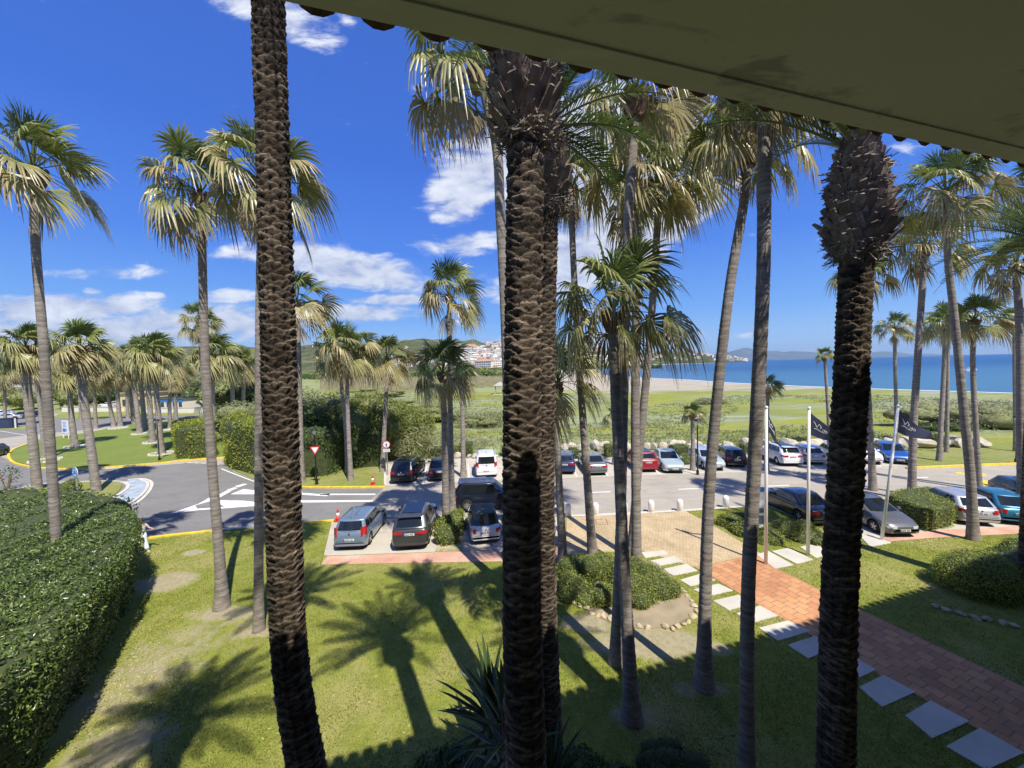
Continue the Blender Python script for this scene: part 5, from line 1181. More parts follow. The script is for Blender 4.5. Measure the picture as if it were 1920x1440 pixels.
def car(near, hd0, hd1, end, typ, paint, label, opt=(), wheel_r=.32, z=.012, rim='rim', name='parked_car', roofmat=None, H=None, L=None, group='cars parked along the road'):
    """near: ground pixel under the bumper that faces us; (hd0 -> hd1) two ground pixels giving the direction away from it; end: which end faces us"""
    T = dict(TYPES[typ]); Wd = T['W']/2; Ht = H or T['H']; Ln = T['L']; kx = (L or Ln)/Ln
    nx, ny = G(*near); a0 = Vector(G(*hd0)); a1 = Vector(G(*hd1)); dv = (a1-a0).normalized()
    ang = math.atan2(dv.y, dv.x)
    # local x runs front (0) to rear (L)
    if end == 'rear': rz = ang+math.pi; ox, oy = nx+dv.x*Ln*kx, ny+dv.y*Ln*kx           # front is the far end
    else: rz = ang; ox, oy = nx, ny
    root = empty(name, (ox, oy, z), rz); root.scale = (kx, 1, 1); tag(root, label, 'car', group)
    PM = paint; rc = wheel_r; xa = (.19*Ln, Ln-.20*Ln); ra = wheel_r+.055
    zc_bot = .20 if typ not in ('suv', 'estate') else .26
    beltz = lambda x: np.interp(x, [T['xw0'], T['xr1']], T['bz'])
    def ztop(x):
        if x <= T['xw0']: return interp(T['hood'], x)
        if x >= T['xr1']-.02: return interp(T['tail'], x) if x >= T['tail'][0][0] else float(beltz(x))
        return float(beltz(x))
    def hw(x):
        e0 = max(0, 1-x/.55); e1 = max(0, 1-(Ln-x)/.42); return Wd*(1-.20*e0**2.2)*(1-.13*e1**2.2)*(1-.02*abs(x-Ln/2)/Ln*2)
    xs = sorted(set(list(np.linspace(0, Ln, 30))+[.03, .08, Ln-.03, Ln-.08]+[c+ra*math.cos(t) for c in xa for t in np.linspace(0, math.pi, 11)]+[c+s*(ra+.01) for c in xa for s in (-1, 1)]))
    V = []; Fc = []; rows = len(xs)
    for x in xs:
        zt = ztop(x); w = hw(x); zb = zc_bot+.05*max(0, 1-x/.3)+.08*max(0, 1-(Ln-x)/.3); 
        for c in xa:
            if abs(x-c) <= ra: zb = max(zb, rc+math.sqrt(max(0, ra*ra-(x-c)**2)))
        crown = .03 if x < T['xw0'] else .015
        zm = .5*(zt+zb)
        sec = [(0, zt+crown), (.5*w, zt+crown*.8), (.82*w, zt), (.93*w, zt-.045), (.975*w, max(zt-.16, zm)), (1.0*w, max(min(.62, zt-.2), zb+.04)), (.995*w, max(.45, zb+.025)), (.975*w, max(.32, zb+.012)), (.95*w, zb)]
        for y, zz in sec:
            sx = 0
            if x < .5: sx = (.20*max(0, zz-.50)**1.3+.10*max(0, .40-zz))*(1-x/.5)
            if x > Ln-.4: sx = -(.14*max(0, zz-.55)**1.2+.12*max(0, .42-zz))*(1-(Ln-x)/.4)
            V.append((x+sx, y, zz))
    k = 9
    for i in range(rows-1):
        for j in range(k-1): Fc.append((i*k+j, i*k+j+1, (i+1)*k+j+1, (i+1)*k+j))
    n = len(V); V += [(x, -y, zz) for x, y, zz in V]; Fc += [tuple(n+q for q in reversed(f)) for f in Fc]
    Fc.append(tuple([j for j in range(k)]+[n+j for j in range(k-1, 0, -1)][0:])); e = (rows-1)*k
    Fc.append(tuple([e+j for j in range(k-1, -1, -1)]+[n+e+j for j in range(1, k)]))
    body = mobj('body', V, Fc, PM, root, True)
    try:
        bm = bmesh.new(); bm.from_mesh(body.data); bmesh.ops.remove_doubles(bm, verts=bm.verts[:], dist=.0005); bmesh.ops.recalc_face_normals(bm, faces=bm.faces[:])
        for ed in bm.edges:
            if len(ed.link_faces) == 2 and ed.calc_face_angle(0) > .7: ed.smooth = False
        bm.to_mesh(body.data); bm.free()
    except Exception: pass
    # greenhouse
    def fx(t): return T['xw0']+(T['xw1']-T['xw0'])*t
    def rx(t): return T['xr1']+(T['xr0']-T['xr1'])*t
    def gw(t): return Wd*(.925-.165*t**1.15) if typ != 'van' else Wd*(.94-.09*t**1.3)
    rz_ = Ht-.035
    def gz(t, x): return float(beltz(x))-.02+(rz_-float(beltz(x))+.02)*t
    def plan(t):
        a, b, w = fx(t), rx(t), gw(t); pts = []
        for s_ in (0, .35, .62, .82, .93, .985): pts.append((a+.22*s_**3*(1-.3*t), w*s_))
        L_ = b-a
        for q in (.25, .45, .65, .8): pts.append((a+L_*q, w))
        for s_ in (.985, .93, .82, .62, .35, 0): pts.append((b-.16*s_**3*(1-.2*t), w*s_))
        return pts
    TS = [0, .25, .5, .75, .92, 1.0]; V = []; Fc = []
    for t in TS:
        for (x, y) in plan(t): V.append((x, y, gz(t, x)))
    m_ = len(plan(0))
    a, b, w = fx(1), rx(1), gw(1); roofr = []
    for q, dz in ((.80, .022), (.4, .034), (.02, .036)):
        for (x, y) in plan(1.0): V.append(((a+b)/2+(x-(a+b)/2)*(.5+.5*q) if q > .5 else (a+b)/2+(x-(a+b)/2)*(.9*q+.45 if q > .1 else .45), y*q, gz(1, x)+dz-(.02 if x > b-.2 or x < a+.2 else 0)))
    NL = len(TS)+3
    for i in range(NL-1):
        for j in range(m_-1): Fc.append((i*m_+j, (i+1)*m_+j, (i+1)*m_+j+1, i*m_+j+1))
    n = len(V); V += [(x, -y, zz) for x, y, zz in V]; Fc += [tuple(n+q for q in reversed(f)) for f in Fc]
    gh = mobj('roof', V, Fc, [roofmat or PM], root, True)
    bm = bmesh.new(); bm.from_mesh(gh.data); bmesh.ops.remove_doubles(bm, verts=bm.verts[:], dist=.0005); bmesh.ops.recalc_face_normals(bm, faces=bm.faces[:]); bm.to_mesh(gh.data); bm.free()
    # glass panels lying on that shell
    def front_panel(nm, xf, t0, t1, wf, sgn, off=.006):
        V = []; R_, C_ = 6, 9
        for i in range(R_):
            t = t0+(t1-t0)*i/(R_-1)
            for j in range(C_):
                s_ = -wf+2*wf*j/(C_-1); x = (fx(t)+.22*abs(s_)**3*(1-.3*t)) if sgn < 0 else (rx(t)-.16*abs(s_)**3*(1-.2*t))
                V.append((x+sgn*off, gw(t)*s_, gz(t, x)+off))
        Fc = [(i*C_+j, i*C_+j+1, (i+1)*C_+j+1, (i+1)*C_+j) for i in range(R_-1) for j in range(C_-1)]
        return mobj(nm, V, Fc, M['glass'], root, True)
    front_panel('windscreen', 0, .07, .93, .86, -1); front_panel('rear_window', 0, .10 if typ != 'van' else .12, .88, .80, 1)
    Lc = rx(.4)-fx(.4); cuts = [(0.0, .40), (.42, .74), (.76, 1.0)] if typ not in ('city',) else [(0, .6), (.62, 1.0)]
    for sg in (1, -1):
        for ci, (c0, c1) in enumerate(cuts):
            V = []; R_ = 5
            for i in range(R_):
                t = .12+.74*i/(R_-1)
                a_, b_ = fx(t)+.25, rx(t)-.19
                A_, B_ = fx(.4)+.25, rx(.4)-.19
                x0 = a_ if c0 == 0 else max(a_, A_+(B_-A_)*c0); x1 = b_ if c1 == 1 else min(b_, A_+(B_-A_)*c1)
                if c1 == 1 and typ not in ('van', 'mpv'): x1 -= .10*(1-t)+.03
                x1 = max(x1, x0+.02)
                for x in (x0, (x0+x1)/2, x1): V.append((x, sg*(gw(t)+.005), gz(t, x)))
            Fc = [(i*3+j, i*3+j+1, (i+1)*3+j+1, (i+1)*3+j) for i in range(R_-1) for j in range(2)]
            mobj('side_window', V, Fc, M['glass'], root)
    # wheels
    for c in xa:
        for sg in (1, -1):
            w_ = MB(); yo = sg*(Wd*.965-.11); N_ = 20
            prof = [(rc*.60, -.10), (rc*.93, -.105), (rc, -.075), (rc, .075), (rc*.93, .105), (rc*.60, .10)]
            V = [(c+r*math.cos(2*math.pi*q/N_), yo+o_, rc+r*math.sin(2*math.pi*q/N_)) for r, o_ in prof for q in range(N_)]
            Fq = [(i*N_+q, i*N_+(q+1) % N_, (i+1)*N_+(q+1) % N_, (i+1)*N_+q) for i in range(5) for q in range(N_)]
            wh = mobj('wheel', V, Fq, M['tyre'], root, True)
            rm = MB(); yy = yo+sg*.075; ns = 7 if typ in ('suv', 'estate') else 5
            rm.add([(c+rc*.62*math.cos(2*math.pi*q/N_), yy-sg*.05, rc+rc*.62*math.sin(2*math.pi*q/N_)) for q in range(N_)], [tuple(range(N_))], 1)
            for q in range(N_):
                a1, a2 = 2*math.pi*q/N_, 2*math.pi*(q+1)/N_
                rm.add([(c+r*math.cos(a_), yy+o_*sg, rc+r*math.sin(a_)) for a_ in (a1, a2) for r, o_ in ((rc*.64, .012), (rc*.56, .012), (rc*.55, -.04))], [(0, 1, 4, 3), (1, 2, 5, 4)])
            for q in range(ns):
                a_ = 2*math.pi*q/ns+.3; u_ = (math.cos(a_), math.sin(a_)); p_ = (-u_[1], u_[0]); w1, w2 = .04, .03
                rm.add([(c+u_[0]*r+p_[0]*s_, yy+sg*(o_), rc+u_[1]*r+p_[1]*s_) for r, ww, o_ in ((.03, w1, .015), (rc*.6, w2, .008)) for s_ in (-ww, ww)], [(0, 1, 3, 2)])
            rm.lathe((0, 0, 0), [(0, 0)], 3) if False else None
            rm.build('rim', [M[rim], M['trim']], wh)
    ub = MB(); ub.box((Ln/2, 0, .33), (Ln-.5, Wd*1.62, .26)); ub.build('underbody', M['trim'], root)
    # lamps, plates, grille, mirrors, trim
    def on_body(x, y, zz): return (x, y, zz)
    rzl = ztop(Ln-.12)-.13
    th = dict(city=(.16, .20), van=(.13, .42), mpv=(.13, .44), suv=(.40, .15), estate=(.30, .17), sedan=(.34, .15), hatch=(.26, .20), onebox=(.26, .22))[typ]
    for sg in (1, -1):
        q = MB(); zz = rzl+(.12 if typ in ('mpv', 'van') else 0)
        def wrap(x_end, dirx, wy, hz, zc, ym):
            yA = ym; yB = ym-wy; V = []
            for zq in (-1, 1):
                for (yy_, ex) in ((yB, .0), (ym*.5+yB*.5, .0), (yA-.03, .03), (yA, .12), (yA+.004, .25)):
                    bx_ = x_end+dirx*ex; zz2 = zc+zq*hz/2
                    s2 = -(.14*max(0, zz2-.55)**1.2)*1 if dirx < 0 else (.20*max(0, zz2-.50)**1.3)
                    wv = hw(bx_)+.008 if ex > .1 else None
                    V.append((bx_+s2-dirx*.012*(1 if ex < .1 else 0), sg*(min(yy_, hw(bx_)+.006) if ex < .1 else hw(bx_)*.985+.008), zz2))
            return V, [(i, i+1, 6+i, 5+i) for i in range(4)]
        V, Fq = wrap(Ln, -1, th[0], th[1], zz, hw(Ln)*.985); q.add(V, Fq); q.build('tail_light', M['lamp_red'], root)
        q = MB(); V, Fq = wrap(0, 1, .30, .14, interp(T['hood'], .1)-.10, hw(0)*.985); q.add(V, Fq); q.build('headlight', M['lamp_white'], root)
        mr = MB(); mx = T['xw0']+.42; mz = float(beltz(mx))+.06
        mr.box((mx, sg*(Wd+.07), mz), (.11, .19, .13), 0, 0, .8); mr.box((mx+.02, sg*(Wd-.03), mz-.03), (.06, .12, .04)); mr.build('mirror', paint if 'blackmirror' not in opt else M['trim'], root)
        hd = MB(); 
        for hx in ((A_hx := T['xw0']+(T['xr1']-T['xw0'])*.46), T['xw0']+(T['xr1']-T['xw0'])*.76):
            if typ == 'city' and hx != A_hx: continue
            hd.box((hx, sg*(hw(hx)*.985+.012), float(beltz(hx))-.14), (.18, .03, .03))
        hd.build('door_handle', paint, root)
        sm = MB()
        for hx in (T['xw0']+.28, T['xw0']+(T['xr1']-T['xw0'])*.50, T['xw0']+(T['xr1']-T['xw0'])*.80):
            for z0_, z1_, y0_, y1_ in ((.42, .62, .997, 1.0), (.62, float(beltz(hx))-.15, 1.0, .978)):
                w0 = hw(hx); sm.quad((hx-.006, sg*(w0*y0_+.004), z0_), (hx+.006, sg*(w0*y0_+.004), z0_), (hx+.006, sg*(w0*y1_+.004), z1_), (hx-.006, sg*(w0*y1_+.004), z1_))
        sm.build('door_seam', M['trim'], root)
    def plate(x, zz, sg):
        p = MB(); o_ = .012*sg; p.box((x+o_, 0, zz), (.012, .52, .115), 0); p.box((x+o_*1.9, -.235*sg if sg > 0 else .235, zz), (.006, .045, .105), 1)
        rr = random.Random(int(near[0])); y = -.175
        for q in range(7):
            if q == 4: y += .03
            p.box((x+o_*1.9, y*sg, zz), (.004, .034, .075), 2); p.box((x+o_*2.1, y*sg+rr.choice((-.004, .004)), zz+rr.choice((-.015, .018, 0))), (.004, .016, .022), 0); y += .055
        return p.build('number_plate', [M['plate'], M['plate_blue'], M['trim']], root)
    rear_pz = {'hatch': .72, 'suv': .86, 'sedan': .80, 'mpv': .60, 'van': .58, 'city': .66, 'estate': .80, 'onebox': .78}[typ]
    plate(Ln-.14*max(0, rear_pz-.55)**1.2, rear_pz, 1); plate(.0+.0, .40, -1)
    gr = MB(); zg = interp(T['hood'], .08)-.13; gr.box((.025, 0, zg), (.03, Wd*.95, .10)); gr.box((.012, 0, .30), (.03, Wd*1.15, .11)); gr.build('grille', M['trim'], root)
    bt = MB(); bt.box((Ln-.02-.12*.1, 0, .30 if typ not in ('suv', 'estate') else .36), (.03, Wd*1.35, .09 if typ not in ('suv', 'estate') else .17))
    bt.box((Ln-.005, 0, .52), (.012, Wd*1.5, .012)); bt.build('rear_bumper_trim', M['trim'], root)
    bd = MB(); bd.lathe((0, 0, 0), [(.045, -.006), (.045, .006)], 12); k0 = 0
    bd.V = [(Ln+zq*1-.14*max(0, ztop(Ln-.1)-.12-.55)**1.2, x, y+ztop(Ln-.1)-.10) for x, y, zq in bd.V]; bd.build('badge', M['chrome'], root)
    if 'rails' in opt:
        for sg in (1, -1):
            rl = MB(); a_, b_ = fx(1)+.15, rx(1)-.1; rl.tube([(a_, sg*gw(1)*.88, rz_+.015), (a_+.1, sg*gw(1)*.88, rz_+.06), (b_-.1, sg*gw(1)*.88, rz_+.05), (b_, sg*gw(1)*.88, rz_-.0)], .016, 6); rl.build('roof_rail', M['chrome'] if 'chromerails' in opt else M['trim'], root)
    if 'glassroof' in opt:
        V = []; a_, b_ = fx(1)+.12, rx(1)-.35
        for x in (a_, (a_+b_)/2, b_):
            for y in (-.72, 0, .72): V.append((x, y*gw(1), rz_+.030+(.012 if y == 0 else -.003)+.004))
        mobj('glass_roof', V, [(0, 1, 4, 3), (1, 2, 5, 4), (3, 4, 7, 6), (4, 5, 8, 7)], M['glass'], root, True)
    if 'spoiler' in opt:
        sp = MB(); sp.box((rx(1)+.06, 0, rz_-.005), (.28, gw(1)*1.7, .035)); sp.build('spoiler', PM, root)
    if 'wiper' in opt:
        sp = MB(); sp.tube([(rx(.1)+.02, 0, gz(.1, rx(.1))+.01), (rx(.3)+.03, .33, gz(.3, rx(.3))+.01)], .012, 5); sp.build('wiper', M['trim'], root)
    if 'cladding' in opt:
        for sg in (1, -1):
            cl = MB(); cl.box((Ln/2, sg*(Wd*.975), .30), (xa[1]-xa[0]-2*ra-.04, .04, .14)); cl.build('sill_trim', M['trim'], root)
    if 'antenna' in opt:
        an = MB(); an.tube([(rx(1)-.15, 0, rz_+.03), (rx(1)+.1, 0, rz_+.22)], .008, 5); an.build('antenna', M['trim'], root)
    return root
P = {k: carpaint(*v) for k, v in dict(
    sblue=('silver blue car paint', (.20, .27, .35), .35), dgrey=('dark grey car paint', (.055, .058, .06), .3), white=('white car paint', (.74, .74, .74)), black=('black car paint', (.008, .009, .012)),
    navy=('dark blue black car paint', (.008, .012, .025)), blue=('dark blue car paint', (.02, .035, .10), .2), grey=('mid grey car paint', (.20, .21, .21), .4), red=('red car paint', (.26, .018, .03)),
    pgreen=('pale green silver car paint', (.45, .54, .52), .3), lblue=('light silver blue car paint', (.50, .57, .66), .3), silver=('silver car paint', (.50, .51, .52), .4), bblue=('bright blue car paint', (.015, .09, .36), .2),
    teal=('teal blue car paint', (.015, .14, .24), .25), grey2=('graphite grey car paint', (.15, .155, .165), .4), softtop=('grey green fabric roof', (.10, .115, .10), 0, .9)).items()}
P['softtop'] = plain('grey green fabric roof', (.10, .115, .10), .95)
GN = 'cars in the parking bays nearest the building'; GF = 'cars in the far parking row'; GR_ = 'cars parked right of the plaza'
car((655, 1035), (688, 1033), (716, 993), 'rear', 'mpv', P['sblue'], 'silver blue compact car with tall red tail lights, leftmost of the near bays', ('wiper', 'antenna', 'blackmirror'), group=GN)
car((768, 1035), (803, 1026), (813, 990), 'rear', 'suv', P['dgrey'], 'dark grey off roader with a glass roof and rear spoiler in the near bays', ('glassroof', 'spoiler', 'cladding'), wheel_r=.36, group=GN)
car((912, 1023), (884, 1021), (879, 985), 'rear', 'city', P['white'], 'small round white car with a grey green fabric roof beside the middle scaly trunks', ('blackmirror',), roofmat=P['softtop'], group=GN)
car((1012, 1020), (1035, 1015), (1032, 985), 'rear', 'hatch', P['white'], 'white hatchback nearly hidden behind the middle scaly trunks', group=GN)
car((851, 950), (873, 950), (945, 947), 'rear', 'estate', P['navy'], 'glossy blue black off roader standing across the road in side view', ('spoiler', 'cladding'), wheel_r=.38, name='passing_car')
car((752, 909), (777, 906), (797, 883), 'rear', 'estate', P['black'], 'black estate with silver roof rails, leftmost of the far row', ('rails', 'chromerails', 'glassroof'), group=GF)
car((824, 904), (799, 904), (804, 882), 'rear', 'sedan', P['black'], 'black saloon car left of the crossing palms in the far row', group=GF)
car((913, 897), (890, 895), (891, 872), 'rear', 'van', P['white'], 'white high roofed van with a wide rear window in the far row', ('rails', 'wiper'), group=GF)
car((1059, 891), (1079, 890), (1073, 864), 'rear', 'suv', P['blue'], 'dark blue car with red lamps just right of the middle scaly trunks', H=1.55, group=GF)
car((1121, 893), (1105, 890), (1090, 870), 'rear', 'sedan', P['grey'], 'mid grey saloon car in the far row left of the thick palm trunk', group=GF)
car((1217, 887), (1203, 887), (1178, 867), 'rear', 'suv', P['red'], 'red car with a dark roof in the far row', ('cladding', 'glassroof'), H=1.6, group=GF)
car((1266, 889), (1241, 885), (1220, 864), 'front', 'sedan', P['pgreen'], 'pale green saloon facing us next to the red car', group=GF)
car((1344, 884), (1316, 878), (1288, 861), 'front', 'hatch', P['lblue'], 'light blue hatchback facing us behind the far lamp post', group=GF)
car((1383, 878), (1366, 878), (1346, 863), 'rear', 'hatch', P['black'], 'black hatchback between the bowed palm and the dark thick palm', group=GF)
car((1488, 876), (1462, 875), (1428, 860), 'rear', 'suv', P['white'], 'white off roader with a black lower body behind the first flag pole', ('cladding', 'spoiler', 'glassroof'), group=GF)
car((1530, 873), (1513, 872), (1486, 857), 'rear', 'hatch', P['silver'], 'silver hatchback behind the second flag pole', group=GF)
car((1580, 870), (1563, 869), (1538, 855), 'rear', 'hatch', P['lblue'], 'light blue car mostly hidden behind the right scaly trunk in the far row', group=GF)
car((1636, 872), (1612, 868), (1588, 855), 'front', 'hatch', P['white'], 'white car facing us just right of the right scaly trunk', group=GF)
car((1688, 872), (1661, 867), (1636, 852), 'front', 'hatch', P['bblue'], 'bright blue hatchback facing us at the right end of the far row', ('cladding',), H=1.5, group=GF)
car((1552, 990), (1530, 984), (1454, 947), 'rear', 'sedan', P['black'], 'long black saloon in side view behind the first two flag poles', group=GR_)
car((1697, 1010), (1647, 1002), (1575, 968), 'front', 'onebox', P['grey2'], 'graphite grey hatchback facing us beside the leaning flag pole', group=GR_)
car((1842, 989), (1800, 985), (1722, 948), 'rear', 'hatch', P['silver'], 'silver hatchback right of the square hedge block', L=4.35, group=GR_)
car((1915, 988), (1880, 983), (1806, 948), 'rear', 'city', P['teal'], 'teal blue small car at the right edge beside the silver hatchback', L=3.9, group=GR_)
car((1985, 972), (1940, 958), (1866, 926), 'front', 'hatch', P['navy'], 'very dark car at the right edge behind the teal one', group=GR_)
# far left cars
GL = 'distant cars at the far left'
car((216, 763), (214, 763), (180, 764), 'rear', 'hatch', P['white'], 'distant white car in side view beyond the park lawn', group=GL)
car((44, 785), (40, 785), (10, 787), 'rear', 'sedan', P['silver'], 'distant silver car in the car park at the far left', group=GL)
car((28, 778), (26, 778), (-2, 780), 'rear', 'hatch', P['lblue'], 'distant pale blue car behind the silver one at the far left', group=GL)
car((66, 782), (64, 782), (34, 784), 'rear', 'hatch', P['black'], 'distant black car at the right end of the far left car park', group=GL)
car((92, 779), (90, 779), (62, 781), 'rear', 'sedan', P['navy'], 'distant dark blue car between the palm trunks at the far left', group=GL)
car((3, 852), (0, 852), (-40, 862), 'rear', 'hatch', P['black'], 'black car leaving the roundabout at the left edge', name='passing_car', group=GL)
# ------------------------------------------------------------------ street furniture, signs, flags, people
M['bollard'] = plain('white painted concrete', (.80, .79, .77), .6, var=.06, scale=5)
M['black'] = plain('black painted metal', (.015, .015, .016), .4); M['steel'] = plain('galvanised steel', (.42, .43, .44), .4, metal=.5)
M['pole'] = plain('white enamelled pole', (.78, .77, .74), .3, spec=.6); M['red'] = plain('red sign film', (.55, .02, .03), .4); M['orange'] = plain('red orange cone plastic', (.68, .05, .025), .45)
M['signwhite'] = plain('white sign film', (.80, .80, .80), .4); M['signblue'] = plain('blue sign film', (.03, .20, .58), .4); M['navyflag'] = plain('navy flag cloth', (.018, .024, .06), .8, var=.25, scale=3)
M['flagback'] = plain('faded blue flag cloth', (.04, .06, .16), .8)
def bollard():
    root = empty('bollard'); m = MB(); m.lathe((0, 0, 0), [(.135, 0), (.15, .02), (.15, .52), (.148, .57), (.135, .64), (.105, .70), (.055, .74), (.01, .75)], 20); m.build('body', M['bollard'], root, True)
    f = MB(); f.lathe((0, 0, 0), [(.17, .0), (.17, .02), (.15, .03)], 20); f.build('foot', M['kerb'], root); return root
def copy_tree(o, parent=None):
    c = o.copy(); COL.objects.link(c)
    if parent: c.parent = parent
    for ch in [x for x in o.children]: copy_tree(ch, c)
    return c
BP = [(1066, 967, 'white bollard between the middle scaly trunks and the low headed palm'), (1117, 965, 'white bollard right of the low headed palm, near the iron grating'), (1171, 963, 'white bollard half hidden behind the thick palm trunk'), (1221, 960, 'white bollard in the middle of the plaza edge, right of the thick palm trunk'), (1275, 958, 'white bollard at the right corner of the paved plaza'), (1361, 951, 'white bollard on the grass right of the bowed palm')]
b0 = bollard()
for i, (px, py, lab) in enumerate(BP):
    o = b0 if i == 0 else copy_tree(b0); x, y = G(px, py, .04); o.location = (x, y, .04); o.scale = (1.22, 1.22, 1.0); tag(o, lab, 'bollard', 'white bollards along the road edge of the plaza')
def cone(px, py, lab):
    x, y = G(px, py, .05); root = empty('traffic_cone', (x, y, .06)); tag(root, lab, 'traffic cone', 'red and white traffic cones')
    m = MB(); m.box((0, 0, .02), (.40, .40, .04)); m.build('base', M['orange'], root)
    m = MB(); m.lathe((0, 0, 0), [(.15, .04), (.11, .28)], 16); m.lathe((0, 0, 0), [(.075, .48), (.055, .62), (.03, .74), (.02, .75)], 16); m.build('cone', M['orange'], root, True)
    m = MB(); m.lathe((0, 0, 0), [(.111, .275), (.076, .485)], 16); m.build('reflective_band', M['signwhite'], root, True)
cone(699, 908, 'red and white cone on the grass behind the yellow kerb'); cone(634, 976, 'red and white cone beside the silver blue compact car')
def lamp(px, py, top_px, top_py, lab, name='street_lamp'):
    x, y = G(px, py, .05); h = D(px, top_py, y).z; root = empty(name, (x, y, 0)); tag(root, lab, 'street lamp', 'black lamp posts')
    m = MB(); m.lathe((0, 0, 0), [(.11, 0), (.11, .35), (.06, .42), (.045, h-.5), (.06, h-.45)], 10); m.build('post', M['black'], root, True)
    m = MB(); m.lathe((0, 0, h-.45), [(.10, 0), (.19, .28), (.20, .32)], 14); m.build('lantern', M['lamp_white'], root, True)
    m = MB(); m.lathe((0, 0, h-.14), [(.30, 0), (.28, .06), (.16, .14), (.03, .17)], 14); m.build('lamp_hood', M['black'], root, True)
lamp(299, 863, 296, 786, 'black lamp post on the park lawn beside a stout palm'); lamp(1308, 889, 1308, 786, 'black lamp post by the short palm in the far parking row'); lamp(594, 908, 592, 804, 'black lamp post behind the give way sign')
lamp(1905, 868, 1905, 780, 'black lamp post at the right edge behind the dark palm trunk')
def face_plate(root, name, z, shape, mats, y=-.03):
    pass
def ring(m, c, r0, r1, y, mi, n=28, a0=0, a1=2*math.pi):
    for k in range(n):
        a, b = a0+(a1-a0)*k/n, a0+(a1-a0)*(k+1)/n
        m.quad((c[0]+r0*math.cos(a), y, c[1]+r0*math.sin(a)), (c[0]+r1*math.cos(a), y, c[1]+r1*math.sin(a)), (c[0]+r1*math.cos(b), y, c[1]+r1*math.sin(b)), (c[0]+r0*math.cos(b), y, c[1]+r0*math.sin(b)), mi)
def disc(m, c, r, y, mi, n=28): m.add([(c[0]+r*math.cos(2*math.pi*k/n), y, c[1]+r*math.sin(2*math.pi*k/n)) for k in range(n)], [tuple(range(n))], mi)
def cyl_y(m, c, r, y0, y1, mi, n=28):
    V = [(c[0]+r*math.cos(2*math.pi*k/n), y, c[1]+r*math.sin(2*math.pi*k/n)) for y in (y0, y1) for k in range(n)]
    m.add(V, [(k, (k+1) % n, n+(k+1) % n, n+k) for k in range(n)]+[tuple(range(n)), tuple(range(2*n-1, n-1, -1))], mi)
def sign_root(px, py, top_py, lab, rz=0):
    x, y = G(px, py, .05); h = D(px, top_py, y).z; root = empty('road_sign', (x, y, 0), rz); tag(root, lab, 'road sign'); return root, h
# roundabout sign
root, h = sign_root(147, 945, 876, 'round blue roundabout sign with white arrows on a grey post', -.35)
m = MB(); m.tube([(0, 0, 0), (0, 0, h-.3)], .05, 10); m.build('post', M['steel'], root)
s = MB(); R = .36; cz = h-R; cyl_y(s, (0, cz), R, -.06, -.03, 0); disc(s, (0, cz), R*.96, -.063, 1)
for k in range(3):
    a0 = math.radians(90+120*k+14); a1 = a0+math.radians(74); ring(s, (0, cz), R*.50, R*.68, -.067, 0, 10, a0, a1)
    ca, sa = math.cos(a1), math.sin(a1); tx, tz = -sa, ca; s.add([(ca*R*.40, -.067, cz+sa*R*.40), (ca*R*.80, -.067, cz+sa*R*.80), (ca*R*.6+tx*R*.3, -.067, cz+sa*R*.6+tz*R*.3)], [(0, 1, 2)], 0)
s.build('sign_plate', [M['signwhite'], M['signblue']], root)
# give way sign
root, h = sign_root(594, 909, 835, 'triangular give way sign with a red border on a dark post', .15)
m = MB(); m.tube([(0, 0, 0), (0, 0, h-.1)], .045, 8); m.build('post', M['black'], root); m = MB(); m.box((0, 0, .75), (.35, .06, .05)); m.box((0, 0, .45), (.5, .06, .05)); m.build('bracket', M['black'], root)
s = MB(); w = .40
def tri(k, y, mi): s.add([(-w*k, y, h-.08-(1-k)*.23), (w*k, y, h-.08-(1-k)*.23), (0, y, h-.08-.70+(1-k)*.46)], [(0, 1, 2)], mi)
tri(1, -.05, 0); tri(1, -.045, 0); tri(.68, -.054, 1); s.build('sign_plate', [M['red'], M['signwhite']], root)
# no pedestrians sign
root, h = sign_root(727, 890, 826, 'round white sign with a red ring and a walking figure, small plate below', .1)
m = MB(); m.tube([(0, 0, 0), (0, 0, h-.3)], .045, 8); m.build('post', M['steel'], root)
s = MB(); R = .33; cz = h-R; cyl_y(s, (0, cz), R, -.07, -.045, 0); disc(s, (0, cz), R*.80, -.073, 1); s.box((0, -.078, cz-.02), (.09, .004, .16), 2); disc(s, (0, cz+.13), .04, -.077, 2, 10)
s.quad((-.05, -.078, cz-.22), (-.01, -.078, cz-.22), (.03, -.078, cz-.08), (-.02, -.078, cz-.08), 2); s.quad((.05, -.078, cz-.22), (.09, -.078, cz-.22), (.03, -.078, cz-.08), (0, -.078, cz-.08), 2); s.quad((-.13, -.078, cz-.04), (-.11, -.078, cz-.07), (.0, -.078, cz+.06), (-.02, -.078, cz+.08), 2)
s.build('sign_plate', [M['red'], M['signwhite'], M['black']], root); s = MB(); s.box((0, -.05, cz-.52), (.55, .02, .26), 0)
for q in range(2): s.box((0, -.062, cz-.47-q*.09), (.40, .004, .025), 1)
s.build('lower_plate', [M['signwhite'], M['black']], root)
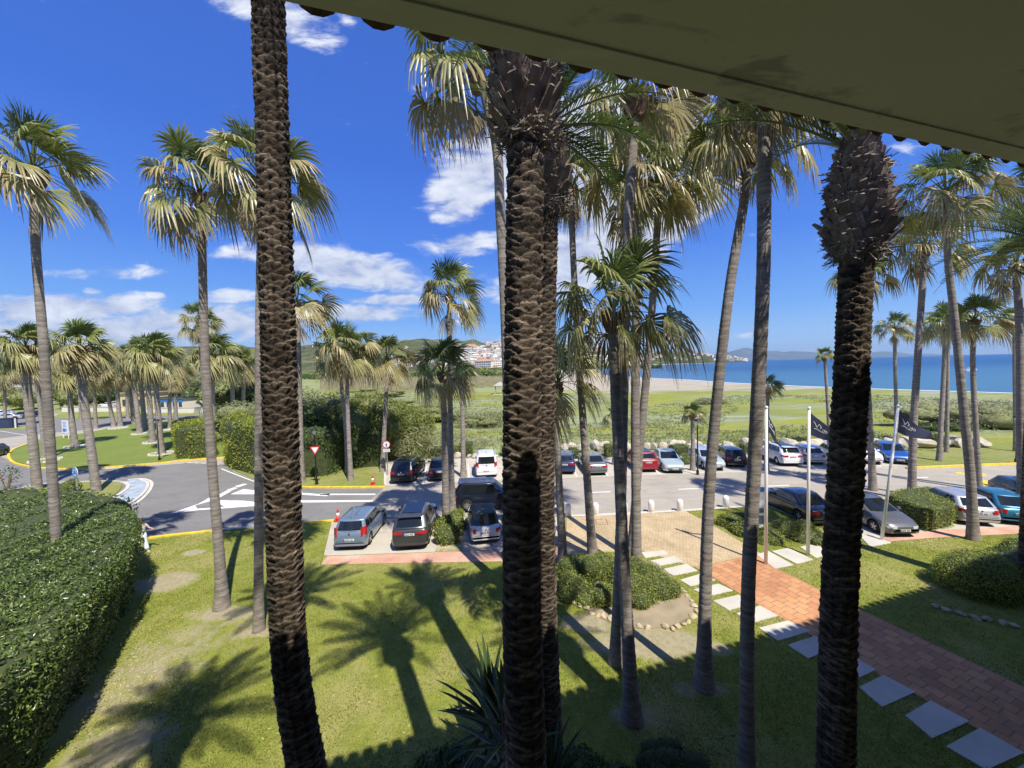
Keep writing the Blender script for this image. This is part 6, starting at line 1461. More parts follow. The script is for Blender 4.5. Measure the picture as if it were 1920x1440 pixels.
# white board
x, y = G(124, 822); root = empty('notice_board', (x, y, 0), -.4); tag(root, 'white notice board with faint blue writing between the island palm trunks', 'notice board'); s = MB(); s.box((-.8, 0, .8), (.1, .1, 1.6)); s.box((.8, 0, .8), (.1, .1, 1.6)); s.build('posts', M['signwhite'], root)
s = MB(); s.box((0, -.02, 1.75), (1.9, .08, 1.9), 0)
for q in range(4): s.box((-.1+.1*(q % 2), -.065, 2.4-q*.2), (1.2-.2*(q % 3), .01, .07), 1)
s.box((-.2, -.065, 1.25), (.9, .01, .5), 1); s.box((.45, -.065, 1.3), (.25, .01, .3), 1); s.build('panel', [M['signwhite'], M['signblue']], root)
x, y = G(14, 803); root = empty('dark_blue_bin', (x, y, 0)); tag(root, 'dark blue container on the grass at the far left edge', 'container'); s = MB(); s.box((0, 0, .9), (2.4, 1.2, 1.7)); s.build('body', P['blue'], root); s = MB(); s.box((0, 0, 1.8), (2.5, 1.3, .12)); s.build('lid', M['black'], root); s = MB(); s.box((1.5, 0, .9), (.15, .15, 1.8)); s.build('post', M['signwhite'], root)
# planter boxes / white rings around park palms
M['ringstone'] = plain('white edging stones', (.62, .59, .52), .8, var=.15, wp=True)
for i, (px, py, w, lab) in enumerate([(303, 851, 1.1, 'white stone ring round the palm beside the park lamp post'), (286, 830, .95, 'white stone ring round the brown trunked park palm'), (261, 814, .85, 'white stone ring round the scarred park palm'), (222, 803, 1.2, 'white stone ring round the joined pair of park palms'), (142, 838, 1.0, 'white stone ring behind the stout island palm'), (85, 864, 1.2, 'white stone ring at the left end of the park lawn'), (318, 806, .7, 'white stone ring left of the clipped hedge')]):
    x, y = G(px, py, .06); root = empty('edging_ring', (x, y, .06)); tag(root, lab, 'edging', 'white rings of stones round the park palms'); s = MB(); rg = random.Random(i)
    n = 18
    for k in range(n):
        a = 2*math.pi*k/n; s.box((w*math.cos(a), w*math.sin(a), .07), (2*math.pi*w/n*.9, .18, .16+rg.uniform(-.02, .04)), 0, a+math.pi/2, .85)
    s.build('stones', M['ringstone'], root)

# flags
FONT = None
def flag(base, top, lab, side, W_, H_, seed, lean_px=0, drape=False):
    x, y = G(base[0], base[1], .05); t = D(top[0], top[1], y); root = empty('flag_pole', (x, y, 0)); tag(root, 'white flag pole '+lab, 'flag pole', 'white flag poles beside the path')
    tx, tz = t.x-x, t.z
    m = MB(); m.tube([(0, 0, 0), (tx, 0, tz)], [.075, .055], 12); m.build('pole', M['pole'], root, True)
    m = MB(); m.lathe((tx, 0, tz), [(.03, -.05), (.055, 0), (.075, .06), (.05, .12), (.01, .15)], 12); m.build('finial', M['pole'], root, True)
    m = MB(); m.box((tx*.13+.07, -.02, tz*.13), (.05, .05, .16)); m.build('cleat', M['steel'], root)
    fr = empty('flag', (x+tx, y, tz)); tag(fr, 'navy blue flag '+side, 'flag', 'navy flags with white script lettering')
    V = []; nu, nv = 26, 14; sx = tx/tz
    def fp(u, v):
        """u along the fly 0..1, v down the hoist 0..1"""
        if drape:
            px_ = .08+u*.62+v*.10*u; pz = -.10-v*.85*(1-.6*u)-u*1.35; py_ = .10*math.sin(u*9+v*3)*(u+.1)
            return (px_*.8, py_, pz)
        z = -.12-v*H_*(1-.62*u)-u*W_*.62-.10*math.sin(u*3.1); xx = .06+u*W_*.86+v*.03; yy = .10*math.sin(u*7+v*2.2+seed)*(.25+u)
        return (xx-sx*v*H_*(1-u)*1.0, yy, z)
    for j in range(nv+1):
        for i in range(nu+1): V.append(fp(i/nu, j/nv))
    n = len(V); V += [(a, b+.006, c) for a, b, c in V]
    Fc = [(j*(nu+1)+i, j*(nu+1)+i+1, (j+1)*(nu+1)+i+1, (j+1)*(nu+1)+i) for j in range(nv) for i in range(nu)]; Fc += [tuple(n+q for q in reversed(f)) for f in Fc]
    mobj('cloth', V, Fc, M['navyflag'], fr, True)
    # the script lettering, following the cloth
    s = MB(); strokes = [[(.10, .30), (.14, .34), (.19, .50), (.27, .26), (.31, .30), (.33, .42), (.30, .47)], [(.36, .30), (.33, .42)], [(.42, .38), (.40, .50), (.43, .52)], [(.50, .34), (.46, .52)], [(.50, .34), (.52, .52)], [(.47, .45), (.53, .45)], [(.60, .36), (.56, .38), (.55, .50), (.60, .52), (.62, .44), (.60, .36)], [(.10, .62), (.2, .58), (.33, .60), (.5, .57)]]
    for st in strokes:
        for (a, b), (c, d) in zip(st[:-1], st[1:]):
            K = 4
            for k in range(K):
                u0, v0, u1, v1 = a+(c-a)*k/K, b+(d-b)*k/K, a+(c-a)*(k+1)/K, b+(d-b)*(k+1)/K
                p0 = Vector(fp(u0, v0)); p1 = Vector(fp(u1, v1)); dr = (p1-p0); nn = Vector((-dr.z, 0, dr.x)).normalized()*.008; o_ = Vector((0, -.008, 0))
                s.quad(p0-nn+o_, p0+nn+o_, p1+nn+o_, p1-nn+o_)
    s.build('lettering', M['signwhite'], fr)
flag((1436, 1058), (1437, 767), 'standing first beside the terracotta path', 'hanging slack from the first pole beside the dark palm trunk', 1.5, 1.0, 1, drape=True)
flag((1515, 1041), (1517, 768), 'standing second, left of the right scaly trunk', 'blown out behind the right scaly trunk from the second pole', 1.55, 1.05, 2)
flag((1653, 1013), (1684, 764), 'leaning to the right at the grey parked car', 'blown out fully visible from the leaning third pole', 1.7, 1.1, 3)

# tall advertising banner behind the dark palm trunk
x, y = G(1424, 987, .05); root = empty('advertising_banner', (x, y, 0), .05); tag(root, 'tall narrow white and blue banner stand half hidden behind the dark thick palm trunk', 'banner')
s = MB(); s.box((0, 0, 1.15), (.80, .03, 2.2), 0); s.box((0, -.02, 2.12), (.78, .012, .26), 1); s.box((-.05, -.02, .42), (.62, .012, .5), 2); s.box((0, -.02, .95), (.45, .012, .25), 2); s.build('panel', [M['signwhite'], M['signblue'], P['sblue']], root)
s = MB(); s.box((0, 0, .06), (1.0, .45, .10)); s.tube([(-.42, 0, 0), (-.42, 0, 2.35)], .02, 6); s.tube([(.42, 0, 0), (.42, 0, 2.35)], .02, 6); s.build('stand', M['signwhite'], root)

# stone edging of the centre bed
M['rock'] = plain('warm limestone', (.46, .38, .25), .9, var=.3, scale=4, bmp=.6); M['rockw'] = plain('pale quarry boulder', (.47, .42, .33), .9, var=.25, scale=1.5, bmp=.7)
def rock(px, py, s, lab, cat, grp, seed, mat, z=.05, name='edging_stone', flat=.7):
    x, y = G(px, py, .05); bm = bmesh.new(); bmesh.ops.create_icosphere(bm, subdivisions=2, radius=1.0); rg = random.Random(seed)
    k = [Vector((rg.gauss(0, 1), rg.gauss(0, 1), rg.gauss(0, 1))).normalized() for _ in range(7)]
    for v in bm.verts:
        for q in k:
            d = v.co.dot(q)
            if d > .62: v.co -= q*(d-.62)*.9
        v.co = Vector((v.co.x*s*rg.uniform(.96, 1.04), v.co.y*s*.75, v.co.z*s*flat))
    me = bpy.data.meshes.new(name); bm.to_mesh(me); bm.free(); me.materials.append(mat); o = bpy.data.objects.new(name, me); COL.objects.link(o); o.location = (x, y, z+s*flat*.5); o.rotation_euler = (rg.uniform(-.2, .2), rg.uniform(-.2, .2), rg.uniform(0, 6)); tag(o, lab, cat, grp)
ER = [(1053, 1118, 'left end'), (1060, 1128, 'left end'), (1078, 1132, 'left side'), (1088, 1140, 'left side'), (1101, 1142, 'left side'), (1110, 1152, 'left side'), (1121, 1158, 'left side'), (1131, 1156, 'left side'), (1142, 1163, 'front left'), (1148, 1160, 'front left'), (1200, 1176, 'front'), (1213, 1179, 'front'), (1247, 1178, 'front right'), (1262, 1181, 'front right'), (1270, 1176, 'front right'), (1283, 1172, 'right side'), (1290, 1168, 'right side'), (1299, 1158, 'right side'), (1304, 1147, 'right side'), (1302, 1138, 'right side'), (1296, 1128, 'right end'), (1288, 1120, 'right end'), (1282, 1112, 'right end'), (1277, 1106, 'right end')]
ORD = ['first', 'second', 'third', 'fourth', 'fifth', 'sixth', 'seventh', 'eighth', 'ninth', 'tenth', 'eleventh', 'twelfth', 'thirteenth', 'fourteenth']; CNT = {}
def nth(key):
    CNT[key] = CNT.get(key, 0)+1; return ORD[CNT[key]-1]
for i, (px, py, w) in enumerate(ER): rock(px, py, .13+.05*((i*7) % 5)/4, 'rough yellowish edging stone, %s going rightwards at the %s of the centre bed' % (nth('e'+w), w), 'stone', 'edging stones at the %s of the centre bed' % w, i, M['rock'], flat=.6)
for i, (px, py) in enumerate([(1755, 1138), (1775, 1146), (1800, 1152), (1828, 1160), (1850, 1163), (1880, 1170), (1900, 1175)]): rock(px, py, .17, 'shaded edging stone, %s from the left under the dark clipped bush' % nth('s'), 'stone', 'shaded edging stones at the right', 60+i, M['rock'], flat=.6)
rgb = random.Random(3); q = 0
BR = [(860+ i*19+rgb.uniform(-5, 5), 858-i*.55+rgb.uniform(-3, 2), rgb.uniform(.35, .8)) for i in range(3)]
BR += [(1040+i*15.5+rgb.uniform(-5, 5), 846-i*.2+rgb.uniform(-4, 2), rgb.uniform(.35, 1.05)) for i in range(40)]
BR += [(1665+i*17+rgb.uniform(-4, 4), 840-i*.5+rgb.uniform(-4, 3), rgb.uniform(.7, 1.25)) for i in range(11)]+[(700, 870, .8), (712, 866, .7)]
for i, (px, py, s_) in enumerate(BR):
    seg = 'right of the crossing palms' if px < 950 and px > 800 else 'by the round sign' if px < 800 else 'behind the blue and grey cars' if px < 1150 else 'behind the red and pale green cars' if px < 1320 else 'behind the black and white cars' if px < 1500 else 'behind the right scaly trunk' if px < 1660 else 'on the beach side lawn'
    rock(px, py, s_, 'pale boulder, %s from the left in the rocks %s' % (nth(seg), seg), 'boulder', 'boulders '+seg, 100+i, M['rockw'], name='boulder', flat=.75)

# the person walking behind the hedge
def person(px, py, H_, rz, lab, top, bottom, hair, skin=(.55, .33, .23), arm_out=True, name='person'):
    x, y = G(px, py, .06); k = H_/1.75; root = empty(name, (x, y, .06), rz); tag(root, lab, 'person')
    sk = plain('skin', skin, .6); J = []; E = []; R_ = []
    def j(p, r): J.append(tuple(q*k for q in p)); R_.append(r*k); return len(J)-1
    pel = j((0, 0, .95), .13)
    wa = j((0, 0, 1.10), .115); ch = j((0, -.01, 1.30), .14); nk = j((0, .0, 1.48), .055); hd0 = j((0, -.01, 1.58), .075); hd = j((0, -.02, 1.66), .088); E += [(pel, wa), (wa, ch), (ch, nk), (nk, hd0), (hd0, hd)]
    for s_, stp in ((1, .14), (-1, -.16)):
        hp_ = j((.09*s_, 0, .90), .095); kn = j((.10*s_, -stp*.6, .50), .06); an = j((.10*s_, -stp if stp > 0 else -stp*1.3, .09 if stp > 0 else .13), .042); to = j((.11*s_, -stp-.16, .04), .035); E += [(pel, hp_), (hp_, kn), (kn, an), (an, to)]
        sh = j((.19*s_, 0, 1.42), .06); E.append((ch, sh))
        if s_ == 1 and arm_out: el_ = j((.26, -.12, 1.22), .042); wr = j((.30, -.36, 1.16), .03); hn = j((.30, -.44, 1.15), .035)
        else: el_ = j((.26*s_, .06, 1.18), .042); wr = j((.27*s_, -.02, .95), .03); hn = j((.27*s_, -.03, .86), .036)
        E += [(sh, el_), (el_, wr), (wr, hn)]
    me = bpy.data.meshes.new('body'); me.from_pydata(J, E, []); o = bpy.data.objects.new('body', me); COL.objects.link(o); o.parent = root
    sm = o.modifiers.new('skin', 'SKIN'); sv = me.skin_vertices[0].data
    for i, r in enumerate(R_): sv[i].radius = (r, r)
    sv[0].use_root = True; o.modifiers.new('ss', 'SUBSURF').levels = 2; o.modifiers['ss'].render_levels = 2; me.materials.append(sk)
    def garment(nm, pts, mat, n=14):
        m = MB(); V = []
        for (cx, cy, cz, rx_, ry_) in pts:
            for q in range(n): a = 2*math.pi*q/n; V.append(((cx+rx_*math.cos(a))*k, (cy+ry_*math.sin(a))*k, cz*k))
        L_ = len(pts); Fc = [(i*n+q, i*n+(q+1) % n, (i+1)*n+(q+1) % n, (i+1)*n+q) for i in range(L_-1) for q in range(n)]; m.add(V, Fc+[tuple(range(n-1, -1, -1)), tuple(range((L_-1)*n, L_*n))]); m.build(nm, mat, root, True)
    tp = plain('upper garment', top, .85); bt_ = plain('lower garment', bottom, .85)
    garment('top', [(0, 0, .98, .165, .135), (0, 0, 1.12, .15, .125), (0, -.01, 1.30, .185, .135), (0, 0, 1.42, .21, .10), (0, 0, 1.475, .08, .07)], tp)
    for s_ in (1, -1): garment('sleeve', [(.17*s_, 0, 1.44, .06, .06), (.235*s_, -.03 if s_ > 0 else .03, 1.33, .07, .065), (.255*s_, -.08 if s_ > 0 else .05, 1.25, .068, .062)], tp)
    for s_, stp in ((1, .14), (-1, -.16)): garment('trouser_leg', [(.075*s_, 0, 1.0, .10, .13), (.095*s_, -stp*.2, .78, .105, .11), (.10*s_, -stp*.6, .50, .085, .09), (.10*s_, -stp*.9, .25, .10, .11), (.10*s_, -stp*1.0, .10, .11, .13)], bt_)
    for s_, stp in ((1, .14), (-1, -.16)): garment('shoe', [(.10*s_, -stp-.07, .0, .05, .13), (.10*s_, -stp-.06, .05, .05, .13), (.10*s_, -stp-.02, .09, .035, .07)], plain('white shoe', (.7, .7, .7), .6), 10)
    hr = MB(); n = 14; V = []
    for i in range(7):
        a = math.pi*.5*i/6; rr_ = .115*math.cos(a)*1.0
        for q in range(n): b = 2*math.pi*q/n; V.append(((rr_*math.cos(b))*k, (.01+rr_*math.sin(b))*k, (1.665+.105*math.sin(a)-(.09 if i == 0 and math.sin(b) > -.3 else 0))*k))
    hr.add(V, [(i*n+q, i*n+(q+1) % n, (i+1)*n+(q+1) % n, (i+1)*n+q) for i in range(6) for q in range(n)]); hr.build('hair', plain('dark hair', hair, .6), root, True)
    fc = MB(); fc.box((-.035*k, -.105*k, 1.665*k), (.016*k, .01*k, .01*k)); fc.box((.035*k, -.105*k, 1.665*k), (.016*k, .01*k, .01*k)); fc.build('eyes', M['black'], root); fc = MB(); fc.box((0, -.115*k, 1.635*k), (.02*k, .03*k, .035*k), 0, 0, .5); fc.box((0, -.098*k, 1.595*k), (.045*k, .01*k, .01*k)); fc.build('nose_and_mouth', sk, root)
    return root
pr = person(268, 1035, 1.72, 1.3, 'person in a grey top and wide pale trousers walking at the hedge corner', (.50, .50, .53), (.68, .74, .80), (.05, .022, .015))
bag = MB(); bag.box((0, 0, 0), (.28, .10, .22), 0, 0, .92); bag.tube([(-.10, 0, .10), (-.05, 0, .3), (.05, 0, .3), (.10, 0, .10)], .012, 6); bo = bag.build('handbag', plain('cream leather', (.70, .66, .58), .5)); bo.location = (pr.location.x+.16, pr.location.y-.30, 1.02); bo.rotation_euler[2] = 1.3; tag(bo, 'cream handbag at the hip of the person by the hedge', 'handbag')
person(1121, 704, 1.75, .6, 'tiny far figure standing on the sand left of the thick palm trunk', (.30, .25, .22), (.12, .12, .14), (.04, .03, .02), arm_out=False)
person(1124.5, 704.5, 1.65, -.5, 'tiny far figure in pale clothes standing on the sand beside another', (.6, .5, .4), (.3, .25, .2), (.04, .03, .02), arm_out=False)
# ------------------------------------------------------------------ far country: hills, town, headland, mountains, boats
M['hill'] = None
def hill_mat(name, a, b_, c_, sc):
    m, nt, b = new_mat(name); v = coords(nt); n = noise(nt, v, sc, 7, .65, .4); n2 = noise(nt, v, sc*6, 4, .7)
    c = ramp(nt, n, [(.33, a), (.5, b_), (.68, c_)]); c = mixc(nt, .6, c, mixc(nt, 1.0, c, ramp(nt, n2, [(.35, (.45, .5, .45)), (.65, (1.5, 1.45, 1.4))]), 'MULTIPLY'))
    nt.links.new(c, b.inputs['Base Color']); b.inputs['Roughness'].default_value = 1.0; b.inputs['Specular IOR Level'].default_value = .05; bump(nt, b, n2, 1.0, 3.0); return m
M['hill'] = hill_mat('olive wooded hill', (.045, .06, .03), (.09, .105, .05), (.20, .19, .11), .006)
M['headland'] = hill_mat('wooded headland', (.04, .055, .03), (.07, .085, .045), (.16, .16, .09), .02)
M['mount'] = hill_mat('bare far mountain', (.06, .08, .075), (.09, .105, .09), (.13, .135, .11), .0006)
HILLS = []
def hill(name, ridge_px, Yr, Yf, mat, depth=None, rough=.0, foot_px=None, kind='structure', nrow=14, seed=0):
    """ridge given in photo pixels at distance Yr; the front slope runs down to distance Yf"""
    pts = smooth_line(ridge_px, 6); V = []; rows = []; n = len(pts); depth = depth or (Yr-Yf)
    hz = 686-.0241*(0)
    for r in range(nrow+6):
        row = []
        for (px, py) in pts:
            top = D(px, py, Yr); xr = top.x/Yr
            if r <= nrow: t = r/nrow; Y = Yf+(Yr-Yf)*t; z = top.z*(math.sin(t*math.pi/2)**1.3)
            else: t = (r-nrow)/6; Y = Yr+depth*t; z = top.z*(1-t*.9)
            row.append((xr*Y, Y, z))
        rows.append(row)
    A = np.array(rows); fl = A.reshape(-1, 3); nz = vnoise(fl/ max(Yr*.02, 1), seed, .6)*rough
    tt = np.concatenate([np.full(n, min(1, r/nrow) if r <= nrow else 1) for r in range(nrow+6)]); fl[:, 2] = np.maximum(fl[:, 2]*(1+nz*np.sin(tt*math.pi)*.8), -1)
    V = fl; Fq = np.array([(r*n+i, r*n+i+1, (r+1)*n+i+1, (r+1)*n+i) for r in range(nrow+5) for i in range(n-1)])
    o = mobj(name, V, Fq, mat, smooth=True); tag(o, kind=kind); HILLS.append((A.reshape(nrow+6, n, 3), fl.reshape(nrow+6, n, 3))); return o
def on_hill(hi, px, t):
    fl = HILLS[hi][1]; row = t*14; r0 = int(row); f = row-r0
    # column whose direction matches the photo column
    d = ray(px, 686); tx = d.x/d.y; a = fl[r0]*(1-f)+fl[r0+1]*f; q = a[:, 0]/a[:, 1]; i = int(np.clip(np.searchsorted(q, tx), 1, len(q)-1)); g = (tx-q[i-1])/(q[i]-q[i-1]+1e-12)
    return a[i-1]*(1-g)+a[i]*g
# 0 left wooded ridge, 1 town slope, 2 headland, mountains
hill('hills', [(-700, 690), (-300, 672), (0, 664), (200, 660), (400, 655), (480, 653), (560, 653), (600, 651), (640, 651), (700, 653), (740, 650), (765, 643), (785, 641), (820, 641), (850, 643), (880, 641), (900, 644), (930, 648), (960, 650), (1000, 662), (1020, 672)], 3600, 900, M['hill'], rough=.18, seed=2)
hill('town_slope', [(740, 690), (780, 672), (820, 660), (860, 655), (900, 652), (935, 650), (1000, 655), (1050, 658), (1090, 659), (1130, 658), (1165, 662), (1190, 668), (1205, 680)], 2300, 700, M['headland'], rough=.12, seed=3)
hill('headland', [(1120, 690), (1150, 672), (1185, 663), (1222, 660), (1250, 660), (1275, 659), (1295, 660.5), (1325, 665), (1350, 669), (1375, 672.2), (1392, 674), (1405, 677.5)], 2700, 1950, M['headland'], depth=1500, rough=.10, seed=4)
hill('far_hills', [(900, 655), (925, 641), (950, 644), (1000, 656), (1130, 661), (1180, 656), (1205, 661), (1232, 659), (1260, 664), (1300, 676)], 12000, 9000, M['mount'], rough=.1, seed=5)
hill('mountains', [(1300, 676), (1337, 665), (1355, 662), (1370, 659), (1385, 655), (1397, 652.5), (1407, 654), (1420, 657), (1437, 658), (1460, 658.5), (1467, 660), (1485, 658.5), (1500, 659), (1522, 660), (1560, 664), (1600, 664), (1620, 662.5), (1640, 660), (1660, 659), (1680, 660), (1700, 663), (1712, 664.3), (1740, 663), (1765, 664.3), (1800, 665), (1830, 666.5)], 40000, 34000, M['mount'], rough=.12, seed=6)

M['wallw'] = plain('white render', (.72, .69, .63), .9, var=.08, scale=.2, wp=True); M['roofr'] = plain('terracotta roof', (.42, .25, .17), .9, var=.2, scale=.2, wp=True); M['wallo'] = plain('ochre render', (.58, .42, .24), .9, wp=True); M['winb'] = plain('dark window', (.05, .06, .07), .3)
def house_mesh(w, d, h, kind, seed):
    m = MB(); m.box((0, 0, h/2-1.5), (w, d, h+3), 0)
    if kind == 'gable':
        y = d/2+.4; x = w/2+.4; m.add([(-x, -y, h), (x, -y, h), (x, y, h), (-x, y, h), (-x*.9, 0, h+d*.28), (x*.9, 0, h+d*.28)], [(0, 1, 5, 4), (2, 3, 4, 5), (0, 4, 3), (1, 2, 5), (3, 2, 1, 0)], 1)
    else:
        m.box((0, 0, h+.25), (w+.4, d+.4, .5), 0); m.box((w*.2, d*.1, h+1.4), (w*.4, d*.5, 2.4), 0)
    rg = random.Random(seed)
    for fl in range(int(h//3)):
        k = int(w//3)
        for i in range(k): m.box((-w/2+(i+.5)*w/k, -d/2-.02, fl*3+1.7), (1.3 if rg.random() < .6 else 2.0, .1, 1.5), 2)
    return m
HM = []
for i, (w, d, h, kd) in enumerate([(14, 11, 6, 'gable'), (20, 12, 6, 'gable'), (12, 12, 9, 'flat'), (28, 13, 9, 'gable'), (18, 12, 12, 'flat'), (34, 14, 9, 'flat'), (11, 10, 3.5, 'gable')]):
    o = house_mesh(w, d, h, kd, i).build('house', [M['wallw'] if i != 6 else M['wallo'], M['roofr'], M['winb']]); HM.append(o.data); bpy.data.objects.remove(o)
def houses(hi, px0, px1, t0, t1, n, lab, grp, seed, big=1.0, pick=(0, 1, 2, 3, 4, 5, 6)):
    rg = random.Random(seed)
    for i in range(n):
        p = on_hill(hi, px0+(px1-px0)*((i+rg.random())/n), t0+(t1-t0)*rg.random())
        o = bpy.data.objects.new('house', HM[rg.choice(pick)]); COL.objects.link(o); o.location = (p[0], p[1], p[2]-.5); o.rotation_euler = (0, 0, rg.uniform(-.7, .7)); k = big*rg.uniform(.8, 1.35); o.scale = (k, k, k); tag(o, lab, 'house', grp)
houses(1, 850, 940, .06, .80, 85, 'white house of the dense town on the slope left of the middle scaly trunks', 'town houses left of the middle scaly trunks', 1, 1.15)
houses(1, 775, 850, .10, .8, 28, 'scattered white villa on the slope above the crossing palms', 'villas above the crossing palms', 2, 1.0)
houses(1, 1045, 1190, .04, .9, 85, 'white apartment block of the shore town right of the middle scaly trunks', 'shore town blocks right of the middle scaly trunks', 3, 1.2, (1, 2, 3, 4, 5))
houses(2, 1150, 1398, .2, 1.0, 80, 'small white villa on the wooded headland across the bay', 'villas on the headland', 4, 1.0)
houses(0, 690, 850, .05, .35, 20, 'lone pale villa in the hills behind the verge palms', 'villas below the wooded ridge', 5, 1.1)
houses(0, 20, 420, .02, .12, 14, 'pale house glimpsed between the park palm trunks', 'houses behind the park palms', 6, .9)
def tower():
    p = on_hill(1, 1139, .25); root = empty('apartment_tower', (p[0], p[1], p[2]-1), .1); tag(root, 'tall white apartment tower on the far shore beside the thick palm trunk', 'apartment tower'); s_ = p[1]/900
    w, h = 13*s_, D(1139, 656, p[1]).z-p[2]; m = MB(); m.box((0, 0, h/2), (w, w*.8, h)); m.box((0, 0, h+1.5), (w*.4, w*.4, 3)); m.build('wall', M['wallw'], root)
    b = MB(); n = 12
    for i in range(n): b.box((0, -w*.42, h*(i+.35)/n), (w*.85, .8, h/n*.45))
    b.build('balcony_recess', M['winb'], root)
tower()
p = on_hill(1, 1112, .93); o = house_mesh(130, 18, 14, 'gable', 3).build('hotel', [M['wallw'], plain('red roof', (.45, .10, .07), .9), M['winb']]); o.location = (p[0], p[1], p[2]); tag(o, 'long white building with a red roof along the crest of the shore town', 'building')
# gazebo
x, y = G(938, 739); root = empty('gazebo', (x, y, 0)); tag(root, 'small open gazebo with a pyramid roof on the meadow left of the middle scaly trunks', 'gazebo'); m = MB(); k = y/110; w = 3.2*k
for sx in (-1, 1):
    for sy in (-1, 1): m.box((sx*w*.42, sy*w*.42, 1.3*k), (.18*k, .18*k, 2.6*k))
m.build('posts', M['rock'], root); m = MB(); a = w*.62; z = 2.5*k; m.add([(-a, -a, z), (a, -a, z), (a, a, z), (-a, a, z), (0, 0, z+1.1*k)], [(0, 1, 4), (1, 2, 4), (2, 3, 4), (3, 0, 4), (3, 2, 1, 0)]); m.build('roof', plain('grey shingles', (.36, .34, .31), .9), root); m = MB(); m.box((0, 0, .1), (w*1.3, w*1.3, .2)); m.build('deck', M['rockw'], root)
# buildings left
def simple_building(px0, px1, py_base, py_top, dpt, lab, wall, roof, name='building', band=None, cat='building', nw=5, pyt=None):
    x0, y0 = G(px0, py_base); x1, y1 = G(px1, py_base); cx, cy = (x0+x1)/2, (y0+y1)/2; w = math.hypot(x1-x0, y1-y0); h = D((px0+px1)/2, py_top, cy).z
    root = empty(name, (cx, cy, 0), math.atan2(y1-y0, x1-x0)); tag(root, lab, cat); m = MB(); m.box((0, dpt/2, h/2), (w, dpt, h)); m.build('wall', wall, root)
    m = MB(); m.box((0, dpt/2, h+.12), (w+.8, dpt+.8, .25)); m.build('roof', roof, root)
    for i in range(nw):
        m = MB(); m.box((-w/2+(i+.5)*w/nw, -.04, h*.5), (w/nw*.5, .1, h*.35)); m.build('window', M['winb'], root)
    if band: m = MB(); m.box((0, -.06, h*.82), (w, .14, h*.14)); m.build('band', band, root)
    return root
simple_building(-60, 62, 752, 718, 14, 'long low building with a pale blue roof at the far left edge', plain('tan wall', (.42, .35, .26), .9), plain('pale blue roof', (.22, .45, .62), .6), nw=9, band=M['wallw'])
simple_building(66, 100, 735, 693, 10, 'tall orange rendered house between the palm trunks at the far left', plain('orange render', (.62, .30, .08), .9), M['roofr'], nw=2)
simple_building(60, 108, 745, 716, 8, 'white low building with a blue band in front of the orange house', M['wallw'], M['wallw'], band=M['signblue'], nw=4)
simple_building(226, 270, 772, 738, 6, 'yellow kiosk with a red roof edge seen between the park palms', plain('yellow render', (.66, .55, .27), .9), M['roofr'], nw=2)
simple_building(300, 345, 772, 746, 8, 'petrol station kiosk with a blue fascia behind the park palms', M['wallw'], P['blue'], band=M['signblue'], nw=4)
simple_building(385, 405, 765, 748, 4, 'small yellow and grey shed behind the tall clipped hedge', plain('yellow sheet', (.65, .42, .03), .7), M['kerb'], nw=1)
# white wall beside the far road
def white_wall(px0, px1, py, lab, h=1.2):
    x0, y0 = G(px0, py); x1, y1 = G(px1, py); root = empty('boundary_wall', ((x0+x1)/2, (y0+y1)/2, 0), math.atan2(y1-y0, x1-x0)); w = math.hypot(x1-x0, y1-y0); tag(root, lab, 'wall'); m = MB(); m.box((0, 0, h/2), (w, .4, h)); m.build('wall', M['wallw'], root); m = MB(); m.box((0, 0, h+.06), (w, .55, .12)); m.build('coping', M['kerb'], root)
white_wall(118, 232, 772, 'low white wall along the far road left of the yellow kiosk'); white_wall(268, 400, 774, 'low white wall along the far road right of the yellow kiosk')
# dark trees behind the far road
for i, (px, py, r, h, lab) in enumerate([(150, 765, 14, 7, 'dark rounded tree behind the white wall at the far left'), (195, 762, 12, 7, 'dark tree behind the distant white car'), (120, 758, 12, 8, 'olive tree above the low white building at the far left'), (45, 768, 12, 6, 'olive green tree at the far left edge car park'), (290, 760, 12, 6, 'dark tree behind the petrol station kiosk'), (360, 762, 14, 8, 'dark tree behind the thin park palms at the hedge'), (420, 765, 15, 8, 'dark tree beyond the tallest clipped hedge'), (470, 762, 15, 8, 'dark green tree just left of the left scaly trunk in the distance'), (10, 760, 12, 7, 'dark green tree behind the far left cars'), (240, 757, 12, 6, 'dark tree behind the yellow kiosk'), (330, 757, 14, 7, 'olive tree right of the petrol station kiosk')]):
    x, y = G(px, py); blob_bush('broadleaf_tree', (x, y, h*.45), (r*.5, r*.4, h*.55), lab, 'tree', leaf=.8, n=1500, mat='ivy' if i % 3 else 'feather', seed=300+i, lumps=9, group='dark trees beyond the far road', aspect=.5, core=.7, stems=3)
# mid distance tree belt below the town as one far mass
def belt(name, px0, px1, pyb, h, n, mat, lab, seed, leaf=1.6, dpy=6):
    rg = np.random.RandomState(seed); Pn = []
    for k in range(n):
        px = rg.uniform(px0, px1); py = pyb+rg.uniform(-dpy, 0); x, y = G(px, py); hh = h*(.45+.55*abs(math.sin(px*.11+seed))*abs(math.sin(px*.037)))*rg.rand()**.6; Pn.append((x, y, hh))
    Pn = np.array(Pn); V, Fq = leaves(Pn, np.tile([0, -.6, .6], (n, 1)), leaf, seed, .6, .7); o = mobj(name, V, Fq, M[mat]); tag(o, lab, 'trees', kind='stuff')
belt('distant_tree_belt', 560, 940, 712, 6, 16000, 'ivy', 'dark belt of distant trees and scrub across the valley', 1, 1.8)
belt('distant_scrub_belt', 560, 960, 706, 9, 16000, 'feather', 'far olive scrub below the wooded ridge', 2, 2.2, 5)
belt('distant_shore_trees', 1045, 1240, 691, 7, 5000, 'ivy', 'far dark trees along the curved shore below the town', 3, 3.0, 2)
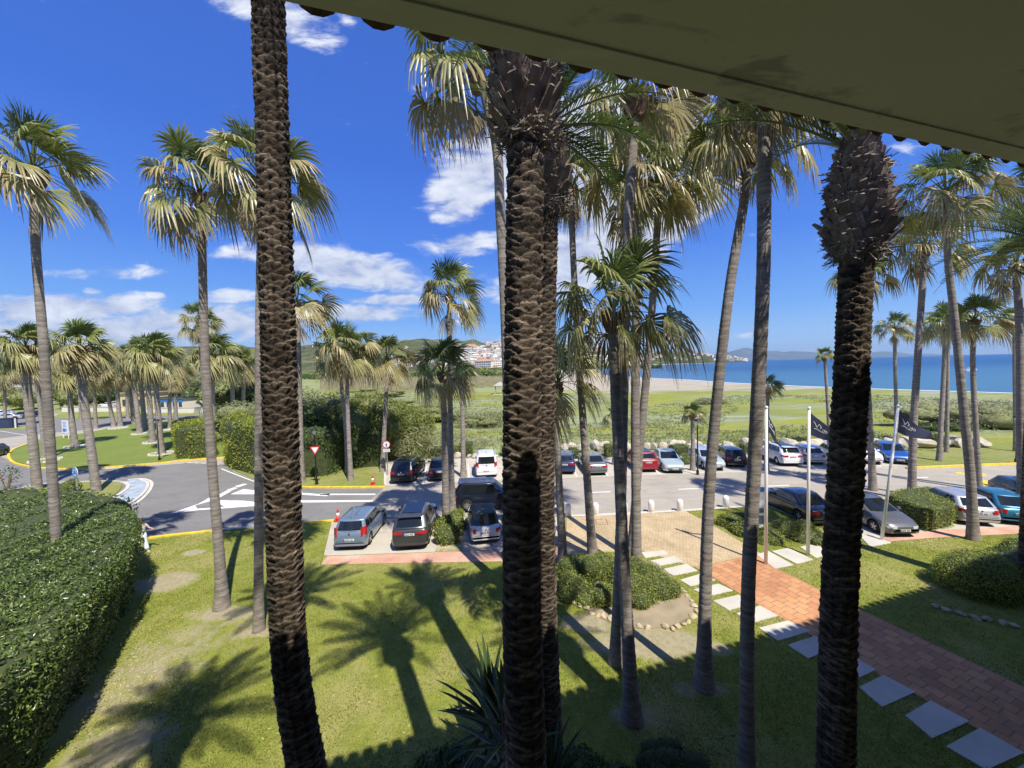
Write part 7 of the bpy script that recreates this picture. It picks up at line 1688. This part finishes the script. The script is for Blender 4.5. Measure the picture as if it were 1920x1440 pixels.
belt('distant_tree_belt', -300, 480, 735, 7, 14000, 'feather_grey', 'far scrub and trees beyond the road at the left', 4, 1.6, 12)
# motorboat and buoys
x, y = G(1819, 697); root = empty('motor_boat', (x, y, .2), .1); root.scale = (.42, .42, .42); tag(root, 'small white motor boat on the sea between the twin and the bowed palms', 'boat'); L_ = 17; m = MB(); m.add([(-L_/2, -2, 0), (L_*.3, -2, 0), (L_/2, 0, 0), (L_*.3, 2, 0), (-L_/2, 2, 0), (-L_/2, -2.6, 2), (L_*.35, -2.6, 2.2), (L_*.62, 0, 2.8), (L_*.35, 2.6, 2.2), (-L_/2, 2.6, 2)], [(0, 1, 6, 5), (1, 2, 7, 6), (2, 3, 8, 7), (3, 4, 9, 8), (4, 0, 5, 9), (5, 6, 7, 8, 9)]); m.build('hull', M['signwhite'], root); m = MB(); m.box((-1, 0, 3.4), (7, 3.6, 2.4), 0, 0, .8); m.build('cabin', M['signwhite'], root)
m = MB(); m.box((-.8, 0, 3.5), (6.2, 3.8, .8)); m.build('cabin_window', M['winb'], root)
# radio mast
p = on_hill(0, 588, .55); root = empty('radio_mast', tuple(p)); tag(root, 'thin pale radio mast on the wooded hill above the feathery trees', 'mast'); m = MB(); hh = D(588, 655, p[1]).z-p[2]; m.tube([(0, 0, 0), (0, 0, max(30, hh))], [3, 1.8], 6); m.build('mast', M['wallw'], root)
# ------------------------------------------------------------------ air
def air(dens):
    m = bpy.data.materials.new('sea air haze'); m.use_nodes = True; nt = m.node_tree; nt.nodes.clear(); o = nt.nodes.new('ShaderNodeOutputMaterial'); v = nt.nodes.new('ShaderNodeVolumePrincipled')
    v.inputs['Color'].default_value = (.50, .72, 1.0, 1); v.inputs['Density'].default_value = dens; v.inputs['Anisotropy'].default_value = .2; nt.links.new(v.outputs[0], o.inputs['Volume'])
    mb = MB(); mb.box((0, 24000, 700), (119000, 60000, 1402)); h = mb.build('haze', m); tag(h, 'thin bluish sea haze over the whole coast', 'haze', kind='stuff')
HAZE = 2.0e-5
if HAZE: air(HAZE)
